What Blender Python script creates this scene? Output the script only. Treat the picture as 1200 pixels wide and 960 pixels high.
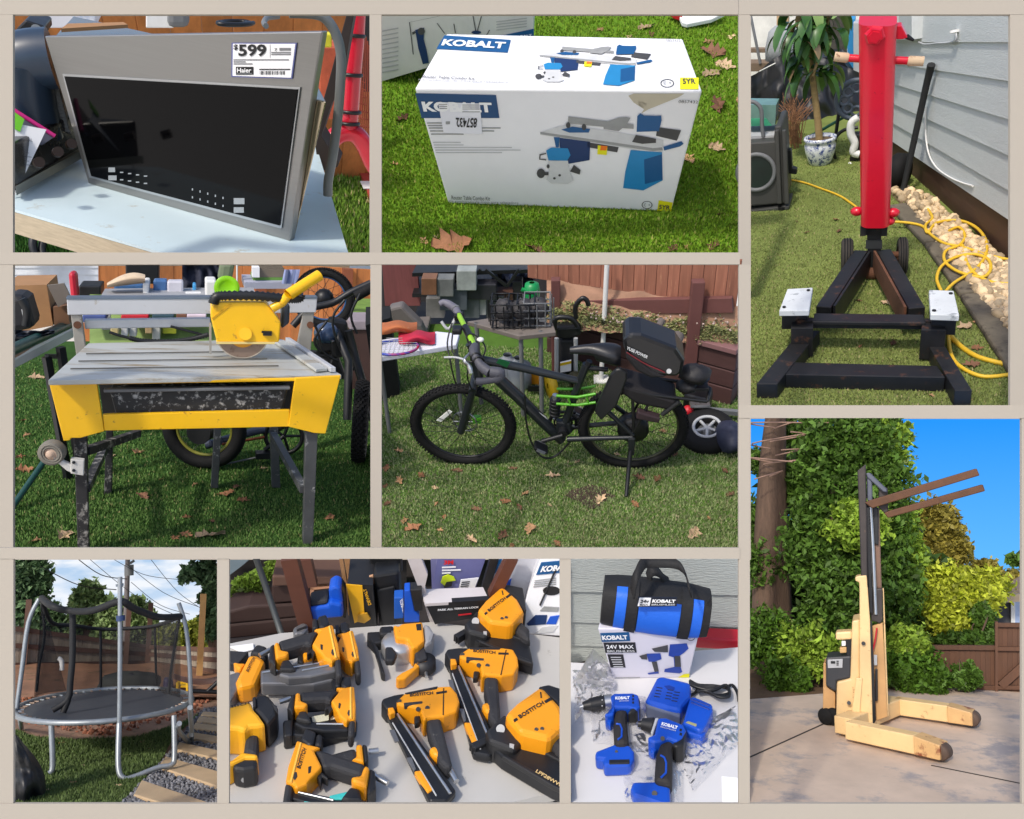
import bpy,bmesh,math,random
import numpy as np
from mathutils import Vector,Matrix,Quaternion,noise
V = Vector
random.seed(11); np.random.seed(11)
for o in list(bpy.data.objects): bpy.data.objects.remove(o)
scene = bpy.context.scene
COL = scene.collection
R_ = math.radians

# ---------------------------------------------------------------- camera, sky, sun, exposure
FPX = 1000.0            # focal length in photograph pixels (1200 wide)
CAM_PITCH = -22.0
CAM_Z = 26.0
cd = bpy.data.cameras.new('camera'); cam = bpy.data.objects.new('camera',cd); COL.objects.link(cam)
cd.sensor_fit = 'HORIZONTAL'; cd.sensor_width = 36; cd.lens = 36 * FPX / 1200
cd.clip_start = .05; cd.clip_end = 6000
cam.location = (0,0,CAM_Z); cam.rotation_euler = (R_(90 + CAM_PITCH),0,0)
scene.camera = cam
CAMM = Matrix.Translation(cam.location) @ cam.rotation_euler.to_matrix().to_4x4()

SUN_EL,SUN_AZ = 52.0,40.0        # elevation; degrees left of straight behind the camera
world = bpy.data.worlds.new('World'); scene.world = world; world.use_nodes = True
wn = world.node_tree; bg = wn.nodes['Background']
sky = wn.nodes.new('ShaderNodeTexSky'); sky.sky_type = 'NISHITA'; sky.sun_disc = False
sky.sun_elevation = R_(SUN_EL); sky.sun_rotation = R_(180 + SUN_AZ)
sky.air_density = 1.0; sky.dust_density = 2.5; sky.ozone_density = 1.0
wn.links.new(sky.outputs[0],bg.inputs[0]); bg.inputs[1].default_value = .15
sl = bpy.data.lights.new('sun','SUN'); so = bpy.data.objects.new('sun',sl); COL.objects.link(so)
sl.energy = 2.0; sl.angle = R_(4.0); sl.color = (1,.93,.82)
SUND = V((-math.sin(R_(SUN_AZ)) * math.cos(R_(SUN_EL)),-math.cos(R_(SUN_AZ)) * math.cos(R_(SUN_EL)),math.sin(R_(SUN_EL))))
so.rotation_euler = (-SUND).to_track_quat('-Z','Y').to_euler()
so.location = (-10,-10,60)
scene.view_settings.view_transform = 'Standard'; scene.view_settings.look = 'None'
scene.view_settings.exposure = 0.4; scene.view_settings.gamma = 1
scene.view_settings.use_curve_mapping = False
scene.render.engine = 'CYCLES'

# ---------------------------------------------------------------- materials
def lin(c):
    c = c / 255.0
    return c / 12.92 if c <= .04045 else ((c + .055) / 1.055) ** 2.4
def rgb(c): return (lin(c[0]),lin(c[1]),lin(c[2]),1)
_mats = {}
def mat(name,col,rough=.55,metal=0.,var=.14,vs=7.,bump=0.,bs=60.,wear=None,coat=0.,spec=.5,rnd=0.,stretch=None,isl=0.,straw=None):
    """Procedural material: base colour broken by noise, optional bump, wear patches (colour, amount, scale), per-object / per-island variation."""
    if name in _mats: return _mats[name]
    m = bpy.data.materials.new(name); m.use_nodes = True; _mats[name] = m
    nt = m.node_tree; N = nt.nodes; L = nt.links; b = N['Principled BSDF']
    b.inputs['Roughness'].default_value = rough; b.inputs['Metallic'].default_value = metal
    b.inputs['Specular IOR Level'].default_value = spec
    if coat: b.inputs['Coat Weight'].default_value = coat; b.inputs['Coat Roughness'].default_value = .12
    tc = N.new('ShaderNodeTexCoord'); src = tc.outputs['Object']
    if stretch:
        mp = N.new('ShaderNodeMapping'); mp.inputs['Scale'].default_value = stretch; L.new(src,mp.inputs[0]); src = mp.outputs[0]
    nz = N.new('ShaderNodeTexNoise'); nz.inputs['Scale'].default_value = vs; nz.inputs['Detail'].default_value = 5; nz.inputs['Roughness'].default_value = .65
    L.new(src,nz.inputs['Vector'])
    mr = N.new('ShaderNodeMapRange'); mr.inputs[1].default_value = .25; mr.inputs[2].default_value = .75
    mr.inputs[3].default_value = 1 - var; mr.inputs[4].default_value = 1 + var; L.new(nz.outputs[0],mr.inputs[0])
    fac = mr.outputs[0]
    for amt,node,sock in ((rnd,'ShaderNodeObjectInfo','Random'),(isl,'ShaderNodeNewGeometry','Random Per Island')):
        if amt:
            oi = N.new(node); r2 = N.new('ShaderNodeMapRange'); r2.inputs[3].default_value = 1 - amt; r2.inputs[4].default_value = 1 + amt
            L.new(oi.outputs[sock],r2.inputs[0]); mm = N.new('ShaderNodeMath'); mm.operation = 'MULTIPLY'
            L.new(fac,mm.inputs[0]); L.new(r2.outputs[0],mm.inputs[1]); fac = mm.outputs[0]
    vm = N.new('ShaderNodeVectorMath'); vm.operation = 'SCALE'; vm.inputs[0].default_value = rgb(col)[:3]; L.new(fac,vm.inputs['Scale'])
    out = vm.outputs[0]
    if straw:      # a share of dead, straw coloured blades
        ge = N.new('ShaderNodeNewGeometry'); th = N.new('ShaderNodeMath'); th.operation = 'MULTIPLY'; th.inputs[1].default_value = 37.; L.new(ge.outputs['Random Per Island'],th.inputs[0]); fr_ = N.new('ShaderNodeMath'); fr_.operation = 'FRACT'; L.new(th.outputs[0],fr_.inputs[0])
        gt = N.new('ShaderNodeMath'); gt.operation = 'GREATER_THAN'; gt.inputs[1].default_value = 1 - straw[1]; L.new(fr_.outputs[0],gt.inputs[0]); ms = N.new('ShaderNodeMix'); ms.data_type = 'RGBA'; L.new(gt.outputs[0],ms.inputs[0]); L.new(out,ms.inputs[6]); ms.inputs[7].default_value = rgb(straw[0]); out = ms.outputs[2]
    if wear:
        wc,amt,wsc = wear
        n2 = N.new('ShaderNodeTexNoise'); n2.inputs['Scale'].default_value = wsc; n2.inputs['Detail'].default_value = 8; n2.inputs['Roughness'].default_value = .7
        L.new(src,n2.inputs['Vector']); rp = N.new('ShaderNodeMapRange')
        rp.inputs[1].default_value = .66 - amt * .3; rp.inputs[2].default_value = .74 - amt * .25; L.new(n2.outputs[0],rp.inputs[0])
        mx = N.new('ShaderNodeMix'); mx.data_type = 'RGBA'; L.new(rp.outputs[0],mx.inputs[0]); L.new(out,mx.inputs[6]); mx.inputs[7].default_value = rgb(wc); out = mx.outputs[2]
    L.new(out,b.inputs['Base Color'])
    rr = N.new('ShaderNodeMapRange'); rr.inputs[3].default_value = max(0,rough - .1); rr.inputs[4].default_value = min(1,rough + .1)
    L.new(nz.outputs[0],rr.inputs[0]); L.new(rr.outputs[0],b.inputs['Roughness'])
    if bump:
        n3 = N.new('ShaderNodeTexNoise'); n3.inputs['Scale'].default_value = bs; n3.inputs['Detail'].default_value = 6; L.new(src,n3.inputs['Vector'])
        bp = N.new('ShaderNodeBump'); bp.inputs['Strength'].default_value = bump; bp.inputs['Distance'].default_value = .01
        L.new(n3.outputs[0],bp.inputs['Height']); L.new(bp.outputs[0],b.inputs['Normal'])
    return m

# ---------------------------------------------------------------- mesh builder
class MB:
    def __init__(s): s.v = []; s.f = []; s.s = []
    def add(s,vs,fs,sm=False):
        k = len(s.v); s.v += [V(p) for p in vs]; s.f += [[i + k for i in f] for f in fs]; s.s += [sm] * len(fs); return s
    def poly(s,pts): return s.add(pts,[list(range(len(pts)))])
    def prism(s,pts,ext):
        n = len(pts); pts = [V(p) for p in pts]; e = V(ext)
        return s.add(pts + [p + e for p in pts],[list(range(n))[::-1],list(range(n,2 * n))] + [[i,(i + 1) % n,n + (i + 1) % n,n + i] for i in range(n)])
    def hexa(s,a,b):      # two quads
        return s.add(list(a) + list(b),[[3,2,1,0],[4,5,6,7]] + [[i,(i + 1) % 4,4 + (i + 1) % 4,4 + i] for i in range(4)])
    def box(s,c,d,R=None):
        c = V(c); R = R or Matrix.Identity(3); h = [V((x * d[0] / 2,y * d[1] / 2,z * d[2] / 2)) for z in (-1,1) for x,y in ((-1,-1),(1,-1),(1,1),(-1,1))]
        p = [c + R @ q for q in h]; return s.hexa(p[:4],p[4:])
    def beam(s,a,b,w,h,up=(0,0,1)):   # rectangular bar from a to b
        a = V(a); b = V(b); d = (b - a).normalized(); u = V(up); x = d.cross(u)
        if x.length < 1e-6: x = V((1,0,0))
        x.normalize(); z = x.cross(d)
        q = [x * sx * w / 2 + z * sz * h / 2 for sx,sz in ((-1,-1),(1,-1),(1,1),(-1,1))]
        return s.hexa([a + k for k in q],[b + k for k in q])
    def tube(s,pts,r,n=8,closed=False,caps=True,flat=1.):
        pts = [V(p) for p in pts]; m = len(pts); rs = r if isinstance(r,(list,tuple)) else [r] * m
        ta = []
        for i in range(m):
            a = pts[(i - 1) % m] if (closed or i > 0) else pts[i]; b = pts[(i + 1) % m] if (closed or i < m - 1) else pts[i]
            t = b - a; ta.append(t.normalized() if t.length > 1e-9 else V((0,0,1)))
        x = ta[0].orthogonal().normalized(); vs = []
        for i in range(m):
            if i: 
                q = ta[i - 1].rotation_difference(ta[i]); x = q @ x
            x = (x - ta[i] * x.dot(ta[i])).normalized(); y = ta[i].cross(x)
            for k in range(n):
                a = 2 * math.pi * k / n; vs.append(pts[i] + (x * math.cos(a) + y * math.sin(a) * flat) * rs[i])
        fs = [[i * n + k,i * n + (k + 1) % n,((i + 1) % m) * n + (k + 1) % n,((i + 1) % m) * n + k] for i in range(m if closed else m - 1) for k in range(n)]
        s.add(vs,fs,True)
        if caps and not closed:
            s.add(vs[:n],[list(range(n))[::-1]]); s.add(vs[-n:],[list(range(n))])
        return s
    def cyl(s,a,b,r,r2=None,n=16): return s.tube([a,b],[r,r if r2 is None else r2],n)
    def lathe(s,prof,o=(0,0,0),ax=(0,0,1),n=20,seg=None,sm=True):
        o = V(o); ax = V(ax).normalized(); x = ax.orthogonal().normalized(); y = ax.cross(x); vs = []
        for r,h in prof:
            for k in range(n):
                a = 2 * math.pi * k / n; vs.append(o + ax * h + (x * math.cos(a) + y * math.sin(a)) * r)
        m = len(prof)
        return s.add(vs,[[i * n + k,i * n + (k + 1) % n,(i + 1) * n + (k + 1) % n,(i + 1) * n + k] for i in range(m - 1) for k in range(n)],sm)
    def ball(s,c,r,R=None,n=10,m=6,jit=0.):
        c = V(c); r = (r,r,r) if not isinstance(r,(tuple,list)) else r; R = R or Matrix.Identity(3); vs = []
        for i in range(m + 1):
            t = math.pi * i / m
            for k in range(n):
                a = 2 * math.pi * k / n; q = V((math.sin(t) * math.cos(a) * r[0],math.sin(t) * math.sin(a) * r[1],math.cos(t) * r[2])) * (1 + random.uniform(-jit,jit) * (0 < i < m))
                vs.append(c + R @ q)
        return s.add(vs,[[i * n + k,i * n + (k + 1) % n,(i + 1) * n + (k + 1) % n,(i + 1) * n + k] for i in range(m) for k in range(n)],True)
    def ring(s,c,ax,R,r,n=40,k=10,u=None,flat=1.,a0=0,a1=None):
        c = V(c); ax = V(ax).normalized(); x = V(u).normalized() if u else ax.orthogonal().normalized(); y = ax.cross(x)
        if a1 is None: return s.tube([c + (x * math.cos(2 * math.pi * i / n) + y * math.sin(2 * math.pi * i / n)) * R for i in range(n)],r,k,True,flat=flat)
        return s.tube([c + (x * math.cos(a0 + (a1 - a0) * i / n) + y * math.sin(a0 + (a1 - a0) * i / n)) * R for i in range(n + 1)],r,k,flat=flat)
    def grid(s,P,nu,nv,fn,sm=True):
        return s.add([fn(i / (nu - 1),j / (nv - 1)) for j in range(nv) for i in range(nu)],[[j * nu + i,j * nu + i + 1,(j + 1) * nu + i + 1,(j + 1) * nu + i] for j in range(nv - 1) for i in range(nu - 1)],sm)

OFF = {}; ROOTP = []
def _mesh(name,mb,off,m,recalc=True):
    me = bpy.data.meshes.new(name); me.from_pydata([v - off for v in mb.v],[],mb.f)
    if recalc:
        bm = bmesh.new(); bm.from_mesh(me); bmesh.ops.recalc_face_normals(bm,faces=bm.faces); bm.to_mesh(me); bm.free()
    me.polygons.foreach_set('use_smooth',mb.s)
    me.materials.append(m); me.update(); return me
def _bev(o,bev,seg=2):
    if bev:
        b = o.modifiers.new('bevel','BEVEL'); b.width = bev; b.segments = seg; b.limit_method = 'ANGLE'; b.angle_limit = R_(40)
def tag(o,label=None,cat=None,group=None,kind=None):
    if label: o['label'] = label
    if cat: o['category'] = cat
    if group: o['group'] = group
    if kind: o['kind'] = kind
    return o
def thing(P,name,label,cat,org=(0,0,0),group=None,mtx=None):
    o = bpy.data.objects.new(name,None); COL.objects.link(o); o.empty_display_size = .05
    if mtx is not None: o.matrix_world = P.M @ mtx; OFF[o.name] = V((0,0,0))
    else: o.matrix_world = P.M @ Matrix.Translation(V(org)); OFF[o.name] = V(org)
    ROOTP.append((P,o)); return tag(o,label,cat,group)
def part(mb,name,m,parent,bev=0,label=None,kind=None,recalc=True):
    off = OFF[parent.name]; o = bpy.data.objects.new(name,_mesh(name,mb,off,m,recalc)); COL.objects.link(o); o.parent = parent; OFF[o.name] = off
    _bev(o,bev); tag(o,label,kind=kind); return o
def solo(P,mb,name,m,label=None,cat=None,group=None,kind=None,bev=0,org=None,recalc=True):
    lo = [min(v[i] for v in mb.v) for i in range(3)]; hi = [max(v[i] for v in mb.v) for i in range(3)]
    org = V(org) if org is not None else V(((lo[0] + hi[0]) / 2,(lo[1] + hi[1]) / 2,lo[2]))
    o = bpy.data.objects.new(name,_mesh(name,mb,org,m,recalc)); COL.objects.link(o); o.matrix_world = P.M @ Matrix.Translation(org); OFF[o.name] = org
    _bev(o,bev); ROOTP.append((P,o)); return tag(o,label,cat,group,kind)
def copytree(src,P,mtx,label=None,group=None):
    r = src.copy(); COL.objects.link(r); r.matrix_world = P.M @ mtx; OFF[r.name] = V((0,0,0))
    if label: r['label'] = label
    if group: r['group'] = group
    for ch in list(src.children):
        c = ch.copy(); COL.objects.link(c); c.parent = r
        for g in ch.children:
            d = g.copy(); COL.objects.link(d); d.parent = c
    return r
_tx = {}
def text(body,quad,m,parent,off=.0012,bold=0.02,name='lettering'):
    """Lettering fitted to the quad bl, br, tr, tl (panel coordinates)."""
    key = (body,bold)
    if key not in _tx:
        cu = bpy.data.curves.new('t','FONT'); cu.body = body; cu.size = 1; cu.offset = bold; cu.resolution_u = 3
        to = bpy.data.objects.new('t',cu); COL.objects.link(to); dg = bpy.context.evaluated_depsgraph_get()
        me = bpy.data.meshes.new_from_object(to.evaluated_get(dg)); bpy.data.objects.remove(to)
        _tx[key] = ([v.co.copy() for v in me.vertices],[list(p.vertices) for p in me.polygons])
    vs,fs = _tx[key]
    x0 = min(v.x for v in vs); x1 = max(v.x for v in vs); y0 = min(v.y for v in vs); y1 = max(v.y for v in vs)
    bl,br,tr,tl = [V(q) for q in quad]; nn = (br - bl).cross(tl - bl).normalized() * off; mb = MB(); out = []
    for v in vs:
        u = (v.x - x0) / (x1 - x0); w = (v.y - y0) / (y1 - y0)
        out.append((bl * (1 - u) + br * u) * (1 - w) + (tl * (1 - u) + tr * u) * w + nn)
    mb.add(out,fs); return part(mb,name,m,parent,recalc=False)

# ---------------------------------------------------------------- panels: one rigid, to-scale scene behind each opening of the frame
def ztop(P,p,py=None):
    "height at which the vertical through p meets the top line of its opening"
    py = P.box[1] - 6 if py is None else py; q = P.R @ (V((p[0],p[1],0)) - P.C); a = P.R @ V((0,0,1)); k = (480 - py) / FPX; return (-k * q.z - q.y) / (a.y + k * a.z)
def zf(ox,oy,s): return lambda x,y: (ox + s * x,oy + s * y)
def camray(px,py): return V(((px - 600) / FPX,-(py - 480) / FPX,-1))
class Panel:
    def __init__(s,x0,y0,x1,y1,pitch,H,depth,yaw=0,roll=0,zb=0):
        s.box = (x0,y0,x1,y1); s.cx = (x0 + x1) / 2; s.cy = (y0 + y1) / 2; s.depth = depth
        q = V((0,0,-1)).rotation_difference(camray(s.cx,s.cy).normalized()).to_matrix(); p = R_(pitch)
        Rp = Matrix(((1,0,0),(0,math.sin(p),math.cos(p)),(0,-math.cos(p),math.sin(p))))
        s.R = q @ Matrix.Rotation(R_(roll),3,'Z') @ Rp @ Matrix.Rotation(R_(yaw),3,'Z'); s.Ri = s.R.transposed(); s.C = V((0,0,H))
        a = s.at(s.cx,y1,zb); k = depth / -(s.R @ (a - s.C)).z; s.k = k
        s.M = CAMM @ Matrix.LocRotScale(-(s.R @ s.C) * k,s.R.to_quaternion(),V((k,k,k)))
    def ray(s,px,py): return s.Ri @ camray(px,max(py,s.box[1] - 6.5))     # nothing is built above its own opening
    def on(s,xy,p0,n):
        d = s.ray(*xy); n = V(n); return s.C + d * ((V(p0) - s.C).dot(n) / d.dot(n))
    def at(s,px,py,z=0.): return s.on((px,py),(0,0,z),(0,0,1))
    def aty(s,px,py,y): return s.on((px,py),(0,y,0),(0,1,0))
    def pw(s,p): return -(s.R @ (V(p) - s.C)).z / FPX     # local metres per photograph pixel at p
    def rect(s,z,l=7,t=0,r=7,b=7):
        x0,y0,x1,y1 = s.box; return [s.at(x0 - l,y1 + b,z),s.at(x1 + r,y1 + b,z),s.at(x1 + r,y0 - t,z),s.at(x0 - l,y0 - t,z)]
class Pl:
    """A plane in a panel: trace zoomed photograph points onto it."""
    def __init__(s,P,p0,n,z=None): s.P = P; s.p0 = V(p0); s.n = V(n).normalized(); s.z = z or (lambda x,y: (x,y)); s.n = s.n if s.n.dot(P.C - s.p0) > 0 else -s.n
    def p(s,x,y,off=0.): q = s.P.on(s.z(x,y),s.p0,s.n); return s.P.on(s.z(x,y),s.p0 + s.n * off,s.n) if off else q
    def ps(s,pts,off=0.): return [s.p(x,y,off) for x,y in pts]
    def prism(s,mb,pts,t,off=0.): return mb.prism(s.ps(pts,off),-s.n * t)
    def flat(s,mb,pts,off=.001): return mb.poly([q + s.n * off for q in s.ps(pts)])
    def rect(s,x0,y0,x1,y1): return [(x0,y1),(x1,y1),(x1,y0),(x0,y0)]
    def quad(s,x0,y0,x1,y1): return s.ps(s.rect(x0,y0,x1,y1))
def smooth(pts,k=4,closed=False):
    pts = [V(p) for p in pts]; out = []; n = len(pts)
    for i in range(n if closed else n - 1):
        a = pts[(i - 1) % n] if (closed or i) else pts[0]; b = pts[i]; c = pts[(i + 1) % n]; d = pts[(i + 2) % n] if (closed or i < n - 2) else pts[-1]
        for j in range(k):
            t = j / k; out.append(.5 * (2 * b + (c - a) * t + (2 * a - 5 * b + 4 * c - d) * t * t + (3 * b - a - 3 * c + d) * t ** 3))
    if not closed: out.append(pts[-1])
    return out
def blades(P,poly,z,N,h,w,m,name='turf_blades',label='short green turf blades',cat='grass',lean=.5):
    """Uncountable short blades over the image polygon poly, standing on plane z."""
    xs = [p[0] for p in poly]; ys = [p[1] for p in poly]; pts = []
    pp = np.array(poly,float); n = len(pp)
    X = np.random.uniform(min(xs),max(xs),N * 2); Y = np.random.uniform(min(ys),max(ys),N * 2); ins = np.zeros(N * 2,bool)
    for i in range(n):
        a = pp[i]; b = pp[(i + 1) % n]
        if a[1] == b[1]: continue
        c = ((a[1] > Y) != (b[1] > Y)) & (X < (b[0] - a[0]) * (Y - a[1]) / (b[1] - a[1]) + a[0]); ins ^= c
    X = X[ins][:N]; Y = Y[ins][:N]; k = len(X)
    Ri = np.array(P.Ri); C = np.array(P.C)
    d = np.c_[(X - 600) / FPX,-(Y - 480) / FPX,-np.ones(k)] @ Ri.T
    t = (z - C[2]) / d[:,2]; g = C + d * t[:,None]
    ang = np.random.uniform(0,2 * np.pi,k); hh = h * np.random.uniform(.5,1.25,k); ww = w * np.random.uniform(.6,1.3,k)
    sd = np.c_[np.cos(ang),np.sin(ang),np.zeros(k)] * ww[:,None]
    a2 = np.random.uniform(0,2 * np.pi,k); le = np.random.uniform(0,lean,k)
    tip = g + np.c_[np.cos(a2) * le * hh,np.sin(a2) * le * hh,hh]
    vs = np.empty((k * 3,3)); vs[0::3] = g - sd; vs[1::3] = g + sd; vs[2::3] = tip
    org = V(g.mean(0)); vs -= np.array(org)
    me = bpy.data.meshes.new(name); me.vertices.add(k * 3); me.vertices.foreach_set('co',vs.ravel())
    me.loops.add(k * 3); me.loops.foreach_set('vertex_index',np.arange(k * 3,dtype=np.int32)); me.polygons.add(k)
    me.polygons.foreach_set('loop_start',np.arange(0,k * 3,3,dtype=np.int32)); me.update(calc_edges=True); me.materials.append(m)
    o = bpy.data.objects.new(name,me); COL.objects.link(o); o.matrix_world = P.M @ Matrix.Translation(org); return tag(o,label,cat,kind='stuff')

# dry leaves shared by all panels: a few curled lobed shapes, unit length
def leaf_mesh(k,lobes=True):
    rnd = random.Random(k); n = 9; mb = MB(); curl = rnd.uniform(.3,1.0); tw = rnd.uniform(-.5,.5); rows = []
    for i in range(n):
        t = i / (n - 1); wd = math.sin(math.pi * min(1,t * 1.05)) ** .8 * .3 * ((1.35 if i % 2 else .6) if lobes else 1)
        x = t - .5; z = curl * .5 * (t - .5) ** 2
        rows.append([V((x + (rnd.uniform(.02,.08) if i % 2 else 0),sgn * wd * rnd.uniform(.75,1.2) + .05 * math.sin(t * 5),z + abs(sgn) * wd * rnd.uniform(.1,.8) + sgn * tw * (t - .5) * .4)) for sgn in (-1,0,1)])
    vs = [p for r in rows for p in r]; zmin = min(p.z for p in vs); vs = [p - V((0,0,zmin)) for p in vs]
    mb.add(vs,[[i * 3 + j,i * 3 + j + 1,i * 3 + j + 4,i * 3 + j + 3] for i in range(n - 1) for j in (0,1)])
    return mb
LEAFM = [mat('dry leaf %d' % i,c,.75,rnd=.3,var=.25,vs=6,spec=.2) for i,c in enumerate([(142,100,72),(170,132,98),(112,80,62),(190,162,130)])]
LEAFS = [_mesh('fallen_leaf',leaf_mesh(k),V((0,0,0)),LEAFM[k % 4],False) for k in range(8)]
def leaves(P,pts,label,group,z=0.,k0=0):
    for i,(px,py,sz) in enumerate(pts):     # image position and size in photograph pixels
        p = P.at(px,py,z); s = sz * P.pw(p); rnd = random.Random(i * 7 + k0)
        o = bpy.data.objects.new('fallen_leaf',LEAFS[rnd.randrange(8)]); COL.objects.link(o)
        o.matrix_world = P.M @ Matrix.LocRotScale(p + V((0,0,s * .04)),Quaternion((0,0,1),rnd.uniform(0,6.28)) @ Quaternion((1,0,0),rnd.uniform(-.3,.3)),V((s,s * rnd.uniform(.7,1.1),s * rnd.uniform(.5,1.2))))
        tag(o,label,'leaf',group)

M_black = mat('black plastic',(24,25,27),.42,var=.2)
M_dark = mat('dark metal',(30,31,34),.45,.3,wear=((84,76,68),.1,30))
M_white = mat('white paint',(226,226,224),.5,var=.05,wear=((190,186,178),.12,9))
M_steel = mat('bright steel',(188,190,192),.3,.9,var=.1)
M_rubber = mat('black rubber',(20,20,21),.8,var=.25,bump=.4,bs=50,spec=.3)
M_ink = mat('black ink',(26,26,28),.6,var=.05)
M_grey = mat('grey plastic',(108,110,112),.55)
M_lgrey = mat('light grey plastic',(176,178,180),.5)
M_card = mat('brown cardboard',(164,122,82),.85,var=.12,vs=12,bump=.15)
M_paper = mat('white paper',(236,236,238),.8,var=.04)
M_rust = mat('rusty iron',(98,62,42),.85,var=.35,vs=20,bump=.4,bs=60)
M_red = mat('red plastic',(190,30,42),.45,var=.12)
M_blue = mat('blue print',(16,82,140),.5,var=.06)
M_turf = mat('turf base',(74,104,40),.9,var=.35,vs=3,bump=.6,bs=120,spec=.15)
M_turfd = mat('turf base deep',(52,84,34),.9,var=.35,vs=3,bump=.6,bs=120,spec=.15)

# ---------------------------------------------------------------- unseen pale sheet added under everything to bounce fill light
Wd = type('W',(),{})(); Wd.M = Matrix.Identity(4)
g = MB().poly([(-900,-600,0),(900,-600,0),(900,1200,0),(-900,1200,0)])
solo(Wd,g,'ground',mat('pale bounce sheet',(206,200,190),.85,var=.08,vs=.4,bump=.1),kind='structure',recalc=False)

# beige frames: stepped levels, each in front of its own row of openings
M_frame = mat('beige painted board',(166,158,146),.8,var=.02,vs=1.5,bump=.04,bs=30)
def frame(depth,bars,label):
    Pf = type('F',(),{})(); Pf.M = CAMM
    root = thing(Pf,'display_frame',label,'frame',V(((bars[0][0] - 600) / FPX * depth,-(bars[0][3] - 480) / FPX * depth,-depth)))
    for i,(x0,y0,x1,y1,kind) in enumerate(bars):
        d = depth + (.004 if kind == 'stile' else 0)
        q = [V(((x - 600) / FPX * depth,-(y - 480) / FPX * depth,-d)) for x,y in ((x0,y1),(x1,y1),(x1,y0),(x0,y0))]
        part(MB().prism(q,(0,0,-.004 * depth)),kind,M_frame,root)
D3,D2,D1,DC = 4.8,9.0,22.0,14.0
FK = .8
frame(D1 * FK,[(-30,-30,867,17,'rail'),(-30,296,880,311,'rail'),(-30,17,15,296,'stile'),(433,17,447,296,'stile'),(866,17,880,296,'stile')],'beige board frame round the microwave and the big white box')
frame(DC * FK,[(866,-30,1240,17,'rail'),(866,475,1240,491,'rail'),(866,17,879,475,'stile'),(1184,17,1240,475,'stile')],'beige board frame round the red log splitter')
frame(D2 * FK,[(-30,296,867,310,'rail'),(-30,642,880,656,'rail'),(-30,310,15,642,'stile'),(434,310,447,642,'stile'),(866,310,880,642,'stile')],'beige board frame round the tile saw and the bicycle')
frame(D3 * FK,[(-30,642,867,655,'rail'),(866,475,1240,490,'rail'),(-30,942,1240,990,'rail'),(-30,655,15,942,'stile'),(254,655,268,942,'stile'),(656,655,669,942,'stile'),(866,490,879,942,'stile'),(1198,490,1240,942,'stile')],'beige board frame round the trampoline, the nail guns, the drills and the forklift')

# ================================================================ A: microwave on a table
A = Panel(15,17,433,296,14,.69,D1)
a0 = zf(10,10,.358333); a1 = zf(250,10,.158333); a2 = zf(250,150,.158333); a3 = zf(10,10,.158333); a4 = zf(10,150,.158333)
GZ = -.78
solo(A,MB().poly([A.at(8,303,GZ),A.at(440,303,GZ),A.at(440,60,GZ),A.at(8,60,GZ)]),'lawn',M_turfd,kind='structure',recalc=False)
M_blade = mat('turf blade',(104,136,46),.6,var=.1,isl=.38,spec=.25,straw=((170,160,110),.06))
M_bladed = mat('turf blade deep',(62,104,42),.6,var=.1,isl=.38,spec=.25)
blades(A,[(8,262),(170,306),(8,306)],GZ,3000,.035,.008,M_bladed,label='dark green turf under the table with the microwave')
blades(A,[(372,150),(440,150),(440,306),(405,306)],GZ,5000,.035,.008,M_blade,label='green turf beside the table with the microwave')
leaves(A,[(20,272,13),(22,292,14),(418,238,9),(392,205,12),(412,267,14),(424,292,13)],'dry fallen leaf on the turf below the microwave table','leaves by the microwave table',GZ,3)
# red painted timber strip on the ground
q = [A.at(*a2(*p),GZ + .01) for p in ((925,60),(1300,45),(1300,760),(1150,540),(1100,400))]
strip = solo(A,MB().prism(q,(0,0,.03)),'ground_board',mat('brick red board',(168,62,48),.8,var=.2,vs=9,wear=((205,140,120),.15,25)),'flat red painted board lying on turf behind the red tube stand','board')
part(MB().prism([A.at(*a2(*p),GZ + .042) for p in ((1085,398),(1290,398),(1290,452),(1112,452))],(0,0,.004)),'painted_stripe',M_white,strip)
# table
TB = thing(A,'work_table','pale blue white table top with wooden edge under the microwave','table',A.at(220,290))
top = [A.at(*p) for p in ((8,242.8),(212.8,303),(410,303),(364,148),(8,150))]
part(MB().prism(top,(0,0,-.006)),'table_top',mat('pale blue laminate',(196,214,220),.38,var=.07,vs=4,wear=((176,178,170),.22,14)),TB)
part(MB().prism([p + V((0,0,-.007)) for p in top],(0,0,-.05)),'wooden_edge',mat('plywood edge',(178,164,140),.7,var=.2,vs=5,stretch=(1,8,40)),TB)
# microwave
bl,br = A.at(*a4(590,412)),A.at(*a2(566,838)); fn = (br - bl).cross(V((0,0,1))).normalized()
mf = Pl(A,bl,fn)
FTL,FTR = mf.p(*a3(264,203)),mf.p(*a1(808,168))
MW = thing(A,'microwave_oven','stainless steel over-range microwave oven with black glass door standing on the table','microwave',(bl + br) / 2)
back = V((.03,.99,0)).normalized() * .36
M_brush = mat('brushed stainless',(150,149,147),.34,.9,var=.05,vs=2,stretch=(1.5,1.5,160))
M_case = mat('dark sheet steel',(80,82,84),.35,.8)
part(MB().hexa([bl,br,FTR,FTL],[p - fn * .02 for p in (bl,br,FTR,FTL)]),'front_panel',M_brush,MW,.003)
mid = (bl + br + FTR + FTL) / 4
ins = [p + (mid - p) * .003 - fn * .0205 for p in (bl,br,FTR,FTL)]
ins[2].z = ins[3].z = min(FTL.z,FTR.z) - .006; ins[0].z = ins[1].z = .004
part(MB().hexa(ins,[p + back for p in ins]),'casing',mat('galvanised top',(190,176,150),.18,.95,var=.1,vs=9),MW,.003)
gl = [a0(182,222),a0(945,265),a0(886,710),a0(270,548)]
part(MB().prism([mf.p(*p,.004) for p in (a0(176,214),a0(953,258),a0(892,720),a0(264,553))],fn * -.003 if fn.dot(mf.n) > 0 else fn * .003),'door_trim',M_steel,MW)
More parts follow.
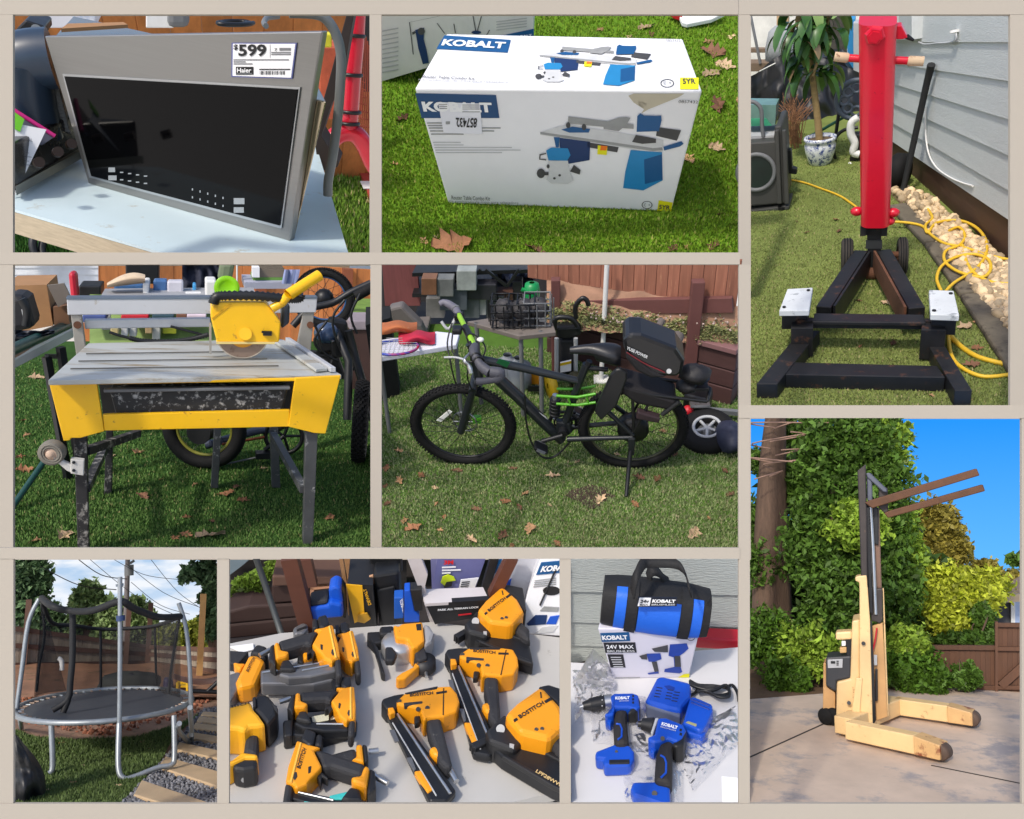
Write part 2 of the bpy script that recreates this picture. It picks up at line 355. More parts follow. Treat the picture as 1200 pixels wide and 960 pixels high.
M_glass = mat('black glass',(4,4,5),.05,var=.02,spec=.18)
glass = part(MB().prism([mf.p(*p,.0065) for p in gl],-mf.n * .004),'door_glass',M_glass,MW)
gp = Pl(A,bl + mf.n * .0066,mf.n)
M_mark = mat('grey key print',(150,156,160),.5)
def mrects(pl,zz,rs,nm,m,par,off=.0006):
    for r in rs: mb = MB(); o = part(mb.poly([q + pl.n * off for q in [pl.p(*zz(*p)) for p in ((r[0],r[3]),(r[2],r[3]),(r[2],r[1]),(r[0],r[1]))]]),nm,m,par,recalc=False)
    return o
for r in ((327,520,349,535),(327,546,354,562),(737,620,772,640),(737,650,770,668)): mrects(gp,a0,[r],'display_key',M_mark,MW)
mrects(gp,a0,[(365 + 26 * i,534 + 4 * i + j * 24,376 + 26 * i,538 + 4 * i + j * 24) for i in range(4) for j in (0,1)] + [(600 + 25 * i,588 + 7 * i + j * 26,604 + 25 * i,595 + 7 * i + j * 26) for i in range(5) for j in (0,1)],'touch_key',M_mark,MW)
lb = Pl(A,bl,fn)
lab = part(MB().prism([lb.p(*a1(*p),.003) for p in ((133,507),(582,521),(616,255),(135,254))],-lb.n * .0025),'price_label',mat('blue label edge',(92,98,150),.6),MW)
part(MB().prism([lb.p(*a1(*p),.0036) for p in ((142,499),(574,513),(606,262),(145,261))],-lb.n * .002),'label_paper',M_paper,MW)
lp = Pl(A,bl + fn * (.0038 if fn.dot(mf.n) > 0 else -.0038),fn)
lq = lambda x0,y0,x1,y1: [lp.p(*a1(x0,y1)),lp.p(*a1(x1,y1)),lp.p(*a1(x1,y0)),lp.p(*a1(x0,y0))]
text('599',lq(188,265,394,354),M_ink,MW,bold=.03); text('$',lq(152,265,184,310),M_ink,MW)
text('7',lq(455,295,475,315),M_ink,MW)
mrects(lp,a1,[(150,376 + 15 * i,(560,240,290)[i],384 + 15 * i) for i in range(3)] + [(430,322 + 14 * i,575,330 + 14 * i) for i in range(2)] + [(490,292,575,312),(420,265,423,365)],'fine_print',mat('grey ink',(120,120,124),.7),MW)
random.seed(3)
mrects(lp,a1,[(345 + 9 * i,462,345 + 9 * i + random.choice((2,3,5)),490) for i in range(21)] + [(340,447,570,455)],'bar_code',M_ink,MW)
mrects(lp,a1,[(168,432,298,490)],'brand_plate',M_ink,MW)
text('Haier',[p + lp.n * .001 for p in lq(180,440,286,474)],M_paper,MW)
mrects(lp,a1,[(172,478,290,485)],'brand_rule',M_grey,MW,.0012)
# cable hanging at the side of the microwave, and lying on top of it
zt = min(FTL.z,FTR.z) + .004
cab = [A.at(*a1(*p),zt + .01) for p in ((480,60),(400,70),(375,105),(390,130))]
yb = (FTR + back * .4).y
c2 = [A.aty(*a1(*p),yb + .05) for p in ((560,30),(760,42),(850,95),(915,210),(945,360),(940,560),(925,760))] + [A.aty(*a2(*p),yb + .05) for p in ((905,50),(880,230),(850,395),(848,500))]
solo(A,MB().tube(smooth(c2,5),.011,8),'power_cable',mat('grey cable',(112,116,116),.5),'thick grey cable hanging down beside the microwave and the table edge','cable')
solo(A,MB().tube(smooth(cab,4),.008,8),'cable_end',mat('grey cable',(112,116,116)),'short bent grey cable end lying on top of the microwave','cable')
rng = random.Random(5)
for px0,px1,nm,lb_ in ((252,300,'cable_coil','small black cable coil lying on top of the microwave'),):
    pts = [A.at(275 + 22 * math.cos(t * .7) * (1 - .02 * t),27 + 2.2 * math.sin(t * .7),zt + .012) for t in range(22)]
    solo(A,MB().tube(smooth(pts,3),.006,6),nm,M_black,lb_,'cable')
fl = [A.at(*p,zt + .003) for p in ((72,38),(150,33),(145,30),(80,32))]
solo(A,MB().prism(fl,(0,0,.008)),'cardboard_flap',M_card,'flat strip of brown cardboard on top of the microwave','cardboard')
# background fence and boxes
YF = 5.2
FN = thing(A,'wooden_fence','warm orange brown board fence behind the microwave','fence',A.aty(220,60,YF))
M_cedar = mat('orange cedar',(186,116,62),.75,var=.25,vs=4,stretch=(6,6,.8),rnd=.14)
x = A.aty(5,20,YF).x; xe = A.aty(445,20,YF).x
while x < xe:
    part(MB().box((x + .07,YF + random.uniform(0,.012),.05),(.1395,.02,2.3)),'fence_board',M_cedar,FN,.004); x += .14
part(MB().box(((A.aty(5,20,YF).x + xe) / 2,YF + .04,.5),(xe - A.aty(5,20,YF).x,.04,.09)),'fence_rail',M_cedar,FN)
def pbox(P,x0,y0,x1,y1,y,dep,name,m,label,cat,bev=.004,group=None,skew=0):
    mb = MB().prism([P.aty(a,b,y) for a,b in ((x0 + skew,y1),(x1 + skew,y1),(x1,y0),(x0,y0))],(0,dep,0))
    return solo(P,mb,name,m,label,cat,group,bev=bev)
bx = pbox(A,53,-6,112,33,3.6,.3,'carton',mat('pale print carton',(214,214,220),.7,var=.1,vs=5,wear=((150,170,200),.25,4)),'pale carton with faint blue print behind the microwave','box')
pbox(A,171,-6,204,33,3.6,.3,'carton',mat('white carton',(228,228,226),.7,wear=((120,150,140),.12,7)),'white carton with green scribbles behind the microwave, right of a bare fence stretch','box')
pbox(A,196,5,222,33,3.4,.2,'tool_case',M_grey,'rounded dark grey tool case behind the microwave','case',bev=.03)
pbox(A,374,40,389,56,2.9,.05,'paper_tag',mat('yellow tag',(214,206,50),.7),'yellow paper tag by the side of the microwave','tag')
pbox(A,375,56,425,140,3.8,.2,'brick_planter',mat('orange red brickwork',(176,82,52),.85,var=.3,vs=16,wear=((206,160,120),.25,12)),'orange red brick planter behind the red tube stand','planter')
# dark leaning cushion pad
yl = 2.6
pd = [A.aty(*a1(*p),yl) for p in ((985,45),(1040,45),(950,560),(870,720),(800,940))] + [A.aty(*a2(*p),yl) for p in ((800,60),(930,260),(920,290),(780,330),(742,40))] + [A.aty(*a1(*p),yl) for p in ((745,920),(850,550))]
solo(A,MB().prism(pd,(.03,.12,0)),'folded_tarp',mat('dark brown tarp',(52,42,38),.8,var=.3,vs=9,bump=.5,bs=14),'dark brown folded tarp leaning beside the microwave table','tarp',bev=.01)
pbox(A,422,-6,446,108,4.0,.3,'speaker_tower',M_black,'tall black speaker tower behind the red tube stand','speaker')
# red tube stand with net
RS = thing(A,'tube_stand','red steel tube stand with tied net beside the microwave table','stand',A.aty(*a2(1000,60),2.9))
M_redp = mat('glossy red tube',(206,22,50),.3,var=.08,coat=.4)
ys = 2.9
part(MB().tube([A.aty(*a1(*p),ys) for p in ((1062,20),(1050,250),(1030,480),(1010,800),(1000,925))] + [A.aty(*a2(1000,40),ys)],.028,12),'upright',M_redp,RS)
part(MB().tube(smooth([A.aty(*a2(*p),ys) for p in ((790,165),(860,100),(930,45),(1000,30),(1065,55),(1120,130),(1180,260),(1230,330))],4),.03,12),'foot_tube',M_redp,RS)
for (x_,y_) in ((1045,200),(1025,490),(1015,765),(1005,850)):
    part(MB().ring(A.aty(*a1(x_,y_),ys),(0,.1,1),.031,.006,16,6),'cable_tie',M_black,RS)
nt = MB(); 
for i in range(9):
    t = i / 8; nt.tube([A.aty(*a1(1070 + 12 * i,60 + 30 * i),ys + .1),A.aty(*a1(1055 + 15 * i,500),ys + .1),A.aty(*a1(1030 + 16 * i,940),ys + .1)],.003,4)
for j in range(16): nt.tube([A.aty(*a1(1050 - j,90 + 55 * j),ys + .1),A.aty(*a1(1085 + 5 * j,110 + 55 * j),ys + .1)],.003,4)
part(nt,'net',mat('orange netting',(150,70,50),.8),RS,kind='stuff')
# black grill at the left
GR = thing(A,'gas_grill','black and blue tube bodied gas grill with round knobs left of the microwave','grill',A.at(*a4(60,500)))
yg = 2.35
M_tube = mat('blue black enamel',(36,52,70),.35,var=.15,coat=.3)
part(MB().tube(smooth([A.aty(*a3(*p),yg) for p in ((330,370),(200,380),(90,410),(40,470))],4),[.068] * 13,18),'lid_tube',M_tube,GR)
part(MB().tube(smooth([A.aty(*a3(*p),yg) for p in ((60,400),(75,560),(110,760),(160,960))],4),[.075] * 13,18),'side_tube',M_tube,GR)
rb = part(MB().prism([A.aty(*a3(*p),yg + .02) for p in ((185,475),(350,470),(460,930),(290,900))],(0,.12,0)),'burner_box',mat('grey ribbed steel',(66,66,70),.45,.5),GR)
for k in range(16):
    t = k / 15; part(MB().beam(A.aty(*a3(192 + 100 * t,500 + 390 * t),yg + .012),A.aty(*a3(345 + 105 * t,490 + 410 * t),yg + .012),.008,.008),'fin',M_grey,rb)
part(MB().prism([A.aty(*a3(*p),yg + .1) for p in ((60,150),(125,85),(265,130),(270,190),(200,290),(40,300))],(0,.15,0)),'bracket',M_black,GR,.004)
for c in ((205,158),(195,230)): part(MB().cyl(A.aty(*a3(*c),yg + .1),A.aty(*a3(*c),yg + .08),.012),'bolt',M_steel,GR)
cp = [A.aty(*a4(*p),2.2) for p in ((35,520),(70,470),(520,195),(480,70),(380,-60),(35,-10))]
ctl = part(MB().prism([A.at(*a4(*p),.02) for p in ((10,470),(70,468),(530,190),(470,90),(200,140),(10,250))],(0,0,.10)),'control_panel',mat('black gloss enamel',(20,18,22),.25,var=.2,coat=.4),GR,.006)
part(MB().prism([A.at(*a4(*p),.014) for p in ((60,500),(80,470),(540,200),(545,225))],(0,0,.02)),'chrome_trim',mat('dull chrome',(168,164,152),.3,.9),GR)
for c in ((215,268),(355,190),(455,130)):
    b = A.at(*a4(*c),.10); part(MB().cyl(b + V((0,.008,0)),b + V((.006,-.012,.008)),.011),'knob',mat('brass black knob',(60,46,38),.3,.6),ctl)
# folder, paper, sticky note leaning on the grill
pf = lambda off: Pl(A,A.at(*a4(40,505),.005) + V((0,off,0)),V((.35,-1,.55)))
p1 = pf(.03); fo = solo(A,MB().prism([p1.p(*a3(*p)) for p in ((20,740),(60,750),(345,945),(250,1010),(20,980))],-p1.n * .004),'clear_folder',mat('grey folder',(92,92,104),.3),'grey folder with a pink edge behind the paper sheet by the microwave','folder')
part(MB().tube([p1.p(*a3(30,745),.002),p1.p(*a3(345,945),.002)],.005,6),'pink_edge',mat('pink zip',(210,40,130),.5),fo)
p2 = pf(0.); pa = solo(A,MB().prism([p2.p(*a4(*p)) for p in ((20,540),(40,515),(280,12),(80,-28),(20,-20))],-p2.n * .002),'paper_sheet',M_paper,'white paper sheet with faint pencil notes and green sticky note','paper')
part(MB().prism([p2.p(*a3(*p),.004) for p in ((35,760),(118,820),(85,912),(35,885))],-p2.n * .002),'sticky_note',mat('green sticky',(110,196,40),.7),pa)
tq = lambda x0,y0,x1,y1: [p2.p(*a4(x,y),.002) for x,y in ((x0,y1),(x1,y1 + 10),(x1,y0 + 10),(x0,y0))]
text('METAL',tq(70,70,180,92),mat('pencil',(120,122,130),.8),pa,bold=0)
for i in range(4): part(MB().poly([p + p2.n * .001 for p in tq(50,175 + 30 * i,150 + 20 * (i % 2),179 + 30 * i)]),'pencil_line',mat('pencil',(120,122,130)),pa,recalc=False)
# coil of black cable on the grass under the table
solo(A,MB().ring(A.at(66,289,GZ + .05),V((.2,-.8,.5)),.085,.016,28,8).ring(A.at(72,291,GZ + .05),V((-.2,-.8,.6)),.075,.016,28,8).tube(smooth([A.at(76,292,GZ + .03),A.at(86,285,GZ + .05),A.at(100,290,GZ + .02)],4),.014,8),'cable_coil',M_black,'coil of thick black cable on the turf under the table edge','cable')

# ================================================================ B: router table carton on turf
B = Panel(447,17,866,296,32,1.88,D1)
b0 = zf(440,10,.358333); b1 = zf(480,30,1 / 6); b2 = zf(620,30,.175); b3 = zf(620,120,.175)
solo(B,MB().poly(B.rect(0,t=12)),'lawn',mat('bright turf base',(92,128,32),.9,var=.3,vs=3,bump=.5,bs=120,spec=.15),kind='structure',recalc=False)
M_blb = mat('bright turf blade',(126,156,46),.55,var=.08,isl=.45,spec=.3,straw=((176,178,96),.08))
blades(B,[(440,12),(873,12),(873,306),(440,306)],0,70000,.013,.0038,M_blb,label='bright green turf round the big white carton')
leaves(B,[(757,33,22),(830,50,14),(835,63,31),(857,44,13),(850,78,26),(834,87,26),(842,126,31),(866,120,17),(807,187,21),(840,175,22),(763,41,12),(738,44,10),(530,288,49),(497,283,16),(512,279,13),(627,294,29),(788,292,18),(836,289,21),(472,141,18),(462,193,10),(843,252,10),(804,291,10),(703,36,10)],'dry fallen leaf on the turf round the big white carton','leaves round the big carton',0,40)
M_cw = mat('white gloss carton',(236,237,240),.42,var=.04,vs=5,wear=((196,192,176),.12,3),bump=.05,bs=9)
fbl,fbr = B.at(*b0(238,638)),B.at(*b0(968,665)); fn = (fbr - fbl).cross(V((0,0,1))).normalized(); fn = fn if fn.y < 0 else -fn
fn = (Matrix.Rotation(R_(7),3,(fbr - fbl).normalized()) @ fn) if True else fn
if fn.z > 0: fn.z = -fn.z
bf = Pl(B,fbl,fn); ftl,ftr = bf.p(*b0(128,262)),bf.p(*b0(1069,270))
tn = (ftr - ftl).cross(V((0,1,0))).normalized(); tn = tn if tn.z > 0 else -tn
bt = Pl(B,ftl,tn); btl,btr = bt.p(*b0(232,82)),bt.p(*b0(1005,98))
BX = thing(B,'carton','large white printed router table carton with stained corner standing on bright turf','box',(fbl + fbr) / 2)
b_bl,b_br = V((fbl.x + .02,btl.y - .02,0)),V((fbr.x - .02,btr.y - .02,0))
part(MB().hexa([fbl,fbr,ftr,ftl],[b_bl,b_br,btr,btl]),'carton_body',M_cw,BX,.006)
bfp = Pl(B,fbl + bf.n * .001,bf.n); btp = Pl(B,ftl + bt.n * .001,bt.n)
M_kb = mat('carton blue',(18,84,138),.45,var=.05); M_kbl = mat('carton bright blue',(34,132,190),.45,var=.1); M_nav = mat('carton navy',(24,52,100),.5,var=.1)
M_prg = mat('print grey',(150,152,152),.6,var=.15,vs=20); M_prd = mat('print dark',(70,70,72),.6,var=.2,vs=20); M_prl = mat('print light',(206,208,210),.5,var=.1,vs=20)
M_yel = mat('print yellow',(232,226,20),.6,var=.05); M_org = mat('print orange',(236,120,20),.6); M_wp = mat('white print',(240,242,244),.5,var=.03)
def pr(pl,zz,polys,nm,m,par,off=.0008):
    for po in polys: o = part(MB().poly([pl.p(*zz(*p)) + pl.n * off for p in po]),nm,m,par,recalc=False)
    return o
R4 = lambda x0,y0,x1,y1: [(x0,y1),(x1,y1),(x1,y0),(x0,y0)]
def ell(cx,cy,rx,ry,n=16): return [(cx + rx * math.cos(6.2832 * i / n),cy + ry * math.sin(6.2832 * i / n)) for i in range(n)]
def tq(pl,zz,pts,off=.0016): return [pl.p(*zz(*p)) + pl.n * off for p in pts]
# top face
pr(btp,b1,[[(188,166),(690,192),(712,102),(245,70)]],'brand_band',M_kb,BX)
text('KOBALT',tq(btp,b1,[(222,145),(665,168),(680,122),(242,100)]),M_wp,BX,bold=.04)
text('Router Table Combo Kit',tq(btp,b1,[(88,372),(455,386),(462,370),(95,352)]),M_prd,BX,bold=0)
text('Kit combinado de mesa para rebajadora',tq(btp,b1,[(60,392),(690,412),(692,398),(66,380)]),M_prg,BX,bold=0)
def router_picture(pl,zz,T):
    """The printed router table: T maps the front picture's coordinates to this face."""
    Q = lambda po: [T(*p) for p in po]
    def P_(polys,nm,m,off): pr(pl,zz,[Q(p) for p in polys],nm,m,BX,off)
    P_([[(75,200),(255,145),(900,250),(895,325),(830,335),(75,215)]],'printed_table',M_prl,.0010)
    P_([[(75,212),(830,325),(895,318),(890,300),(830,305),(75,196)]],'printed_edge',M_prg,.0014)
    P_([[(262,92),(530,125),(530,165),(262,140)],[(530,130),(700,145),(700,175),(530,165)]],'printed_fence',M_prg,.0018)
    P_([[(860,165),(1018,185),(990,255),(850,222)],[(390,265),(600,298),(590,333),(390,298)]],'printed_shadow',M_prd,.0018)
    P_([[(215,180),(290,160),(410,175),(400,200),(270,200)],[(165,230),(205,232),(200,298),(180,298)],[(900,295),(1020,258),(1035,275),(1010,293),(905,320)]],'printed_feather',M_kb,.0022)
    P_([[(205,235),(410,262),(405,385),(265,410),(205,295)]],'printed_leg',M_nav,.0018)
    P_([[(680,318),(890,332),(895,520),(765,588),(630,572),(645,460)]],'printed_leg',M_kbl,.0018)
    P_([[(770,380),(890,345),(893,515),(775,545)]],'printed_leg_panel',M_kb,.0022)
    P_([[(725,90),(745,70),(770,85),(855,88),(885,85),(888,115),(870,190),(720,195)]],'printed_guard',M_kb,.0026)
    P_([[(690,262),(715,215),(850,240),(850,268),(760,275)],ell(262,150,15,20),ell(368,162,15,22)],'printed_knob',M_prd,.0026)
    P_([[(495,135),(600,100),(650,95),(680,100),(650,150),(600,190),(500,175)]],'printed_chrome',M_prg,.0026)
    P_([[(460,285),(525,290),(520,350),(457,345)]],'printed_switch',M_yel,.0026); P_([[(480,285),(525,290),(518,318),(476,318)]],'printed_button',M_org,.003)
    P_([[(115,320),(150,300),(260,305),(278,350),(255,388),(130,385)]],'printed_motor',M_kbl,.0026)
    P_([[(130,388),(260,388),(275,470),(298,520),(260,542),(150,540),(115,515),(135,470)]],'printed_router',M_prl,.0022)
    P_([ell(80,472,28,32),[(275,460),(300,415),(345,450),(340,480)],ell(128,425,10,14),ell(205,485,9,8),ell(170,505,9,8),R4(95,463,130,485)],'printed_handle',M_prd,.003)
    P_([[(70,345),(115,335),(115,342),(78,352),(75,375),(115,378),(115,386),(68,380)]],'printed_cord',M_prd,.003)
router_picture(bfp,b3,lambda x,y: (x,y))
def T2(x,y):   # front picture (b3) -> top picture (b2)
    u = (x - 75) / 960.; w = (y - 70) / 520.
    return (75 + u * 760 - w * 20 + 60 * 0,132 + w * 275 - u * 0)
router_picture(btp,b2,T2)
pr(btp,b2,[R4(1010,350,1135,428)],'warranty_patch',M_yel,BX); text('5YR',tq(btp,b2,[(1030,395),(1115,395),(1110,360),(1026,360)]),M_prd,BX)
pr(bfp,b3,[[(858,725),(950,735),(962,670),(868,655)]],'warranty_patch',M_yel,BX); text('5YR',tq(bfp,b3,[(868,712),(942,716),(946,688),(873,682)]),M_prd,BX)
def oring(pl,zz,cx,cy,rx,ry,nm='approval_mark'):
    mb = MB(); n = 24; o = [pl.p(*zz(*p)) + pl.n * .001 for p in ell(cx,cy,rx,ry,n)]; i_ = [pl.p(*zz(*p)) + pl.n * .001 for p in ell(cx,cy,rx * .86,ry * .86,n)]
    mb.add(o + i_,[[k,(k + 1) % n,n + (k + 1) % n,n + k] for k in range(n)])
    part(mb,nm,M_prd,BX,recalc=False); text('C  +',tq(pl,zz,[(cx - rx * .55,cy + ry * .3),(cx + rx * .55,cy + ry * .3),(cx + rx * .55,cy - ry * .4),(cx - rx * .55,cy - ry * .4)],.001),M_prd,BX,bold=0)
oring(btp,b2,925,388,46,28); oring(bfp,b3,790,686,36,26)
text('0857432',tq(btp,b2,[(920,112),(1015,114),(1010,98),(915,97)]),M_prg,BX,bold=0)
text('0857432',tq(bfp,b2,[(1000,515),(1130,518),(1132,500),(1003,495)]),M_prd,BX,bold=0)
# front face left
pr(bfp,b1,[[(85,650),(632,650),(608,488),(40,475)]],'brand_band',mat('carton deep blue',(16,70,118),.45,var=.05),BX)
text('KOBALT',tq(bfp,b1,[(100,602),(585,608),(575,538),(82,530)]),M_wp,BX,bold=.05)
for i,(x1,y) in enumerate(((230,685),(235,703),(640,720),(595,741),(380,763))): pr(bfp,b1,[R4(120 + 8 * i,y - 4,x1,y + 4)],'print_line',M_prg,BX)
for i in range(5): pr(bfp,b1,[R4(165 + 5 * i,818 + 18 * i,(360,380,720,780,650)[i],824 + 18 * i)],'print_line',mat('faint print',(188,190,192),.6),BX)
lab = pr(bfp,b1,[[(240,752),(512,762),(495,545),(200,535)]],'sticker',mat('sticker paper',(228,230,238),.5,var=.02),BX,.0022)
text('857432',tq(bfp,b1,[(478,645),(325,642),(332,708),(470,714)],.003),M_ink,BX,bold=.02)
for r in ((372,552,490,558),(372,566,490,572),(372,580,492,586),(372,600,495,606),(205,548,265,554),(210,562,265,568),(212,576,265,582),(255,670,285,690)): pr(bfp,b1,[R4(*r)],'sticker_print',M_prg,BX,.003)
text('Router Table Combo Kit',tq(bfp,b0,[(250,623),(375,627),(375,614),(248,610)]),M_prd,BX,bold=0)
text('Kit combinado de mesa para rebajadora',tq(bfp,b0,[(240,636),(468,641),(468,630),(240,625)]),M_prg,BX,bold=0)
M_stain = mat('damp stain',(196,188,166),.7,var=.1)
pr(bfp,b2,[[(665,470),(700,515),(770,560),(750,590),(800,560),(900,520),(1000,480),(1040,455),(700,455)],[(730,500),(790,520),(770,555),(735,535)]],'damp_stain',M_stain,BX,.0005)
# second carton behind, left
c_y = B.at(*b0(20,238)).y
sp = Pl(B,B.at(*b0(18,240)),V((-.18,-1,-.1)),b0)
CB = thing(B,'carton','white carton with printed blue drill press standing behind the router table carton','box',B.at(*b0(250,190)))
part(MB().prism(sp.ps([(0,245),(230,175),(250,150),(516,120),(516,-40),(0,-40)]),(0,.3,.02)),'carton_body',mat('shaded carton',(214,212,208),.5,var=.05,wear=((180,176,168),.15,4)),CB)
iz = lambda x,y: b0(x,y); spp = Pl(B,sp.p0 + sp.n * .002,sp.n)
pr(spp,b0,[[(395,92),(518,66),(518,92),(430,100)]],'brand_band',M_kb,CB); text('KOBALT',tq(spp,b0,[(452,97),(512,90),(512,82),(450,90)]),M_wp,CB,bold=.03)
pr(spp,b0,[[(130,70),(160,62),(158,100),(168,140),(175,178),(155,182),(140,130)]],'printed_drill',M_nav,CB); pr(spp,b0,[ell(330,78,16,6)],'printed_chuck',M_nav,CB)
pr(spp,b0,[ell(150,74,12,12),[(120,78),(130,72),(132,80),(122,86)]],'printed_knob',M_prd,CB,.0015)
for (xa,ya,xb,yb_) in ((110,45,230,20),(110,45,122,150),(200,48,225,82),(318,25,326,72),(345,25,332,72),(360,90,372,70),(255,50,260,80)):
    pr(spp,b0,[[(xa,ya),(xb,yb_),(xb + 3,yb_),(xa + 3,ya)]],'print_rule',M_prd,CB)
for i in range(10): pr(spp,b0,[[(22,72 + 15 * i),(75,62 + 15 * i),(75,66 + 15 * i),(22,76 + 15 * i)]],'print_line',mat('faint print2',(172,172,172),.7),CB)
for i in range(4): pr(spp,b0,[[(395,42 + 9 * i),(495,30 + 9 * i),(495,33 + 9 * i),(395,45 + 9 * i)]],'print_line',mat('faint print2',(172,172,172)),CB)
# wet dark turf patch edge and paper bag end at the top right
pz = Pl(B,B.at(*b0(1010,50),.03),V((0,-.25,1)),b0)
PB = solo(B,MB().prism(pz.ps([(992,18),(1003,45),(1020,50),(1100,34),(1145,12),(1130,-30),(1000,-30)]),(0,0,-.02)),'paper_bag',M_paper,'rounded white printed bag end lying on the turf behind the carton','bag',bev=.004)
for i in range(3): pr(pz,b0,[[(1010 + i * 4,22 + 7 * i),(1110,12 + 7 * i),(1110,15 + 7 * i),(1010 + i * 4,25 + 7 * i)]],'print_line',mat('pale red print',(206,150,150),.7),PB,.002)
solo(B,MB().prism([B.at(*b0(*p),.02) for p in ((955,20),(990,18),(1002,44),(975,36))],(0,0,.03)),'red_wrapper',M_red,'crumpled red wrapper beside the white printed bag end','wrapper',bev=.006)

# ================================================================ C: log splitter beside a sided wall
C = Panel(879,17,1184,475,19,2.12,DC)
c1 = zf(874,10,.263333); c2 = zf(874,240,.263333); c3 = zf(876,14,.125); c4 = zf(876,110,.125); c5 = zf(980,14,.125); c6 = zf(990,230,.125); c7 = zf(1060,180,.125)
solo(C,MB().poly([C.at(872,482),C.at(1192,482),C.at(1192,100),C.at(872,100)]),'lawn',mat('turf base olive',(112,124,66),.9,var=.3,vs=3,bump=.5,bs=120,spec=.1),kind='structure',recalc=False)
blades(C,[(872,150),(1060,170),(1190,400),(1190,482),(872,482)],0,60000,.012,.004,mat('turf blade olive',(132,142,84),.65,var=.1,isl=.42,spec=.2,straw=((176,164,120),.08)),label='olive green turf under the log splitter')
leaves(C,[c2(400,68) + (9,),c2(415,118) + (9,),c2(270,125) + (8,),c2(625,440) + (17,),c2(655,620) + (12,),c2(510,632) + (8,),c2(975,545) + (19,),c2(1030,640) + (14,),c2(1000,715) + (20,),c2(225,75) + (6,),c2(825,850) + (9,),c2(395,350) + (10,),c2(760,415) + (9,),c2(500,430) + (9,),c2(1020,525) + (8,)],'dry fallen leaf on the turf round the log splitter','leaves round the log splitter',.006,80)
# --- siding wall
w0,w1 = C.at(1067.5,203.7),C.at(1172.5,298.7); wd = (w1 - w0).normalized(); wn_ = V((0,0,1)).cross(wd); 
SW = thing(C,'siding_wall','pale grey wood grain lap siding house wall with brown base board beside the log splitter','wall',w0)
wp = Pl(C,w0,wn_)
M_side = mat('grey lap siding',(196,200,200),.62,var=.05,vs=9,stretch=(1,1,7),bump=.9,bs=26)
def lx(a,b,x): return a[1] + (b[1] - a[1]) * (x - a[0]) / (b[0] - a[0])
lines = [((600,-60),(1250,-75)),((780,148),(1177,148)),((840,270),(1177,320)),((668,335),(1177,490)),((668,425),(1177,650)),((665,510),(1177,805)),((660,590),(1177,935))]
X0,X1 = 560,1215
for i in range(6):
    a,b = lines[i],lines[i + 1]; q = [wp.p(*c1(X0,lx(*b,X0))),wp.p(*c1(X1,lx(*b,X1))),wp.p(*c1(X1,lx(*a,X1))),wp.p(*c1(X0,lx(*a,X0)))]
    n = wp.n; part(MB().hexa([q[0] + n * .016,q[1] + n * .016,q[2] + n * .003,q[3] + n * .003],[p - n * .01 for p in q]),'siding_board',M_side,SW)
q = [wp.p(*c1(X0,lx(*lines[6],X0))),wp.p(*c1(X1,lx(*lines[6],X1)))]; g0 = [V((p.x,p.y,-.02)) for p in q]
part(MB().hexa([g0[0],g0[1],q[1],q[0]],[p - wp.n * .03 for p in (g0[0],g0[1],q[1],q[0])]),'base_board',mat('brown base board',(70,46,36),.6,var=.2,vs=8),SW)
for i in range(2): part(MB().hexa([p + wp.n * .012 for p in (q[0],q[1])] + [p + wp.n * .012 + V((0,0,.022)) for p in (q[1],q[0])],[p for p in (q[0],q[1])] + [p + V((0,0,.022)) for p in (q[1],q[0])]),'base_cap',mat('brown base board',(70,46,36)),SW) if i == 0 else None
eb = thing(C,'meter_box','pale grey electric meter box mounted on the siding wall','box',wp.p(*c1(700,130)))
part(MB().prism([wp.p(*c1(*p),.02) + wp.n * .1 for p in ((600,75),(716,132),(716,-40),(600,-40))],-wp.n * .12),'box_body',mat('meter grey',(186,190,190),.5),eb,.004)
part(MB().prism([wp.p(*c1(*p),.02) + wp.n * .06 for p in ((722,134),(780,134),(780,-40),(722,-40))],-wp.n * .08),'box_door',mat('meter grey',(186,190,190)),eb,.004)
pj = solo(C,MB().tube(smooth([wp.p(*c1(*p),.03) for p in ((770,150),(800,160),(850,155),(900,152),(935,140),(935,105))],3),.006,6),'wall_conduit',M_lgrey,'thin pale conduit along the siding wall to a small cap','conduit')
part(MB().cyl(wp.p(*c1(930,108),.03),wp.p(*c1(930,96),.03),.03),'conduit_cap',M_white,pj)
solo(C,MB().tube(smooth([wp.p(*c1(*p),.022) for p in ((800,440),(800,560),(815,650),(850,710),(905,750),(960,775),(1010,790))],4),.006,6),'wall_wire',M_white,'thin white wire drooping across the lower siding wall','wire')
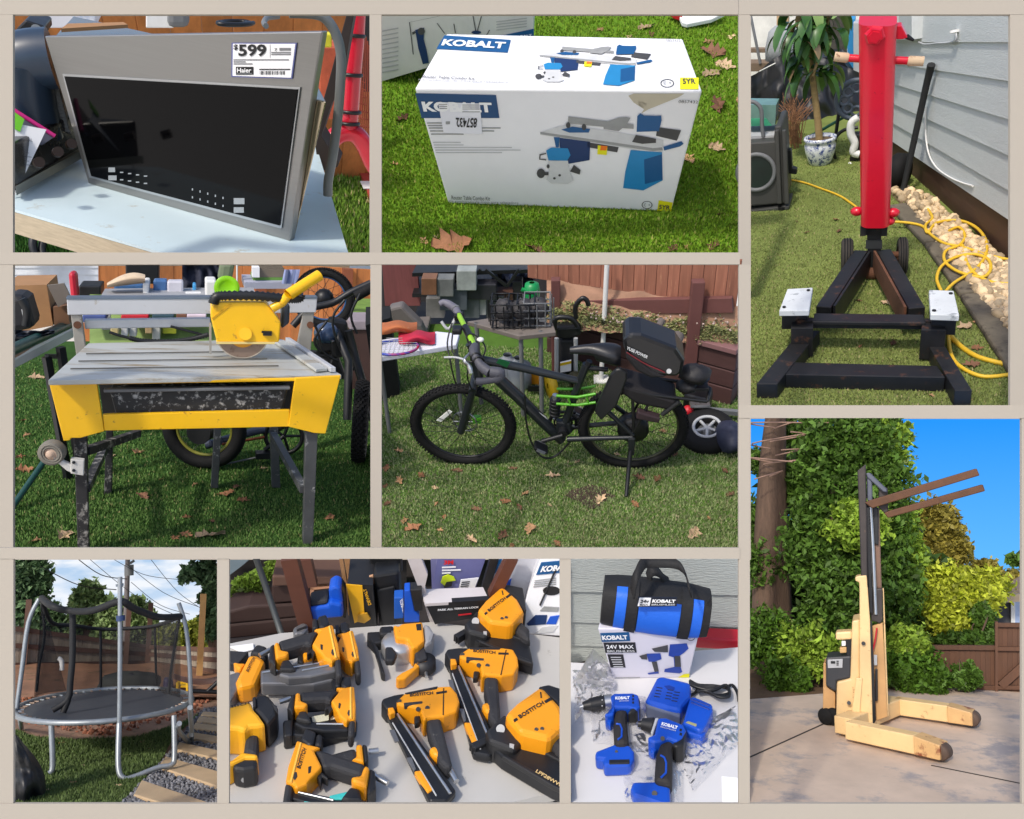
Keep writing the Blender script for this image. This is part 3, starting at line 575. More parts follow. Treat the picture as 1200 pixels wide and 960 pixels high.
# --- gravel bed with timber edging
M_soil = mat('brown soil',(96,78,58),.95,var=.3,vs=12,bump=.5)
gp_ = [c2(*p) for p in ((620,-75),(760,-60),(1250,345),(1250,720),(1000,400),(700,10))]
solo(C,MB().poly([C.at(*p,.004) for p in gp_]),'gravel_bed',M_soil,kind='structure',recalc=False)
M_stone = mat('river pebble',(196,172,136),.7,var=.15,vs=14,isl=.45,bump=.2)
def scatter(P,poly,n,rmin,rmax,z,rnd,flat=.65):
    pp = poly; xs = [p[0] for p in pp]; ys = [p[1] for p in pp]; out = MB(); c = 0
    while c < n:
        x = rnd.uniform(min(xs),max(xs)); y = rnd.uniform(min(ys),max(ys)); ins = False
        for i in range(len(pp)):
            a = pp[i]; b = pp[(i + 1) % len(pp)]
            if (a[1] > y) != (b[1] > y) and x < (b[0] - a[0]) * (y - a[1]) / (b[1] - a[1]) + a[0]: ins = not ins
        if not ins: continue
        p = P.at(x,y,z); r = rnd.uniform(rmin,rmax); e = Quaternion((rnd.uniform(-1,1),rnd.uniform(-1,1),rnd.uniform(-1,1),rnd.uniform(-1,1))).normalized().to_matrix()
        out.ball(p + V((0,0,r * rnd.uniform(.2,.8))),(r * rnd.uniform(.8,1.3),r,r * flat),e,8,5,.08); c += 1
    return out
solo(C,scatter(C,[c2(*p) for p in ((640,-65),(780,-50),(1230,330),(1230,640),(1010,385),(715,0))],900,.016,.036,.01,random.Random(4)),'gravel',M_stone,'rounded tan river pebbles in the bed along the siding wall','gravel',kind='stuff')
TE = thing(C,'edging_timber','weathered grey timber edging between turf and pebbles','edging',C.at(*c2(900,300)))
M_tim = mat('weathered timber',(98,90,76),.9,var=.35,vs=12,bump=.7,bs=30,wear=((62,54,46),.4,9))
for a,b in (((675,5),(835,170)),((838,175),(1000,400)),((1003,405),(1240,760))):
    part(MB().beam(C.at(*c2(*a),.018),C.at(*c2(*b),.018),.11,.036),'timber',M_tim,TE,.012)
# --- yellow extension cord
M_cord = mat('yellow cord',(222,180,44),.5,var=.08)
K = lambda pts,z=.045: [C.at(*c2(*p),z) for p in pts]
cord = MB()
cord.tube(smooth([C.at(*c1(*p),.01) for p in ((185,760),(260,775),(330,800),(420,835),(500,890))],4),.008,6)
cord.tube(smooth(K([(640,75),(720,80),(785,95),(820,130),(880,170),(970,190),(1080,225),(1190,248)]),5),.009,6)
cord.tube(smooth(K([(810,20),(830,60),(800,90),(810,125),(850,80),(950,70),(1030,105),(1072,170),(1060,240),(1010,295),(930,345),(890,385)],.05),5),.009,6)
cord.tube(smooth(K([(870,385),(850,330),(870,275),(930,235),(1010,220),(1075,240),(1090,285),(1060,320),(1000,315),(930,290),(885,250),(890,205),(950,180),(975,140),(950,100),(905,115)],.055),5),.009,6)
cord.tube(smooth(K([(965,180),(985,260),(1030,315),(1100,345),(1190,352)],.05),5),.009,6)
cord.tube(smooth(K([(935,490),(905,580),(915,670),(960,725),(1060,765),(1200,752)],.012),5),.010,6)
cord.tube(smooth(K([(893,562),(950,625),(1040,680),(1200,720)],.012),5),.0125,6)
solo(C,cord,'extension_cord',M_cord,'yellow extension cord looped over the pebbles and turf by the log splitter','cord')
# --- pry bar leaning
solo(C,MB().tube([C.at(*c1(695,832),0),wp.p(*c1(806,330),.05),wp.p(*c1(826,250),.05)],[.02,.022,.026],8),'pry_bar',mat('black rough iron',(30,31,33),.7,bump=.5,bs=40),'long black iron pry bar leaning against the siding wall','bar')
# --- the splitter
LS = thing(C,'log_splitter','log splitter with tall red upright cylinder on black steel frame with two small wheels','log splitter',C.at(*c2(530,600)))
M_iron = mat('black iron',(34,34,36),.5,.2,var=.3,vs=9,wear=((92,62,46),.28,14),bump=.25,bs=30)
def topbar(pts,z,h,name='bar',m=M_iron): return part(MB().prism([C.at(*c2(*p),z) for p in pts],(0,0,-h)),name,m,LS,.004)
topbar([(205,700),(850,716),(888,768),(175,755)],.075,.075,'front_bar')
topbar([(245,556),(330,560),(140,797),(46,797)],.08,.08,'side_rail'); topbar([(778,566),(850,570),(1008,826),(930,826)],.08,.08,'side_rail')
for q in ([(60,802),(130,802),(128,832),(58,830)],[(935,832),(1005,832),(1003,862),(933,860)]):
    pz = Pl(C,C.at(*c2(90,836),0) if q[0][0] < 500 else C.at(*c2(965,866),0),(0,-1,0),c2); part(MB().prism([pz.p(*p,.004) for p in q],(0,.02,0)),'tube_end',M_rust,LS)
topbar([(305,482),(790,488),(802,525),(296,520)],.18,.02,'cross_beam')
yb_ = C.at(*c2(540,522),.18).y; part(MB().prism([C.aty(*c2(*p),yb_ + .012) for p in ((230,515),(890,520),(890,556),(215,548))],(0,.02,0)),'beam_web',M_iron,LS)
topbar([(210,500),(300,500),(300,548),(200,548)],.17,.16,'arm'); topbar([(790,505),(888,505),(892,556),(780,556)],.17,.16,'arm')
for q in ([(185,374),(298,368),(282,470),(148,472)],[(815,378),(925,382),(950,492),(822,488)]):
    zt_ = .27; pad = part(MB().prism([C.at(*c2(*p),zt_) for p in q],(0,0,-.03)),'pad',mat('white painted plate',(206,210,212),.6,var=.12,wear=((140,146,150),.3,20)),LS,.004)
    cxx = sum(p[0] for p in q) / 4; cyy = sum(p[1] for p in q) / 4
    part(MB().prism([C.at(*c2(cxx + (p[0] - cxx) * .86,cyy + (p[1] - cyy) * .86),zt_ - .031) for p in q],(0,0,-.11)),'pad_block',M_iron,LS)
    for p in (q[1],q[3]):
        w_ = C.at(*c2(cxx + (p[0] - cxx) * .72,cyy + (p[1] - cyy) * .72),zt_); part(MB().cyl(w_,w_ + V((0,0,.006)),.009,n=6),'bolt',M_dark,pad)
for a,b in (((512,228),(345,482)),((612,225),(760,488))):
    pa_,pb_ = C.at(*c2(*a),.13),C.at(*c2(*b),.13); part(MB().beam(pa_,pb_,.075,.07),'diagonal_beam',M_iron,LS,.004)
    d_ = .052 if a[0] < 560 else -.052
    part(MB().beam(pa_ + V((d_,0,-.02)),pb_ + V((d_,0,-.02)),.012,.12),'beam_flange',M_rust if a[0] > 560 else M_iron,LS)
base = C.at(*c2(568,285),.06); yp = base.y
pst = part(MB().prism([C.aty(*c2(*p),yp) for p in ((538,100),(604,100),(600,285),(543,285))],(0,.1,0)),'post',M_iron,LS,.004)
part(MB().prism([C.aty(*c2(*p),yp - .006) for p in ((534,158),(607,158),(607,196),(534,196))],(0,.005,0)),'post_plate',mat('grey steel plate',(72,74,76),.4,.5),pst)
part(MB().cyl(C.aty(*c2(536,305),yp),C.aty(*c2(596,305),yp),.035),'roller',M_rust,LS)
part(MB().cyl(C.aty(*c2(455,222),yp + .06),C.aty(*c2(700,222),yp + .06),.018),'axle',M_rust,LS)
for (xw,xw1,yt,ybm) in ((422,480,138,305),(672,720,145,312)):
    cw = C.aty(*c2((xw + xw1) / 2,(yt + ybm) / 2),yp + .06); r = (ybm - yt) * .2633 / 2 * C.pw(cw); hw = (xw1 - xw) * .2633 / 2 * C.pw(cw) * .85; cw.z = r
    wh = part(MB().lathe([(r * .55,-hw * .9),(r * .86,-hw),(r * .97,-hw * .75),(r,-hw * .3),(r,hw * .3),(r * .97,hw * .75),(r * .86,hw),(r * .55,hw * .9)],cw,(1,.06,0),28),'wheel',mat('dusty tyre',(52,47,42),.85,var=.3,vs=12,bump=.4),LS)
    part(MB().lathe([(.0,-hw * .5),(r * .5,-hw * .6),(r * .56,-hw * .9)],cw,(1,.06,0),20).lathe([(.0,hw * .5),(r * .5,hw * .6),(r * .56,hw * .9)],cw,(1,.06,0),20),'rim',M_rust,wh)
    for k in (-.45,0,.45): part(MB().ring(cw + V((hw * k,0,0)),(1,.06,0),r * .995,.004,28,5),'tread_rib',M_rubber,wh)
# red cylinder, leaning a touch forward
cpn = Matrix.Rotation(R_(8),3,'X') @ V((0,-1,0)); rp = Pl(C,C.aty(*c2(574,108),yp - .05),cpn)
M_redc = mat('red enamel',(204,8,42),.36,var=.07,vs=5,coat=.3,wear=((150,6,30),.1,22))
z1 = [rp.p(*c2(510,105)),rp.p(*c2(640,105)),rp.p(*c1(672,80)),rp.p(*c1(500,78))]
def rsect(l,r_,dep,rad=.3,n=6):
    w = (r_ - l).length; x = (r_ - l).normalized(); b = -rp.n; rr = w * rad; out = []
    for cx,cy,a0_ in ((w - rr,rr,-90),(w - rr,dep - rr,0),(rr,dep - rr,90),(rr,rr,180)):
        for k in range(n + 1):
            a = R_(a0_ + 90 * k / n); out.append(l + x * (cx + rr * math.cos(a)) + b * (cy + rr * math.sin(a)))
    return out
s0 = rsect(z1[0],z1[1],.17); s1 = rsect(z1[3],z1[2],.2); n_ = len(s0)
mb = MB().add(s0 + s1,[[i,(i + 1) % n_,n_ + (i + 1) % n_,n_ + i] for i in range(n_)],True); mb.add(s0,[list(range(n_))[::-1]]); mb.add(s1,[list(range(n_))])
rc = part(mb,'cylinder_housing',M_redc,LS)
hb = rp.p(*c1(574,120),.004); part(MB().lathe([(.0,.03),(.028,.03),(.03,.026),(.038,.026),(.042,.01),(.05,0)],hb,rp.n,6,sm=False),'hex_bolt',M_redc,rc)
part(MB().prism([rp.p(*c1(*p),.006) for p in ((540,82),(612,82),(600,118),(552,118))],-rp.n * .02),'lug',M_redc,rc,.003)
for p0_,p1_,p2_ in (((500,248),(455,245),(390,238)),((668,255),(720,258),(793,260))):
    a,b,c_ = [rp.p(*c1(*p)) - rp.n * .08 for p in (p0_,p1_,p2_)]; ia = a + (a - b) * .5
    h_ = part(MB().cyl(ia,b,.019),'handle_bar',M_redc,LS); part(MB().tube([b,b + (c_ - b) * .1,c_],[.019,.024,.023],12),'grip',mat('worn tan grip',(196,172,142),.8,wear=((120,84,66),.25,30)),h_)
part(MB().prism([rp.p(*c1(*p)) - rp.n * .1 for p in ((668,108),(692,106),(720,160),(700,168),(668,168))],-rp.n * .06),'bracket',M_redc,LS,.004)
part(MB().cyl(rp.p(*c1(715,160)) - rp.n * .12,rp.p(*c1(748,178)) - rp.n * .12,.013,.006),'lever_tip',M_dark,LS)
for x_,y_ in ((492,52),(655,58),(635,95)): 
    b = rp.p(*c2(x_,y_)) - rp.n * .06; part(MB().ball(b,(.035,.03,.026),None,10,6),'cap_nut',M_redc,LS)
for x_ in (522,617): part(MB().box(C.aty(*c2(x_,115),yp) + V((0,.02,0)),(.03,.08,.05)),'hinge_lug',M_iron,LS)
part(MB().box(C.aty(*c2(570,112),yp) + V((0,.05,.02)),(.12,.1,.1)),'post_head',M_iron,LS)
# --- background: wall, posts
yk = C.at(*c1(330,640)).y + .9
pbox(C,870,-8,1045,150,yk + 2.2,.1,'back_wall',mat('white rendered wall',(226,224,218),.7),'white wall far behind the potted plant','wall')
pbox(C,910,-8,924,70,yk + 1.4,.1,'timber_post',mat('tan post',(190,160,122),.8,var=.2),'tan timber post behind the grey bucket','post')
pbox(C,870,57,912,62,yk + 1.2,.08,'shelf_board',mat('grey brown board',(128,110,92),.8),'grey brown shelf board behind the covered barbecue','board')
pbox(C,870,74,916,84,yk + .9,.2,'bench_plank',mat('grey brown board',(128,110,92)),'wide brown plank under the shelf board','plank')
solo(C,MB().cyl(C.aty(879,15,yk + 1),C.aty(891,75,yk + .9),.014),'thin_pole',M_grey,'thin grey pole leaning behind the covered barbecue','pole')
solo(C,MB().lathe([(0,.13),(.1,.15),(.15,.1),(.17,-.05),(.16,-.16),(0,-.17)],C.aty(918,50,yk + .8),(0.1,0,1),16),'grey_sack',mat('grey cloth',(150,154,156),.8,var=.2,bump=.6,bs=9),'grey lumpy cloth sack on the black barbecue cover','sack')
pbox(C,993,22,1002,88,yk + .9,.2,'blue_board',mat('bright blue board',(50,140,196),.5),'upright bright blue board beside the red cylinder','board')
pbox(C,1000,27,1007,88,yk + .8,.2,'grey_board',M_lgrey,'narrow light grey board next to the blue board','board')
pbox(C,968,-8,992,70,yk + 1.6,.15,'dark_rack',mat('dark rack',(70,66,60),.8,var=.5,vs=14),'dark cluttered rack behind the plant leaves','rack')
# covered barbecue
rn = random.Random(8)
yc = yk + .35
def drape(u,v):
    tops = [(0,320),(.12,290),(.22,240),(.33,200),(.42,195),(.55,200),(.7,230),(.85,265),(1,300)]
    for (a,ta),(b,tb) in zip(tops,tops[1:]):
        if a <= u <= b: ty = ta + (tb - ta) * (u - a) / (b - a); break
    by = 560 + 30 * math.sin(u * 9) ; x = -20 + 560 * u; y = ty + (by - ty) * v
    f = .09 * noise.noise(V((u * 9,v * 2.2,1))) + .05 * noise.noise(V((u * 22,v * 6,4)))
    return C.aty(*c1(x,y),yc + .25 * (1 - v) * .9 - .12 * math.sin(u * math.pi) + f)
mb = MB().grid(C,48,26,drape)
cov = solo(C,mb,'covered_barbecue',mat('black nylon cover',(30,31,36),.5,var=.2,bump=.35,bs=18),'barbecue under a creased black nylon cover behind the potted plant','barbecue',recalc=False)
part(MB().prism([C.aty(*c1(*p),yc + .3) for p in ((40,325),(200,225),(420,215),(480,300),(480,480),(420,560),(60,540))],(0,.4,0)),'body',M_black,cov)
part(MB().tube([C.aty(*c1(60,280),yc),C.aty(*c1(132,243),yc)],.006,5),'reflective_piping',M_white,cov)
# potted plant
pc = C.at(*c1(330,690)); s_ = C.pw(pc) * .2633
PT = thing(C,'potted_plant','drooping leafy plant in a blue and white porcelain pot on turf','plant',pc)
m_p = mat('blue and white porcelain',(226,230,236),.2,var=.04,wear=((44,70,140),.62,26),coat=.5)
part(MB().lathe([(42 * s_,0),(50 * s_,10 * s_),(64 * s_,60 * s_),(66 * s_,85 * s_),(60 * s_,98 * s_),(68 * s_,104 * s_),(68 * s_,118 * s_),(60 * s_,118 * s_),(56 * s_,100 * s_)],pc,(0,0,1),32),'pot',m_p,PT)
part(MB().lathe([(0,108 * s_),(58 * s_,104 * s_)],pc,(0,0,1),20),'soil',M_soil,PT)
yt_ = pc.y
tr = smooth([C.aty(*c1(*p),yt_) for p in ((328,605),(322,520),(312,430),(300,330),(285,200),(262,60),(270,-30))],4)
part(MB().tube(tr,[.03 - .012 * i / len(tr) for i in range(len(tr))],9),'trunk',mat('tan bark',(150,126,84),.85,var=.3,bump=.6,bs=40,stretch=(1,1,4)),PT)
for pts in (((300,330),(275,240),(240,150),(200,90)),((298,300),(330,200),(355,100),(375,0)),((290,230),(310,120),(320,0))):
    part(MB().tube(smooth([C.aty(*c1(*p),yt_ + rn.uniform(-.1,.1)) for p in pts],4),.012,7),'branch',mat('tan bark',(150,126,84)),PT)
M_lf = [mat('plant leaf %d' % i,c,.35,var=.18,vs=14,spec=.5) for i,c in enumerate([(58,96,40),(84,124,56),(124,150,84),(178,150,110)])]
def drop_leaf(P,base,ln,wd,ang,m,root,droop=.9,name='leaf'):
    d0 = V((math.cos(ang),math.sin(ang),.35)).normalized(); mb = MB(); n = 7; rows = []; p = V(base); dirn = d0.copy(); side = V((-math.sin(ang),math.cos(ang),0))
    for i in range(n + 1):
        t = i / n; w = wd * math.sin(math.pi * (t * .92 + .08)) ** .7; up = side.cross(dirn)
        rows += [p - side * w + up * -w * .25,p.copy(),p + side * w + up * -w * .25]; p = p + dirn * ln / n; dirn = (dirn + V((0,0,-droop * 1.9 / n))).normalized()
    mb.add(rows,[[i * 3 + j,i * 3 + j + 1,i * 3 + j + 4,i * 3 + j + 3] for i in range(n) for j in (0,1)],True); return part(mb,name,m,root,recalc=False)
for i in range(95):
    px = rn.gauss(292,48); py = rn.choice([rn.uniform(10,120),rn.uniform(100,330)]); b = C.aty(*c1(max(205,min(400,px)),py),yt_ + rn.uniform(-.16,.12))
    drop_leaf(C,b,rn.uniform(.2,.36),rn.uniform(.028,.045),rn.uniform(0,6.28),M_lf[rn.choice([0,0,0,1,1,2,3 if i % 4 == 0 else 0])],PT,rn.uniform(1.3,2.3))
# hose reel, white chair, hoses
yr = C.at(*c1(470,660)).y
HR = thing(C,'hose_reel','blue grey round hose reel with cut outs standing behind the red cylinder','hose reel',C.aty(*c1(480,480),yr))
cr = C.aty(*c1(492,405),yr + .1); part(MB().ring(cr,(0,1,0),.15,.02,36,8),'reel_rim',mat('blue grey plastic',(82,92,106),.5),HR)
for k in range(8): 
    a = k * .785; part(MB().ring(cr + V((math.cos(a) * .09,0,math.sin(a) * .09)),(0,1,0),.036,.012,14,6),'reel_spoke',mat('blue grey plastic',(82,92,106)),HR)
for x_ in (-.12,.1): part(MB().cyl(cr + V((x_,.03,0)),V((cr.x + x_ * 1.4,cr.y + .03,0)),.014),'stand_leg',M_black,HR)
CH = thing(C,'white_walker','white and black plastic frame partly hidden by the red cylinder','frame',C.at(*c1(490,775)))
part(MB().tube(smooth([C.aty(*c1(*p),yr - .15) for p in ((500,485),(470,510),(468,560),(485,600),(478,640),(505,650))],4),.03,8),'side_shell',M_white,CH)
part(MB().prism([C.aty(*c1(*p),yr - .2) for p in ((455,690),(472,690),(505,745),(505,785),(470,745))],(0,.05,0)),'foot',M_white,CH,.008)
part(MB().prism([C.aty(*c1(*p),yr - .13) for p in ((480,560),(515,560),(515,690),(458,700))],(0,.1,0)),'seat_panel',M_black,CH,.008)
solo(C,MB().tube(smooth([C.aty(*c1(*p),yr - .02) for p in ((500,530),(440,540),(400,575),(390,630),(405,680),(440,698),(470,670))],5),.014,8),'black_hose',M_black,'loop of black hose between the porcelain pot and the white frame','hose')
solo(C,MB().tube(smooth([C.aty(*c1(*p),yr + .15) for p in ((270,575),(330,545),(400,505),(470,465))],4),.012,8),'green_hose',mat('green hose',(40,104,76),.5),'green hose running from the black cover to the reel','hose')
solo(C,MB().lathe([(.0,-.06),(.09,-.06),(.12,-.03),(.12,.03),(.09,.06),(0,.06)],C.at(*c1(683,720),.12),(1,-.4,0),20),'mower_wheel',M_rubber,'black rubber wheel between the red cylinder and the siding wall','wheel')
# grey plastic tank with round opening at the left
yq = C.at(*c1(150,895)).y
CT = thing(C,'plastic_tank','dark grey plastic tank with a big round opening and green tray on top','tank',C.at(*c1(90,890)))
M_tank = mat('dark grey tank',(64,64,62),.5,var=.15,vs=5)
part(MB().prism([C.aty(*c1(*p),yq) for p in ((-20,885),(178,868),(158,520),(128,525),(125,590),(-20,600))],(0,.45,0)),'tank_body',M_tank,CT,.012)
part(MB().ring(C.aty(*c1(45,730),yq - .005),(0,1,0),80 * .2633 * C.pw(C.aty(*c1(45,730),yq)),.016,36,8),'opening_rim',M_grey,CT)
part(MB().lathe([(0,0),(76 * .2633 * C.pw(C.aty(*c1(45,730),yq)),0)],C.aty(*c1(45,730),yq - .003),(0,-1,0),32),'opening',mat('dark green inside',(16,34,28),.4,var=.6,vs=5),CT)
for x_ in (128,160): part(MB().prism([C.aty(*c1(*p),yq - .03) for p in ((x_,545),(x_ + 18,540),(x_ + 32,870),(x_ + 12,872))],(0,.03,0)),'rib',M_tank,CT,.006)
part(MB().prism([C.aty(*c1(*p),yq - .02) for p in ((-20,905),(192,880),(192,895),(-20,925))],(0,.3,0)),'base_tray',M_tank,CT,.004)
part(MB().prism([C.aty(*c1(*p),yq + .1) for p in ((-20,570),(125,565),(125,580),(-20,590))],(0,.3,0)),'shelf',M_lgrey,CT)
tv = part(MB().prism([C.aty(*c1(*p),yq + .2) for p in ((-20,525),(130,520),(135,430),(-20,428))],(0,.2,0)),'clear_lid',mat('clear teal plastic',(96,132,122),.2,var=.25,vs=6),CT)
part(MB().prism([C.aty(*c1(*p),yq + .19) for p in ((-20,525),(115,522),(90,490),(-20,492))],(0,.01,0)),'green_tray',mat('jade tray',(62,156,118),.4),CT)
part(MB().tube(smooth([C.aty(*c1(*p),yq + .1) for p in ((0,415),(40,418),(68,450),(72,520),(78,570))],4),.014,8),'handle',M_grey,CT)
part(MB().cyl(C.aty(*c1(160,880),yq),V((C.aty(*c1(160,905),yq).x,yq,0)),.03),'caster',M_rubber,CT)
part(MB().prism([C.aty(*c1(*p),yq + .3) for p in ((182,630),(202,628),(206,708),(228,715),(226,740),(186,735))],(0,.06,0)),'pedal',M_black,CT,.006)
dg = MB()
for i in range(70):
    a = C.at(*c1(rn.uniform(180,235),rn.uniform(610,670)),0) + V((0,.3,0)); dg.tube([a,a + V((rn.uniform(-.06,.06),0,.2)),a + V((rn.uniform(-.16,.16),rn.uniform(-.1,.1),rn.uniform(.25,.42)))],.003,3)
solo(C,dg,'dry_grass',mat('dry straw',(150,106,74),.9,isl=.3),'tuft of dry straw coloured grass beside the plastic tank','grass',kind='stuff',recalc=False)

# ================================================================ D: tile saw
D = Panel(15,310,434,642,16,1.58,D2)
d0 = zf(10,305,.358333); d1 = zf(10,306,.135379); d2 = zf(120,306,.135379); d3 = zf(240,306,1 / 6); d4 = zf(10,440,.213483); d5 = zf(180,470,.216667)
solo(D,MB().poly([D.at(8,649),D.at(441,649),D.at(441,400),D.at(8,400)]),'lawn',M_turfd,kind='structure',recalc=False)
blades(D,[(8,420),(441,420),(441,649),(8,649)],0,60000,.014,.004,mat('turf blade mid',(92,122,62),.6,var=.1,isl=.42,spec=.2,straw=((150,146,100),.05)),label='green turf under the tile saw')
leaves(D,[d0(185,905) + (26,),d0(580,900) + (18,),d0(660,905) + (34,),d0(710,768) + (22,),d0(745,745) + (12,),d0(770,788) + (16,),d0(1050,845) + (18,),d0(585,842) + (12,),d0(50,690) + (20,),d0(90,920) + (12,),d0(610,735) + (10,),d0(500,718) + (9,),d0(440,775) + (22,),d0(420,630) + (16,),d0(545,910) + (14,),d0(340,640) + (9,),d0(40,645) + (12,),d0(60,575) + (12,),d0(45,525) + (9,),d0(665,855) + (9,),d0(835,682) + (11,),d0(90,385) + (18,)],'dry fallen leaf on the turf round the tile saw','leaves round the tile saw',.004,120)
TS = thing(D,'tile_saw','yellow bridge tile saw with aluminium table and black water tray on worn legs','tile saw',D.at(*d0(600,930)))
M_yl = mat('yellow enamel',(246,190,10),.42,var=.06,vs=6,wear=((170,122,40),.14,26),coat=.2)
M_al = mat('worn aluminium',(196,198,194),.4,.3,var=.14,vs=4,stretch=(.35,2.5,1),wear=((158,140,108),.42,5))
M_alr = mat('aluminium rail',(206,208,212),.4,.35,var=.06,vs=4,wear=((170,160,140),.14,12))
M_leg = mat('scuffed dark leg',(46,46,48),.55,.3,var=.3,vs=12,wear=((168,166,160),.45,22))
yf = D.at(*d0(980,938)).y; fp = Pl(D,(0,yf,0),(0,-1,0),d0)
for q,nm in (([(132,400),(288,398),(313,560),(235,582),(205,582),(200,590),(180,592)],'apron_panel'),([(937,386),(1087,378),(1037,568),(1000,566),(915,545)],'apron_panel'),([(308,505),(920,490),(917,545),(313,558)],'apron_bar'),([(286,400),(940,387),(940,396),(288,407)],'apron_lip')):
    part(fp.prism(MB(),q,.02,.004 if nm == 'apron_panel' else 0),nm,M_yl,TS,.003)
zt_ = fp.p(600,388).z; tp = Pl(D,(0,0,zt_),(0,0,1),d0)
tq_ = tp.ps([(131,397),(1088,379),(893,262),(262,276)])
part(MB().prism([p + V((0,-.008,.008)) for p in tq_],(0,0,-.02)),'table_plate',M_al,TS,.003)
for k,(ya,yb2) in enumerate(((355,345),(330,322),(306,298))):
    xa = 133 + (397 - ya) * 1.05; xb = 1088 - (379 - yb2) * 1.62
    part(MB().beam(tp.p(xa + 25,ya,.0135),tp.p(xb - 150,yb2,.0135),.006,.004),'table_groove',mat('groove shade',(96,94,88),.7),TS)
part(MB().prism(tp.ps([(870,272),(900,268),(1042,362),(1005,366)],.014),(0,0,.012)),'side_scale',M_al,TS,.002)
part(MB().prism(tp.ps([(905,266),(920,266),(1070,366),(1052,366)],.014),(0,0,.02)),'side_rail',M_alr,TS,.002)
# tray
tr_ = [fp.p(*p,-.03) for p in ((330,425),(915,418),(897,492),(352,508))]
M_tray = mat('black tray plastic',(34,35,37),.6,var=.2,wear=((168,168,166),.42,38))
ty = part(MB().prism(tr_,(0,.42,0)),'water_tray',M_tray,TS,.008)
part(MB().beam(fp.p(312,425,-.02),fp.p(920,416,-.02),.03,.012),'tray_rim',M_grey,ty,.003)
part(MB().prism([fp.p(*p,-.45) for p in ((295,400),(935,392),(930,500),(310,510))],(0,.01,0)),'back_plate',M_black,TS)
# bridge
yb3 = tp.p(580,270).y; bp = Pl(D,(0,yb3,0),(0,-1,0),d0)
part(bp.prism(MB(),[(190,127),(1010,124),(1006,172),(193,180)],.05),'bridge_rail',M_alr,TS,.004)
part(bp.prism(MB(),[(188,122),(1010,120),(1010,126),(190,129)],.056,.003),'rail_track',mat('blue grey rail',(120,134,150),.35,.6),TS)
for q in ([(203,178),(238,180),(256,312),(222,318)],[(964,172),(1000,170),(988,300),(942,288)]):
    u_ = part(bp.prism(MB(),q,.03,-.01),'upright',mat('dusty aluminium',(168,164,156),.5,.4,wear=((110,78,58),.2,14)),TS,.003)
    part(MB().cyl(bp.p((q[0][0] + q[1][0]) / 2 + 5,212,.0),bp.p((q[0][0] + q[1][0]) / 2 + 5,212,-.02),.016),'pivot_bolt',M_rust,u_)
part(MB().beam(bp.p(250,208,-.06),bp.p(660,202,-.06),.035,.04),'rear_rail',M_alr,TS,.004)
# saw head
hp = Pl(D,(0,D.at(284,420,zt_ + .014).y - .02,0),(0,-1,0),d3)
hd = part(hp.prism(MB(),[(42,330),(60,302),(100,290),(425,290),(465,335),(535,430),(522,572),(85,572),(42,400)],.13),'saw_head',M_yl,TS,.006)
part(hp.prism(MB(),[(80,568),(495,570),(490,584),(82,584)],.12,.004),'guard_lip',mat('cream lip',(226,204,130),.5),hd)
part(hp.prism(MB(),[(50,400),(180,300),(190,306),(54,412)],.004,.003),'guard_crease',mat('ochre crease',(214,160,6),.5),hd)
part(MB().cyl(hp.p(285,512,.008),hp.p(285,512,-.02),44 / 6 * D.pw(hp.p(285,512)),n=24),'hub_boss',M_yl,hd)
part(MB().box(hp.p(440,508,.008),(.035,.015,.018)),'latch',M_dark,hd); part(MB().cyl(hp.p(400,497,.01),hp.p(425,503,.01),.005),'latch_pin',M_dark,hd)
part(MB().cyl(hp.p(75,328,.006),hp.p(75,328,-.005),.008),'rivet',mat('ochre crease',(214,160,6)),hd)
bc = hp.p(265,511,-.02); br_ = 174 / 6 * D.pw(bc)
bl_ = part(MB().cyl(bc + V((0,-.003,0)),bc + V((0,.003,0)),br_,n=48),'blade',mat('abrasive blade',(150,128,112),.6,.4,var=.2,wear=((120,92,72),.3,20)),TS)
part(MB().ring(bc,(0,1,0),br_,.004,48,6),'blade_rim',mat('pale blade rim',(196,184,166),.5),bl_)
part(MB().cyl(bc + V((0,-.01,0)),bc + V((0,.01,0)),br_ * .55,n=28),'blade_collar',mat('amber collar',(220,150,20),.4),bl_)
part(hp.prism(MB(),[(30,440),(46,440),(48,655),(32,655)],.02,-.04),'guide_plate',mat('dusty aluminium',(168,164,156)),TS)
part(hp.prism(MB(),[(545,310),(600,305),(595,440),(540,480)],.08,-.06),'motor',mat('dark blue grey motor',(62,68,78),.45,.3),TS,.01)
ha,hb_ = hp.p(585,240,.02),hp.p(805,100,-.05); part(MB().tube([ha,hb_],.024,16,caps=False).tube([hb_,ha],.019,16,caps=False),'handle_tube',M_yl,TS)
part(MB().lathe([(0,0),(.0195,0)],hb_ - (hb_ - ha).normalized() * .03,hb_ - ha,16),'handle_bore',M_dark,TS)
part(MB().tube([hp.p(470,335),hp.p(545,292),ha],.018,12),'handle_bracket',M_yl,TS)
def corrug(pts,r): 
    P_ = smooth(pts,12); return MB().tube(P_,[r * (1.12 if i % 2 else .82) for i in range(len(P_))],10)
part(corrug([hp.p(60,300),hp.p(75,258),hp.p(130,244),hp.p(350,244),hp.p(560,262),hp.p(660,262),hp.p(670,245)],.02),'corrugated_hose',M_black,TS)
hz = Pl(D,(0,yb3 + .02,0),(0,-1,0),d2)
part(corrug([hz.p(*p) for p in ((230,665),(340,690),(500,698),(660,690),(780,672),(920,635))],.011),'water_hose',M_black,TS)
part(MB().tube(smooth([hz.p(*p) for p in ((60,615),(150,645),(240,668))],4),.007,6),'cable',M_black,TS); part(MB().tube([hz.p(590,565),hz.p(720,600),hz.p(860,635)],.006,6),'cable',M_black,TS)
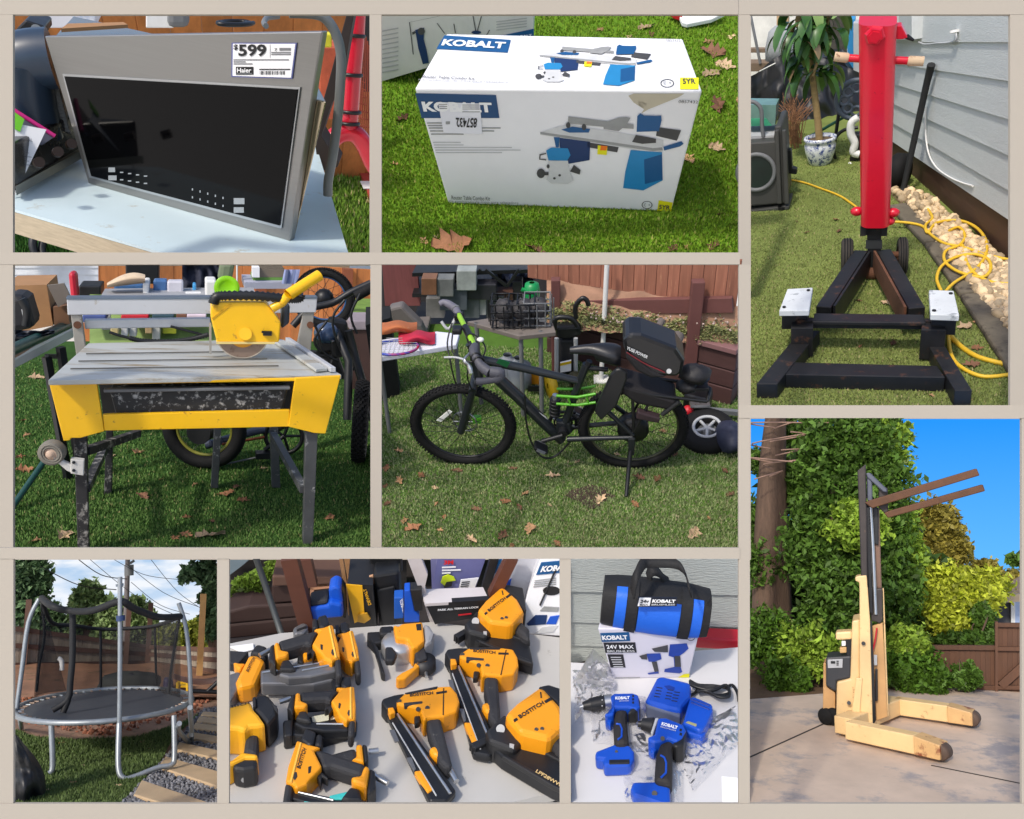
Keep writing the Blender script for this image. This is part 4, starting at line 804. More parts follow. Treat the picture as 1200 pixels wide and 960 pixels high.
# legs
def leg(zz,q,y,nm='leg',m=M_leg,t=.045): return part(MB().prism([D.aty(*zz(*p),y) for p in q],(0,t,0)),nm,m,TS,.003)
leg(d4,[(358,345),(428,345),(441,975),(380,975)],yf + .03); leg(d5,[(822,172),(888,172),(862,792),(808,792)],yf + .03,m=mat('bare scuffed leg',(92,94,96),.45,.5,var=.3,wear=((196,196,194),.25,22)))
yr_ = D.at(*d4(545,655)).y
leg(d4,[(535,305),(572,305),(566,655),(524,655)],yr_); leg(d5,[(630,140),(672,140),(686,470),(640,470)],yr_,m=mat('bare scuffed leg',(92,94,96))); leg(d5,[(328,145),(367,145),(350,472),(310,472)],yr_ + .02,m=mat('bare scuffed leg',(92,94,96)))
yk2 = (yf + yr_) / 2
for zz,a,ya,b,yb4 in ((d4,(530,395),yr_,(425,620),yf + .05),(d4,(710,318),yr_ - .05,(425,415),yf + .06),(d5,(645,180),yr_,(812,480),yf + .05)):
    part(MB().beam(D.aty(*zz(*a),ya),D.aty(*zz(*b),yb4),.03,.03),'brace',M_leg if zz is d4 else mat('bare scuffed leg',(92,94,96)),TS)
wc = D.aty(*d4(240,422),yf - .02); wr = 68 * .2135 * D.pw(wc)
wl = part(MB().lathe([(wr * .5,-.02),(wr * .95,-.022),(wr,-.012),(wr,.012),(wr * .95,.022),(wr * .5,.02)],wc,(0.25,1,.1),28),'transport_wheel',mat('dusty grey rubber',(120,116,108),.8,var=.25),TS)
part(MB().lathe([(0,-.026),(wr * .3,-.026),(wr * .35,-.018),(wr * .72,-.02)],wc,(0.25,1,.1),24),'wheel_hub',mat('pink beige hub',(196,170,150),.6,wear=((150,90,60),.2,30)),wl)
for rr_ in (.62,.8): part(MB().ring(wc + V((0,-.021,0)),(0.25,1,.1),wr * rr_,.004,26,5),'hub_ring',mat('dusty grey rubber',(120,116,108)),wl)
fw = Pl(D,(0,yf - .04,0),(0,-1,0),d4)
part(fw.prism(MB(),[(245,440),(270,458),(355,495),(355,540),(320,525),(285,495),(248,462)],.02),'wheel_arm',mat('white chipped bracket',(206,204,200),.5,wear=((130,110,96),.2,24)),TS,.003)
bk = part(fw.prism(MB(),[(340,460),(415,468),(412,552),(340,540)],.03,.004),'wheel_bracket',mat('white chipped bracket',(206,204,200)),TS,.003)
for x_,y_ in ((358,478),(358,522)): part(MB().cyl(fw.p(x_,y_,.008),fw.p(x_,y_,-.01),.006,n=8),'bolt',M_dark,bk)
# --- fat tyre e-bike behind
def wheel(P,c,ax,R,rt,par,tyre=None,rimm=None,spokes=28,hub=.03,knob=False,rimw=.8,nm='wheel',u=None):
    ax = V(ax).normalized(); x = (V(u) if u else ax.orthogonal()).normalized(); y = ax.cross(x)
    w = part(MB().ring(c,ax,R - rt,rt,56,12,u=x),nm,tyre or M_rubber,par)
    if knob:
        kb = MB()
        for i in range(84):
            a = i * 6.2832 / 84; d_ = x * math.cos(a) + y * math.sin(a); tng = -x * math.sin(a) + y * math.cos(a)
            for s_ in (-.75,-.25,.25,.75) if i % 2 else (-.55,0,.55):
                n_ = (d_ * math.cos(s_) + ax * math.sin(s_)); m_ = Matrix((tng,ax,n_)).transposed(); kb.box(c + d_ * (R - rt) + n_ * (rt * 1.02),(rt * .42,rt * .32,rt * .3),m_)
        part(kb,'tread_knobs',M_rubber,w,kind='stuff')
    rr_ = R - 2 * rt; part(MB().ring(c,ax,rr_,rt * .32,48,8,u=x,flat=rimw),'rim',rimm or M_dark,w)
    for i in range(spokes):
        a = i * 6.2832 / spokes; b2 = a + (.5 if i % 2 else -.5); h_ = ax * (.03 if i % 4 < 2 else -.03)
        part(MB().tube([c + (x * math.cos(b2) + y * math.sin(b2)) * hub + h_,c + (x * math.cos(a) + y * math.sin(a)) * rr_],.0016,4,caps=False),'spoke',M_dark,w)
    return w
EB = thing(D,'electric_bike','black fat tyre electric bicycle parked behind the tile saw','bicycle',D.at(*d5(280,400)))
ye = D.at(*d5(280,400)).y + .1; ec = D.aty(*d5(275,268),ye); eR = 118 * .2167 * D.pw(ec); eR = 128 * .2167 * D.pw(ec) if eR < .1 else eR
eR = D.aty(*d5(275,268),ye).z - 0; eR = min(max(eR,.2),.4)
eR = 225 * .2167 * D.pw(ec); ec.z = max(ec.z,eR)
wheel(D,ec,(0.35,1,0),eR,.036,EB,spokes=18,hub=.05,rimm=mat('yellow accent rim',(120,120,40),.5))
part(MB().cyl(ec + V((-.03,-.07,0)),ec + V((.03,.07,0)),.06,n=24),'hub_motor',M_dark,EB)
ep = lambda x,y,o=0: D.aty(*d5(x,y),ye + .1 + o)
part(MB().tube([ep(280,240),ep(560,160),ep(640,150)],.022,10),'chainstay',mat('blue grey frame',(66,74,92),.4),EB)
part(MB().tube([ep(370,235,-.05),ep(600,195,-.05)],.008,8),'chain',mat('copper chain',(150,84,52),.4,.7),EB)
part(MB().tube([ep(350,350,-.05),ep(590,298,-.05)],.005,6),'kickstand_rod',M_grey,EB)
part(MB().ring(ep(705,190,-.03),(.2,1,0),.095,.012,32,8),'chainring',M_black,EB)
for k in range(5): a = k * 1.2566; part(MB().tube([ep(705,190,-.03),ep(705,190,-.03) + V((math.cos(a) * .09,0,math.sin(a) * .09))],.008,6),'chainring_arm',M_black,EB)
part(MB().tube([ep(705,190,-.06),ep(600,265,-.06)],.012,8),'crank',M_black,EB); part(MB().box(ep(600,290,-.08),(.09,.06,.03)),'pedal',M_black,EB)
e0 = lambda x,y,o=0: D.aty(*d0(x,y),ye + .35 + o)
part(MB().tube([ep(640,150),e0(1000,470),e0(1040,320)],.035,10),'down_tube',M_black,EB)
fg = D.at(*d0(1145,652)); fR = 132 * .358 * D.pw(fg); fc = fg + V((0,0,fR))
wheel(D,fc,(.97,-.22,0),fR,.04,EB,spokes=14,hub=.05,knob=True)
for s_ in (-1,1): part(MB().tube([fc + V((.07 * s_,-.02 * s_,0)),e0(1125 + 12 * s_,330,-.1 + .05 * s_),e0(1090 + 20 * s_,230,-.05)],.024,10),'fork_leg',M_black,EB)
part(MB().prism([e0(*p) for p in ((1050,190),(1110,200),(1120,310),(1060,330))],(0,.1,0)),'head_tube',M_black,EB,.02)
part(MB().tube(smooth([e0(*p) for p in ((930,215),(985,160),(1060,140),(1120,105),(1185,75))],4),.02,10),'handlebar',M_black,EB)
part(MB().tube([e0(1135,120,-.05),e0(1190,88,-.05)],.028,10),'grip',M_rubber,EB)
part(MB().ball(e0(1040,238,-.05),(.07,.06,.06),None,14,8),'headlamp',mat('smoked lens',(60,78,108),.1,coat=.5),EB)
for pts in (((980,180),(1010,230),(1030,300),(1080,330)),((1100,130),(1060,190),(1080,280),(1130,360)),((1150,110),(1120,180),(1140,240)),((1020,300),(1000,260),(1040,200))):
    part(MB().tube(smooth([e0(*p,-.12) for p in pts],4),.007,6),'cable',M_black,EB)
for q in ([(960,300),(1080,310),(1110,390),(1040,400)],[(1005,250),(1075,230),(1080,300),(1015,310)]): part(MB().prism([e0(*p,.05) for p in q],(0,.1,0)),'battery_case',M_black,EB,.02)
part(MB().prism([e0(*p,-.2) for p in ((1160,470),(1176,470),(1176,498),(1162,498))],(0,.02,0)),'reflector',mat('yellow reflector',(206,180,20),.3),EB)
SWl = thing(D,'bicycle_wheel','large upright fat bicycle wheel with blue lined rim behind the saw handle','wheel',D.aty(*d3(840,460),ye + .8))
swc = D.aty(*d3(838,262),ye + .8); swR = 213 / 6 * D.pw(swc)
wheel(D,swc,(.25,1,.05),swR,swR * .14,SWl,spokes=22,rimm=mat('blue rim',(40,84,130),.4),hub=.05,nm='tyre',knob=True)
part(MB().ball(swc,.06,None,10,6),'hub',M_dark,SWl)
# --- left rails, carton
ya_ = D.aty(*d0(130,300),yf + .5).y
RL = thing(D,'rail_bench','long aluminium rail and green pole on thin dark legs left of the tile saw','bench',D.at(*d0(150,370)))
ra = lambda x,y,o=0: D.aty(*d1(x,y),yf + .35 + o)
part(MB().prism([ra(-40,980),ra(-40,905),ra(560,590,1.),ra(560,665,1.)],(0,.05,.01)),'aluminium_rail',M_alr,RL,.004)
part(MB().prism([ra(-40,890),ra(-40,835),ra(530,560,1.),ra(530,590,1.)],(0,.05,.01)),'timber_rail',mat('tan timber',(160,130,108),.8,var=.2),RL)
part(MB().tube([ra(-40,800,.05),ra(520,550,1.)],.024,10),'green_pole',mat('dark green pole',(24,66,62),.35),RL)
for a in ((450,745),(330,830)): p = ra(*a,.5); part(MB().beam(p,(p.x + .06,p.y + .05,0),.03,.03),'bench_leg',M_dark,RL)
part(MB().beam(ra(330,825,.5),ra(450,825,.6),.02,.02),'bench_stretcher',M_dark,RL)
solo(D,MB().tube([D.at(*d4(20,725),.02),D.aty(*d4(205,460),yf + .7)],.013,8),'green_stake',mat('dark green pole',(24,66,62)),'thin dark green stake leaning on the turf beside the saw wheel','stake')
CD = thing(D,'open_carton','open brown cardboard carton left behind the tile saw','box',ra(250,560,.8))
part(MB().prism([ra(*p,.9) for p in ((-40,215),(330,205),(385,560),(-40,640))],(0,.35,0)),'carton_body',M_card,CD)
part(MB().prism([ra(*p,.85) for p in ((335,210),(480,195),(545,330),(430,400))],(0,.02,0)),'carton_flap',mat('grey carton inside',(120,110,100),.85),CD)
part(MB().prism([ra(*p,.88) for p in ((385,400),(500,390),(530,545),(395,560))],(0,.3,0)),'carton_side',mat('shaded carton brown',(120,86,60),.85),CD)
BG = thing(D,'backpack','black backpack with a pale tag in front of the carton','bag',ra(120,640,.6))
part(MB().prism([ra(*p,.6) for p in ((-40,300),(110,290),(160,330),(235,580),(60,620),(-40,640))],(0,.2,0)),'bag_body',mat('black nylon',(28,28,32),.6,bump=.4,bs=20),BG,.03)
part(MB().tube(smooth([ra(*p,.57) for p in ((110,330),(160,430),(150,560))],4),.02,6),'strap',M_black,BG); part(MB().prism([ra(*p,.57) for p in ((110,420),(145,420),(160,500),(125,500))],(0,.01,0)),'tag',M_lgrey,BG)
solo(D,MB().grid(D,14,8,lambda u,v: ra(-40 + 440 * u,600 + 130 * v + 20 * noise.noise(V((u * 5,v * 4,3))) - 100 * u * v,.5 + .1 * noise.noise(V((u * 8,v * 8,0))))),'dark_tarp',mat('blue black tarp',(34,38,52),.5,bump=.4,bs=14),'crumpled blue black tarp under the backpack','tarp',recalc=False)
# --- backdrop
yz = yf + 5.5
FN = thing(D,'wooden_fence','orange brown board fence far behind the tile saw','fence',D.aty(225,420,yz))
x = D.aty(95,320,yz).x; xe = D.aty(444,320,yz).x; z0_ = D.aty(220,425,yz).z; z1_ = D.aty(220,296,yz).z
while x < xe: part(MB().box((x + .08,yz + random.uniform(0,.015),(z0_ + z1_) / 2),(.1595,.02,z1_ - z0_)),'fence_board',M_cedar,FN,.004); x += .16
for px in (305,405): p = D.aty(px,340,yz); part(MB().box((p.x,yz - .06,(z0_ + z1_) / 2),(.1,.1,z1_ - z0_)),'fence_post',mat('dark cedar',(130,72,46),.8),FN)
HW = thing(D,'siding_wall','white lap siding wall far behind the open carton','wall',D.aty(60,400,yz - .6))
for k in range(9): part(MB().prism([D.aty(px,py,yz - .6 - .012 * j) for px,py,j in ((5,306 + 8 * k + 8,1),(115,306 + 8 * k + 8,1),(115,306 + 8 * k,0),(5,306 + 8 * k,0))],(0,.03,0)),'siding_board',mat('white siding',(216,220,226),.6),HW)
b1_ = lambda nm,m,lb_,ct,x0,y0,x1,y1,dy,dep=.25,bev=.01,sk=0: pbox(D,x0,y0,x1,y1,yf + dy,dep,nm,m,lb_,ct,bev,skew=sk)
rd = lambda a,b: (10 + .135379 * a,306 + .135379 * b); r2_ = lambda a,b: (120 + .135379 * a,306 + .135379 * b)
b1_('red_column',mat('bright red steel',(196,30,54),.4),'upright bright red steel column behind the aluminium bridge rail','column',*rd(515,100),*rd(580,330),2.8,.12,.02,3)
b1_('black_crate',M_black,'low black crate behind the red column','crate',*rd(605,215),*rd(800,330),3.0)
gt = thing(D,'work_bench','cluttered grey work bench behind the tile saw bridge','bench',D.aty(200,400,yf + 2.5))
part(MB().prism([D.aty(x_,y_,yf + 2.4) for x_,y_ in ((118,347),(300,345),(300,352),(118,354))],(0,.3,.0)),'bench_top',mat('grey bench',(150,152,156),.6),gt)
for x_ in (124,292): p = D.aty(x_,352,yf + 2.45); part(MB().box((p.x,p.y,p.z / 2),(.05,.05,p.z)),'bench_leg',M_lgrey,gt)
pw_ = solo(D,MB().grid(D,20,6,lambda u,v: D.aty(*r2_(40 + 330 * u,190 - 90 * math.sin(u * 2.2) * (1 - v) + 40 * v * (1 - u)),yf + 2.6 - .15 * math.sin(v * 3.14))),'folded_paper_sack',mat('cream sack',(206,184,156),.8,var=.15,stretch=(1,1,12)),'folded cream paper sacks piled on the work bench','sack',recalc=False)
b1_('blue_carton',mat('blue carton',(48,92,140),.6,wear=((30,40,60),.3,6)),'blue carton under the cream paper sacks','box',*r2_(100,205),*r2_(350,330),2.7)
b1_('snack_bag',mat('blue snack bag',(70,110,160),.35,var=.2,wear=((220,210,206),.42,7)),'crinkled blue and white snack bag on the bench beside the cream sacks','bag',*r2_(440,165),*r2_(560,320),2.6,.1,.012)
b1_('snack_bag',mat('white orange snack bag',(206,204,212),.35,var=.15,wear=((214,110,60),.3,6)),'crinkled white bag with orange patch next to the blue snack bag','bag',*r2_(560,175),*r2_(700,320),2.55,.1,.012)
b1_('small_carton',M_white,'narrow white carton standing between sacks and snack bags','box',*r2_(350,190),*r2_(400,330),2.5)
b1_('white_bucket',M_white,'white bucket with black handle beside the lime plate','bucket',*r2_(890,170),*r2_(985,330),2.4,.2,.012)
b1_('blue_bottle',mat('bright blue bottle',(60,150,206),.4),'small bright blue bottle in front of the dark jackets','bottle',*r2_(780,195),*r2_(812,270),2.6,.08,.015)
b1_('white_cloth',M_white,'crumpled white cloth on the bench behind the rail','cloth',*r2_(700,280),*r2_(875,335),2.45,.1,.02)
jk = solo(D,MB().grid(D,16,12,lambda u,v: D.aty(*r2_(690 + 320 * u,10 + 270 * v),yf + 3.4 + .12 * noise.noise(V((u * 7,v * 2,2))))),'hanging_jacket',mat('dark navy cloth',(36,40,58),.8,var=.3),'dark navy jackets hanging in front of the fence','jacket',recalc=False)
b1_('dark_cabinet',M_black,'tall dark cabinet behind the cream paper sacks','cabinet',*r2_(200,0),*r2_(490,200),3.6)
LP_ = thing(D,'lime_plate','round lime green plate standing upright behind the saw head','plate',D.aty(*d3(155,225),yf + 2.2))
lc = D.aty(*d3(155,190),yf + 2.2); lr = 86 / 6 * D.pw(lc)
part(MB().lathe([(0,.03),(lr * .6,.03),(lr * .7,.015),(lr,0),(lr,-.01),(lr * .6,.01),(0,.01)],lc,(0,1,-.1),32),'plate_disc',mat('lime plastic',(150,222,20),.35),LP_)
part(MB().lathe([(0,-.002),(lr * .55,-.002)],lc + V((0,.02,0)),(0,1,-.1),28),'plate_centre',mat('pale mint',(170,226,180),.4),LP_)
b1_('green_umbrella',mat('grey green canvas',(112,124,96),.7),'furled grey green canvas umbrella behind the lime plate','umbrella',*d3(110,10),*d3(215,140),3.0,.1,.03,-4)
b1_('white_pipe',M_white,'thin white upright pipe beside the umbrella','pipe',*d3(222,0),*d3(232,250),2.9,.05)
gb = thing(D,'glass_tank','small glass tank with green base on a grey tray behind the saw handle','tank',D.aty(*d3(450,190),yf + 2.8))
part(MB().prism([D.aty(*d3(*p),yf + 2.8) for p in ((280,195),(600,195),(620,150),(280,150))],(0,.4,0)),'grey_tray',mat('lavender grey tray',(168,170,186),.5),gb)
part(MB().prism([D.aty(*d3(*p),yf + 2.9) for p in ((340,150),(565,150),(565,115),(340,115))],(0,.3,0)),'green_base',mat('leaf green base',(96,140,60),.7),gb)
part(MB().prism([D.aty(*d3(*p),yf + 2.9) for p in ((385,114),(560,114),(560,55),(385,55))],(0,.3,0)),'tank_wall',mat('brownish glass',(120,110,96),.2),gb)
part(MB().prism([D.aty(*d3(*p),yf + 2.85) for p in ((335,115),(385,115),(385,45),(335,45))],(0,.1,0)),'tag_card',M_paper,gb)
solo(D,MB().grid(D,8,8,lambda u,v: D.aty(*d3(560 + 110 * u - 20 * v,60 + 100 * v),yf + 2.7 + .08 * noise.noise(V((u * 9,1,0))))),'striped_cloth',mat('blue white stripe cloth',(140,150,190),.8,var=.5,vs=4,stretch=(14,1,1)),'blue and white striped cloth hung over the tray end','cloth',recalc=False)
b1_('planter_wall',mat('dark brown timber wall',(66,44,40),.7,var=.2),'dark brown timber planter wall at the right behind the electric bike','wall',412,386,445,470,2.6,.3)
b1_('planter_cap',mat('lilac grey cap',(150,140,148),.6),'grey cap board along the planter wall','board',410,376,445,387,2.58,.35)
solo(D,MB().poly([D.aty(408,378,yf + 3.3),D.aty(446,384,yf + 3.3),D.aty(446,350,yf + 4.5),D.aty(408,350,yf + 4.5)]),'grass_bank',mat('bank grass',(110,140,60),.9,var=.4,vs=8),kind='structure',recalc=False)
for i,(a,b,c_,e_,col_) in enumerate(((70,580,140,640,(186,170,120)),(160,570,220,650,(206,206,206)),(230,575,295,655,(196,196,192)),(370,570,430,630,(176,150,110)),(430,565,500,680,(200,198,190)),(520,580,640,630,(200,200,60)))):
    pbox(D,*r2_(a,b),*r2_(c_,e_),yf + 2.0 + .05 * i,.12,'plastic_bottle',mat('jar %d' % i,col_,.4),('squat amber jar','tall white jar','second tall white jar','tan jug','square white canister','flat yellow tub')[i] + ' seen below the bridge rail of the saw','jar',.006)
for i,(a,b,c_,e_,m_) in enumerate(((640,470,840,530,mat('denim blue',(70,86,140),.8)),(160,470,400,520,M_red),(430,470,620,520,mat('dark teal',(40,70,80),.6)),(640,460,730,510,mat('brown box',(120,80,60),.7)),(730,465,900,520,mat('pink white',(214,196,206),.6)))):
    z_ = rd if i == 0 else r2_; pbox(D,*z_(a,b),*z_(c_,e_),yf + 2.2,.2,'storage_tub',m_,('denim blue tub','low red tub','dark teal tub','small brown tub','pale pink tub')[i] + ' on the shelf seen under the bridge rail','tub',.006)
solo(D,MB().poly([D.aty(105,405,yf + 2.2),D.aty(300,405,yf + 2.2),D.aty(300,345,yf + 3.0),D.aty(105,345,yf + 3.0)]),'far_lawn',mat('sunlit lawn',(134,160,92),.9,var=.3,vs=6),kind='structure',recalc=False)

# ================================================================ E: mountain bike on turf
E_ = Panel(447,310,866,642,34,3.1,D2)
e0 = zf(440,305,.358333); e1 = zf(445,306,1 / 6); e2 = zf(630,306,.2); e3 = zf(470,340,.145798); e4 = zf(640,370,.197842); e5 = zf(470,440,.175)
at = lambda x,y,z=0.: E_.at(*e0(x,y),z)
solo(E_,MB().poly([E_.at(440,649),E_.at(873,649),E_.at(873,380),E_.at(440,380)]),'lawn',M_turf,kind='structure',recalc=False)
blades(E_,[(440,400),(873,420),(873,649),(440,649)],0,80000,.017,.0048,mat('turf blade worn',(144,158,108),.65,var=.1,isl=.38,spec=.2,straw=((180,170,136),.08)),label='worn green turf under the mountain bike')
pts = [(80,722,15),(35,682,14),(195,745,9),(150,705,12),(75,625,12),(265,690,15),(200,800,9),(330,815,13),(425,790,14),(470,808,12),(490,766,12),(580,708,18),(450,682,10),(735,785,20),(860,712,16),(922,716,14),(850,800,14),(1160,768,13),(1140,690,12),(1040,895,24),(505,880,20),(415,902,18),(125,878,22),(95,855,12),(315,915,18),(210,885,9),(595,928,12),(980,640,10),(570,802,9),(40,797,12),(225,840,8),(940,560,10),(790,636,9),(540,600,10),(1090,845,8),(660,660,9),(445,935,9),(30,740,9)]
leaves(E_,[e0(x,y) + (s,) for x,y,s in pts],'dry fallen leaf on the worn turf round the mountain bike','leaves round the mountain bike',.004,300)
mp = MB(); c = at(705,770,.006); rn = random.Random(2)
solo(E_,mp.poly([c + V((math.cos(i * .3927) * .12 * rn.uniform(.7,1.2),math.sin(i * .3927) * .10 * rn.uniform(.7,1.2),0)) for i in range(16)]),'mulch_patch',mat('dark mulch',(62,48,40),1.,var=.4,vs=30,bump=.8),'small dark patch of mulch on the turf beside the kickstand','mulch',recalc=False)
# bike plane through the tyre contacts, leaning towards its stand
rc0,fc0 = at(842,674),at(262,660); along = (fc0 - rc0).normalized(); nh = V((0,0,1)).cross(along); nh = nh if nh.y < 0 else -nh
best = None
for k in range(0,30):
    ln = R_(k); nn = (nh * math.cos(ln) - V((0,0,1)) * math.sin(ln)); pl = Pl(E_,rc0,nn,e0); c = pl.p(842,546); R = 178 * .358333 * E_.pw(c); err = abs((c - pl.p(842,674)).length - R)
    if best is None or err < best[0]: best = (err,k,R,c)
LEAN = best[1]; nn = (nh * math.cos(R_(LEAN)) - V((0,0,1)) * math.sin(R_(LEAN))); bpl = Pl(E_,rc0,nn,e0); BN = bpl.n; WR = best[2]
print('bike lean',LEAN,'wheel R',WR,'wheelbase',(fc0 - rc0).length)
MBK = thing(E_,'mountain_bike','black full suspension mountain bike with lime green handlebar leaning on its kickstand','bicycle',(rc0 + fc0) / 2)
M_fr = mat('matt black frame',(34,38,42),.35,.2,var=.1,coat=.2); M_lime = mat('lime green anodised',(150,200,50),.35,.2); M_gl = mat('green link',(90,170,40),.35)
b = lambda x,y,o=0.: bpl.p(x,y,o)
def fr(pts,r,nm,m=M_fr,n=12,k=0,par=None): 
    P_ = [b(*p) for p in pts]; P_ = smooth(P_,k) if k else P_
    return part(MB().tube(P_,r if not isinstance(r,list) else r,n),nm,m,par or MBK)
rc = b(842,546); wheel(E_,rc,BN,WR,.027,MBK,spokes=30,hub=.075,knob=True,rimm=mat('black rim olive edge',(60,62,44),.4),u=along,nm='rear_wheel')
part(MB().lathe([(0,-.05),(.06,-.05),(.088,-.03),(.088,.03),(.06,.05),(0,.05)],rc,BN,32),'hub_motor',mat('black motor',(22,22,24),.4),MBK)
fa = (BN + along * .16).normalized(); fcc = b(287,541); fcc = fcc
wheel(E_,fcc,fa,WR * .985,.027,MBK,spokes=30,hub=.03,knob=True,u=along,nm='front_wheel')
part(MB().cyl(fcc - fa * .055,fcc + fa * .055,.022),'front_hub',M_dark,MBK)
dr = MB().ring(fcc - fa * .035,fa,.07,.005,30,6)
for k in range(6): a_ = k * 1.047; dr.tube([fcc - fa * .035,fcc - fa * .035 + (along * math.cos(a_) + fa.cross(along) * math.sin(a_)) * .07],.005,5)
part(dr,'brake_disc',M_steel,MBK)
part(MB().box(fcc - fa * .04 + along * -.07 + V((0,0,.015)),(.05,.03,.04)),'brake_caliper',M_gl,MBK)
rf = fcc + along * .15 + V((0,0,.1)); part(MB().prism([b(198,525,.01),b(215,530,.01),b(252,497,.01),b(240,490,.01)],-BN * .006),'wheel_reflector',mat('white reflector',(226,228,222),.3),MBK,.003)
fr([(325,322),(480,352),(668,396)],[.026,.024,.02],'top_tube'); fr([(385,372),(470,450),(560,540),(610,588)],[.034,.034,.033,.03],'down_tube')
fr([(318,288),(330,345),(340,392)],.026,'head_tube'); fr([(690,340),(655,430),(615,548)],.022,'seat_tube')
part(MB().prism([b(405,322,.027),b(440,335,.027),b(430,352,.027),b(395,336,.027)],-BN * .003),'frame_decal',mat('dark green decal',(24,92,52),.4),MBK)
part(MB().prism([b(535,498,.036),b(556,512,.036),b(565,522,.036),b(545,508,.036)],-BN * .003),'frame_badge',M_lgrey,MBK)
for s_ in (-1,1):
    o = BN * .062 * s_; cr_ = b(322,405)
    lo = fcc + fa * .06 * s_
    part(MB().tube([cr_ + o * .9,cr_ * .45 + lo * .55 + o * .2,lo],[.019,.023,.02],12),'fork_leg',M_fr,MBK)
    part(MB().tube([b(628,566) + BN * .05 * s_,rc + BN * .068 * s_ - V((0,0,.015))],[.017,.012],8),'chainstay',M_fr,MBK)
    part(MB().tube([b(742,462) + BN * .045 * s_,rc + BN * .068 * s_],[.016,.012],8),'seatstay',M_fr,MBK)
part(MB().tube([b(322,405) - BN * .07,b(322,400),b(322,405) + BN * .07],.024,10),'fork_crown',M_fr,MBK)
fr([(340,392),(322,402)],.024,'steerer'); fr([(318,288),(305,272)],.02,'stem')
for y1,y2 in ((432,424),(458,452)):
    for s_ in (-1,1): part(MB().tube([b(592,y1) + BN * .03 * s_,b(660,y1 + 3) + BN * .034 * s_,b(720,y2) + BN * .034 * s_],.008,6),'suspension_link',M_gl,MBK)
for x_ in (630,690): part(MB().tube([b(x_,432) + BN * .034,b(x_ + 8,458) + BN * .034],.006,6),'link_strut',M_gl,MBK)
fr([(588,440),(586,470)],.016,'shock_shaft',M_steel); part(MB().tube([b(588,452),b(585,505)],[.028,.028],14),'shock_spring',M_black,MBK); 
for k in range(5): part(MB().ring(b(588 - k * .5,456 + k * 11),b(588,452) - b(585,505),.029,.004,18,5),'spring_coil',M_dark,MBK)
bb = b(613,548); cr = part(MB().ring(bb + BN * -.05,BN,.075,.01,36,6).ring(bb + BN * -.045,BN,.05,.006,30,6),'chainring',M_dark,MBK)
for k in range(4): a_ = k * 1.57 + .4; part(MB().tube([bb + BN * -.05,bb + BN * -.05 + (along * math.cos(a_) + V((0,0,1)) * math.sin(a_)) * .07],.008,6),'chainring_arm',M_steel,cr)
part(MB().cyl(bb - BN * .06,bb + BN * .06,.026),'bottom_bracket',M_dark,MBK)
part(MB().prism([b(590,528,.02),b(636,534,.02),b(645,565,.02),b(612,588,.02),b(592,566,.02)],-BN * .04),'motor_bracket',M_fr,MBK,.01)
for s_,q in ((1,(545,562)),(-1,(665,545))):
    pe = b(*q) + BN * .08 * s_; part(MB().tube([bb + BN * .065 * s_,pe],.013,8),'crank',M_dark,MBK); pdl = part(MB().box(pe + BN * .05 * s_,(.085,.075,.02),Matrix.Rotation(.5,3,'Y')),'pedal',M_black,MBK,.008); part(MB().box(pe + BN * .05 * s_ + V((0,0,.001)),(.05,.09,.014),Matrix.Rotation(.5,3,'Y')),'pedal_cage',M_grey,pdl)
fr([(700,330),(690,352)],.017,'seat_post',M_dark); fr([(690,352),(760,358)],.013,'rack_clamp',M_dark)
# saddle
def saddle(u,v):   # u along, v around
    t = u; a_ = math.pi * 2 * v; w = .026 + .07 * max(0,(t - .35) / .65) ** 1.3; h = .02 + .024 * t * (1.05 - t * .55) * 2; c = b(636 + 166 * t,295 + 14 * t * (1 - t) * -2 + 10 * t)
    return c + BN * math.cos(a_) * w * (math.sin(math.pi * min(1,max(.02,t * .96 + .03))) ** .25) + V((0,0,1)) * math.sin(a_) * h * (1.6 if math.sin(a_) < 0 and t > .5 else .8)
part(MB().grid(E_,16,20,saddle),'saddle',mat('black leatherette',(30,31,35),.38,var=.1,bump=.1),MBK)
# rack and bag
RK = mat('black rack tube',(24,24,26),.45)
for s_ in (-1,1): part(MB().tube([b(790,380) + BN * .07 * s_,b(900,412) + BN * .075 * s_,b(1080,435) + BN * .07 * s_],.01,8),'rack_rail',RK,MBK); part(MB().tube([b(905,415) + BN * .075 * s_,rc + BN * .08 * s_ + V((0,0,.03))],.008,8),'rack_stay',RK,MBK); part(MB().tube([b(840,410) + BN * .075 * s_,rc + BN * .08 * s_ + V((0,0,.03))],.008,8),'rack_stay',RK,MBK)
part(MB().tube([b(1080,435) - BN * .07,b(1095,420),b(1080,435) + BN * .07],.01,8),'rack_end',RK,MBK)
part(MB().prism([p + BN * .085 for p in (b(800,375),b(985,428),b(975,465),b(850,440),b(800,405))],-BN * .17),'rack_pad',mat('black quilted pad',(28,25,28),.7,bump=.4,bs=20),MBK,.02)
part(MB().prism([p + BN * .11 for p in (b(855,455),b(928,476),b(924,492),b(850,478))],-BN * .05),'foot_peg',mat('maroon rubber',(52,38,42),.6),MBK,.008)
part(MB().tube([b(990,428) + BN * .09,b(935,470) + BN * .09],.014,8),'pad_strap',M_black,MBK)
sp_ = [b(802,320),b(822,332),b(822,352),b(788,440),b(738,488),b(718,462),b(722,440),b(768,340),b(785,322)]
part(MB().prism([p + BN * .1 for p in sp_],-BN * .03),'battery_panel',mat('black vinyl panel',(30,31,34),.4,var=.08),MBK,.01)
BGp = thing(E_,'rack_bag','black hard shell rack bag with white lettering strapped behind the saddle','bag',b(900,385))
shell = [(808,262),(830,244),(870,246),(985,290),(1012,330),(1005,370),(985,385),(900,378),(840,330),(812,292)]
